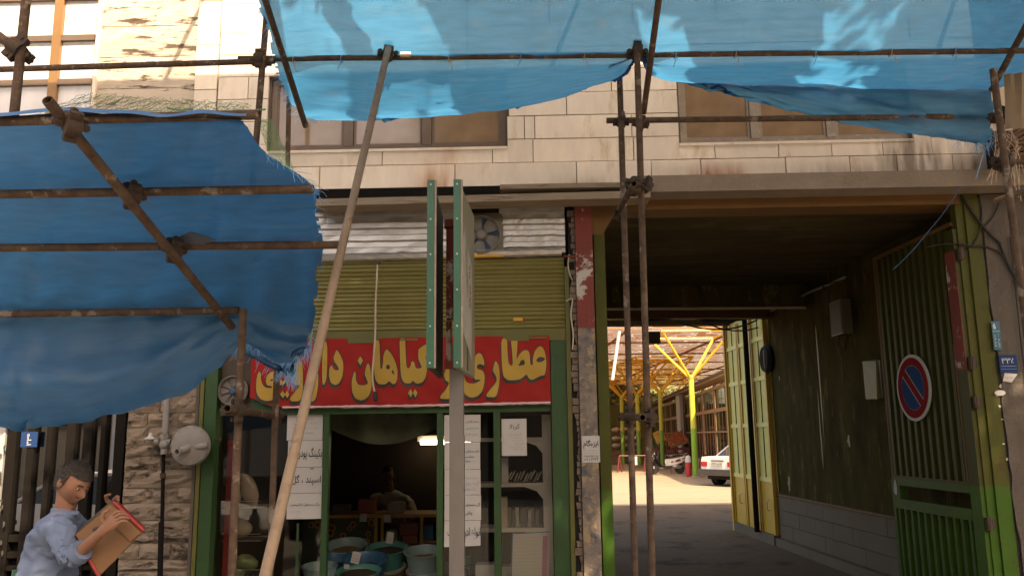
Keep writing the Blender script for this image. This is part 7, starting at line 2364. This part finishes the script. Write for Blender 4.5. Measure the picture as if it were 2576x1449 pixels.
# fluorescent tube and goods on the back shelves
LY = 4.25
a, b = W(1058, 1112, LY), W(1262, 1110, LY)
fl_ = thing('fluorescent_lamp', 'lit fluorescent tube on the back wall of the shop', 'lamp', (a.x, LY, a.z))
part('tube', MB().cyl(a, b, .035, n=10), 'lamp_tube', fl_, True)
part('batten', MB().box(a.x - .05, b.x + .05, LY + .04, LY + .10, a.z + .01, a.z + .09), 'white_enamel', fl_)
bs = thing('back_shelves', 'shelves of jars and boxes along the back wall under the lamp', 'shelf', (-.8, 4.4, 0))
for z in (.95, 1.3, 1.62):
    part('board', MB().box(-1.35, .30, 4.2, 4.58, z, z + .025), 'yellow_wood', bs)
rng = random.Random(77)
kk = 0
for z in (.976, 1.326, 1.646):
    x = -1.3
    while x < .25:
        w_ = rng.uniform(.08, .14)
        h_ = rng.uniform(.12, .24) if z < 1.6 else rng.uniform(.06, .12)
        mm = rng.choice(['pack_grey', 'pack_red', 'pack_green', 'dust_tan', 'pack_white', 'drum_board'])
        if rng.random() < .5:
            o = MB().lathe((x + w_ / 2, 4.32, z), [(w_ * .46, 0), (w_ * .48, h_ * .75), (w_ * .34, h_ * .86), (w_ * .36, h_), (0, h_)], 12).obj('jar', mm, bs, True)
        else:
            o = MB().box(x, x + w_ - .01, 4.26, 4.40, z, z + h_).obj('packet', mm, bs)
        world_part(o)
        x += w_ + rng.uniform(.004, .03)
# tubs of seeds
def tub(label, x, y, rx, Y, h, m_, seed_m, fill=.6, drum=False, tilt=0.0):
    c = W(x, y, Y)
    r_ = rx * (Y - CAM.y) / FL
    t = thing('seed_tub', label, 'tub', (c.x, Y, c.z - h), group='tubs of herbs and seeds in the shop')
    t.rotation_euler = (tilt, 0, 0)
    MB().lathe((0, 0, 0), [(r_ * .0, 0), (r_ * .76, 0), (r_ * .96, h * .93), (r_ * 1.03, h * .94), (r_ * 1.04, h), (r_ * .98, h), (r_ * .93, h * .92), (r_ * .80, h * .3), (0, h * .3)], 28).obj('tub', m_, t, True)
    sd_ = MB()
    rows = []
    rg = random.Random(int(x * 7 + y))
    n = 20
    pr = [(0, h * fill + .05 * r_)] + [(r_ * q, h * fill + .10 * r_ * (1 - q * q)) for q in (.25, .5, .7, .86)]
    sd_.lathe((0, 0, 0), pr[1:], n)
    sd_.add([(0, 0, pr[0][1] + .06 * r_)], [])
    k_ = len(sd_.v) - 1
    sd_.f = [f for f in sd_.f if len(f) == 4] + [(k_, i, (i + 1) % n) for i in range(n)]
    sd_.v = [(p[0], p[1], p[2] + rg.uniform(-.006, .006)) for p in sd_.v]
    sd_.obj('seeds', seed_m, t, True)
    if drum:
        MB().lathe((0, 0, 0), [(0, -.5), (r_ * .88, -.5), (r_ * .92, -.02), (r_ * .92, -.001), (0, -.001)], 24).obj('drum', 'drum_board', t, True)
        MB().lathe((0, 0, 0), [(r_ * .93, -.03), (r_ * .95, -.025), (r_ * .95, -.005), (r_ * .93, 0)], 24).obj('hoop', 'zinc', t, True)
    return t, c, r_
tub('pale tub of tan seeds at the foot of the sunflower counter', 874, 1366, 49, 2.1, .22, 'pale_teal', 'tan_seed', .55, True, .25)
tub('dark blue tub left of the doorway, partly behind the door post', 848, 1400, 44, 1.7, .22, 'blue_plastic', 'dark_seed', .5, True, .2)
tub('wide blue tub behind the front teal tub', 922, 1402, 52, 1.35, .22, 'blue_plastic', 'dark_seed', .45, True, .25)
t_, c_, r_ = tub('front teal tub of dark seeds with a leaning price card', 903, 1432, 54, .85, .20, 'teal_plastic', 'dark_seed', .75, True, .15)
tub('teal tub of dark seeds on a drum in the middle of the doorway', 975, 1374, 49, 1.75, .2, 'teal_plastic', 'dark_seed', .7, True, .22)
tub('pale teal tub on a brown drum at the right of the doorway', 1066, 1382, 46, 1.5, .20, 'pale_teal', 'tan_seed', .5, True, .2)
tub('pale tub behind the glass left of the doorway', 806, 1420, 42, .75, .2, 'pale_teal', 'dark_seed', .5, True, .12)
tub('teal tub behind the glass right of the sign post', 1200, 1410, 46, 1.1, .16, 'teal_plastic', 'dark_seed', .5, True, .2)
tub('blue tub behind the white carton in the right bay', 1215, 1432, 44, .9, .16, 'blue_plastic', 'dark_seed', .5, True, .2)
for k, (x, y, Y, ww, hh, rt) in enumerate(((895, 1402, .90, .085, .115, .25), (981, 1352, 1.72, .075, .12, .15), (872, 1424, .80, .05, .04, .0))):
    p = W(x, y, Y)
    o = MB().box(-ww / 2, ww / 2, -.001, .001, -hh / 2, hh / 2)
    o = o.obj('price_card', 'paper', label=('tall price card leaning in the front teal tub', 'price card standing in the middle teal tub', 'small low card in the front teal tub')[k], cat='card')
    o.location = p
    o.rotation_euler = (.1, rt, 0)
    tl = MB()
    for q in range(4):
        tl.box(-ww * .35, ww * .35, -.0022, -.0012, -hh * .3 + q * hh * .18, -hh * .3 + q * hh * .18 + .004)
    tl.obj('lettering', 'grey_ink', o)
# plastic sheet hanging under the header with dark letters
ps = thing('plastic_sheet', 'sagging translucent plastic with dark letters under the door header', 'sheet', tuple(W(960, 1050, .5)))
rows = [[W(828 + (1098 - 828) * i / 16, yy, .45 + .06 * math.sin(i * .8)) + Vector((0, 0, -.05 * math.sin(math.pi * i / 16) * j)) for i in range(17)] for j, yy in enumerate((1036, 1052, 1070, 1078))]
part('sheet', MB().grid(rows), 'cloth_dark', ps, True)
p = W(1020, 1051, .32)
part('lettering', write(MB(), '@ ale —', p, XA, ZA, width=W(1085, 1051, .32).x - W(957, 1051, .32).x), 'black_print', ps)
# right bay: white shelf unit with packets, chart board, cartons
wu = thing('shelf_unit', 'white wooden shelf unit with shaped brackets in the right shop window', 'shelf', (0, .35, 0))
SYY = .30
px = [W(x, 1200, SYY).x for x in (1258, 1366, 1388)]
zs_ = [W(1320, y, SYY).z for y in (1100, 1214, 1327)]
part('upright', MB().box(px[1], px[2], SYY - .03, SYY + .35, 0, 1.95), 'white_wood', wu)
for z in zs_:
    part('shelf', MB().box(px[0] - .3, px[1] - .001, SYY - .02, SYY + .35, z - .035, z), 'white_wood', wu)
    part('bracket', MB().poly([(px[1], SYY - .022, z - .036), (px[1] - .17, SYY - .022, z - .036), (px[1] - .06, SYY - .022, z - .075), (px[1], SYY - .022, z - .15)], (0, .02, 0)), 'white_wood', wu)
part('back', MB().box(px[0] - .3, px[1], SYY + .36, SYY + .37, .3, 1.95), 'dark_void', wu)
rng = random.Random(12)
ORD = ['leftmost', 'second from the left', 'third from the left', 'fourth from the left', 'fifth from the left', 'sixth from the left', 'seventh from the left', 'eighth from the left', 'ninth from the left', 'tenth from the left', 'last on the right']
for k in range(11):
    x = px[0] + .06 + k * .031
    z = zs_[1]
    o = MB().box(-.045, .045, -.09, .09, 0, .012)
    o = o.obj('packet', 'pack_grey', label=('printed foil packet leaning on the second white shelf, %s in its row' % ORD[k]), cat='packet', group='foil packets leaning on the second white shelf')
    o.location = (x, SYY + .10, z + .045 + .010 * (k % 3))
    o.rotation_euler = (0, -1.1 + rng.uniform(-.1, .1), 0)
for k in range(9):
    x = px[0] + .05 + k * .036
    o = MB().box(-.015, .015, -.07, .07, 0, .15 + .02 * (k % 2)).obj('packet', 'bumper' if k % 3 else 'pack_grey', label=('dark upright packet on the third white shelf, %s in its row' % ORD[k]), cat='packet', group='dark packets filed on the third white shelf')
    o.location = (x, SYY + .12, zs_[2] + .001)
    o.rotation_euler = (0, rng.uniform(-.06, .06), 0)
for k, (x, y0, y1, m_) in enumerate(((1268, 1250, 1318, 'dust_tan'), (1270, 1150, 1205, 'paper'))):
    a, b = W(x - 8, y1, SYY), W(x + 8, y0, SYY)
    MB().box(a.x, b.x, SYY + .0, SYY + .1, zs_[2 - k] + .001, b.z).obj('carton', m_, label=('tall tan carton at the left of the third white shelf', 'white carton at the left of the second white shelf')[k], cat='carton')
cb_ = thing('price_chart', 'striped chart board with a pink column propped below the white shelves', 'chart', tuple(W(1335, 1449, .22)))
CQ = [W(1288, 1341, .24), W(1383, 1336, .24), W(1379, 1500, .18), W(1283, 1500, .18)]
part('board', MB().hexa([*CQ, *[p + Vector((0, .012, 0)) for p in CQ]]), 'paper', cb_)
st1, st2, pk_ = MB(), MB(), MB()
def cq(s_, t_, d=-.004): return (CQ[0].lerp(CQ[1], s_)).lerp(CQ[3].lerp(CQ[2], s_), t_) + Vector((0, d, 0))
for k in range(34):
    t0 = .07 + k * .0272
    (st1 if k % 2 else st2).poly([cq(.06, t0), cq(.78, t0), cq(.78, t0 + .013), cq(.06, t0 + .013)])
    pk_.poly([cq(.82, t0), cq(.95, t0), cq(.95, t0 + .022), cq(.82, t0 + .022)])
part('green_lines', st1, 'chart_stripe', cb_)
part('rose_lines', st2, 'chart_rose', cb_)
part('pink_column', pk_, 'chart_pink', cb_)
ed = MB()
ed.poly([cq(0, 0), cq(1, 0), cq(1, .012), cq(0, .012)]).poly([cq(0, 0.012), cq(.03, .012), cq(.03, 1), cq(0, 1)])
tx = write(MB(), 'لیست قیمت', cq(.86, .038, -.005), XA, ZA, width=.06)
part('blue_edge', ed, 'plate_cyan', cb_)
part('lettering', tx, 'ink', cb_)
for k, (d0, d1, y0, y1, Y) in enumerate(((1196, 1243, 1420, 1500, .35), (1243, 1285, 1425, 1500, .40))):
    a, b = W(d0, y1, Y), W(d1, y0, Y)
    MB().box(a.x, b.x, Y, Y + .2, a.z, b.z).obj('carton', 'paper', label=('white tied carton in the bay right of the sign post', 'pale carton beside the striped chart board')[k], cat='carton')
# left bay: wire racks with bags
wr = thing('wire_rack', 'wire rack of snack bags in the left shop window', 'rack', (-2.6, .4, 0))
for y in (1275, 1357, 1445):
    z = W(610, y, .35).z
    xx = [W(x, y, .35).x for x in (566, 662)]
    mb = MB()
    for q in range(9):
        x = xx[0] + (xx[1] - xx[0]) * q / 8
        mb.cyl((x, .26, z), (x, .62, z), .003, n=5)
    mb.cyl((xx[0], .26, z), (xx[1], .26, z), .005, n=6).cyl((xx[0], .62, z), (xx[1], .62, z), .005, n=6).cyl((xx[0], .26, z + .06), (xx[1], .26, z + .06), .004, n=6)
    part('wire_tray', mb, 'zinc', wr)
for x in (566, 662):
    p = W(x, 1300, .35)
    part('wire_post', MB().cyl((p.x, .62, 0), (p.x, .62, 1.7), .006, n=6), 'zinc', wr)
def bag(label, x, y, rx, rz, m_, tilt):
    p = W(x, y, .40)
    o = MB().ball((0, 0, 0), rx, rx * .45, rz, 16, 12, fn=lambda q: Vector((q.x * (1 - .25 * abs(q.z) ** 3), q.y * (1 - abs(q.z) ** 4), q.z)) * (1 + .10 * noise.noise(q * 3.1 + Vector((x, y, 0))) + .05 * noise.noise(q * 8)))
    o = o.obj('snack_bag', m_, smooth=True, label=label, cat='bag')
    o.location = p
    o.rotation_euler = (0, tilt, 0)
bag('shiny pink and green snack bag leaning on the upper wire tray', 626, 1232, .085, .17, 'pack_pink', -.4)
bag('pale snack bag behind the front scaffold upright', 590, 1245, .07, .13, 'pack_white', .2)
bag('green leafy bag at the top of the wire rack', 575, 1195, .07, .10, 'pack_green', .3)
bag('tan bread bag on the middle wire tray', 606, 1328, .11, .085, 'dust_tan', 0)
bag('clear bag of greens on the lowest wire tray', 618, 1415, .12, .08, 'pack_green', .1)
bag('pale green bag at the bottom of the wire rack', 590, 1440, .10, .07, 'pack_green', -.2)

# people far off in the courtyard
def stander(label, x, v, h, shirtm, trousm, z0_, face, rb=0):
    u_ = QV(x, 1100, v)[0]
    b = Q(u_, v, z0_)
    t = thing('person', label, 'person', b)
    k = h / 1.75
    f = EV * math.cos(face) + EU * math.sin(face)
    s = EU * math.cos(face) - EV * math.sin(face)
    def L(a, c, z): return b + s * (a * k) + f * (c * k) + ZA * (z * k)
    Jx = {'pel': L(0, 0, .95), 'wai': L(0, 0, 1.08), 'che': L(0, 0, 1.25), 'uch': L(0, 0, 1.40), 'nek': L(0, 0, 1.48), 'nk2': L(0, .01, 1.54), 'shR': L(.17, 0, 1.41), 'elR': L(.23, -.02, 1.13), 'wrR': L(.22, .10, .90),
          'shL': L(-.17, 0, 1.41), 'elL': L(-.23, -.02, 1.13), 'wrL': L(-.20, .12, .92), 'hpR': L(.09, 0, .88), 'knR': L(.10, .03, .49), 'anR': L(.10, 0, .08), 'toR': L(.11, .13, .03), 'hpL': L(-.09, 0, .88), 'knL': L(-.10, .03, .49), 'anL': L(-.11, 0, .08), 'toL': L(-.12, .13, .03)}
    build_body(t, Jx, k, shirtm, trousm, 1.0, int(x))
    head(t, L(0, .03, 1.64), f, (0, 0, 1), k)
    for q in 'RL':
        hand(t, Jx['wr' + q], Jx['wr' + q] - ZA * .1, Vector((0, .2, -1)), f, s)
stander('man in a brown shirt and trousers standing on the far terrace', 1607, 58, 1.72, 'dust_tan', 'drum_board', .45, 2.6)
stander('dark clad figure standing beside the yellow produce stall', 1663, 53, 1.68, 'cloth_dark', 'black_iron', .45, -2.2)

# ================================================================== THE STREET BEHIND THE VIEWER (seen only in the gate's glass; it also shades and warms the place)
op = thing('street_building', 'plain brick building across the street, mirrored in the gate glass', 'building', (0, -22, 0))
part('wall', MB().box(-45, 45, -26, -22, -.12, 8.0), 'street_brick', op)
for r_ in range(2):
    for k in range(18):
        x = -40 + k * 4.6
        wdw = part('window', MB().box(x, x + 1.8, -21.99, -21.9, 2.2 + r_ * 3.1, 3.7 + r_ * 3.1), 'brown_alu', op)
        part('pane', MB().box(x + .1, x + 1.7, -21.899, -21.89, 2.3 + r_ * 3.1, 3.6 + r_ * 3.1), 'car_glass', wdw)
car('white car parked at the kerb behind the viewer, mirrored in the gate glass', (-6.2, -5.2, -.12), Vector((1, 0, 0)))
tk = thing('box_truck', 'white box truck across the road, mirrored in the gate glass', 'truck', (-7.0, -12, -.12))
part('cargo_box', MB().box(-9.5, -5.2, -13.2, -11.0, .95, 3.4), 'truck_white', tk)
part('cab', MB().hexa([(-5.1, -13.1, .5), (-3.4, -13.1, .5), (-3.4, -11.1, .5), (-5.1, -11.1, .5), (-5.1, -13.1, 2.5), (-3.9, -13.1, 2.5), (-3.9, -11.1, 2.5), (-5.1, -11.1, 2.5)]), 'truck_white', tk)
part('cab_window', MB().hexa([(-4.8, -11.095, 1.5), (-3.75, -11.095, 1.5), (-3.75, -11.08, 1.5), (-4.8, -11.08, 1.5), (-4.8, -11.095, 2.25), (-4.0, -11.095, 2.25), (-4.0, -11.08, 2.25), (-4.8, -11.08, 2.25)]), 'car_glass', tk)
part('chassis', MB().box(-9.4, -3.5, -12.9, -11.3, .45, .95), 'bumper', tk)
for x in (-8.3, -4.3):
    for y in (-12.95, -11.2):
        part('wheel', MB().lathe((x, y, .30), [(0, -.12), (.25, -.12), (.42, -.10), (.42, .10), (.25, .12), (0, .12)], 20, 'Y'), 'tyre', tk, True)
for k in range(5):
    part('side_rib', MB().box(-9.3 + k * .95, -9.22 + k * .95, -10.995, -10.96, 1.0, 3.35), 'dusty_alu', tk)
part('blue_band', MB().box(-9.45, -5.25, -10.958, -10.95, 2.6, 3.2), 'plate_blue', tk)
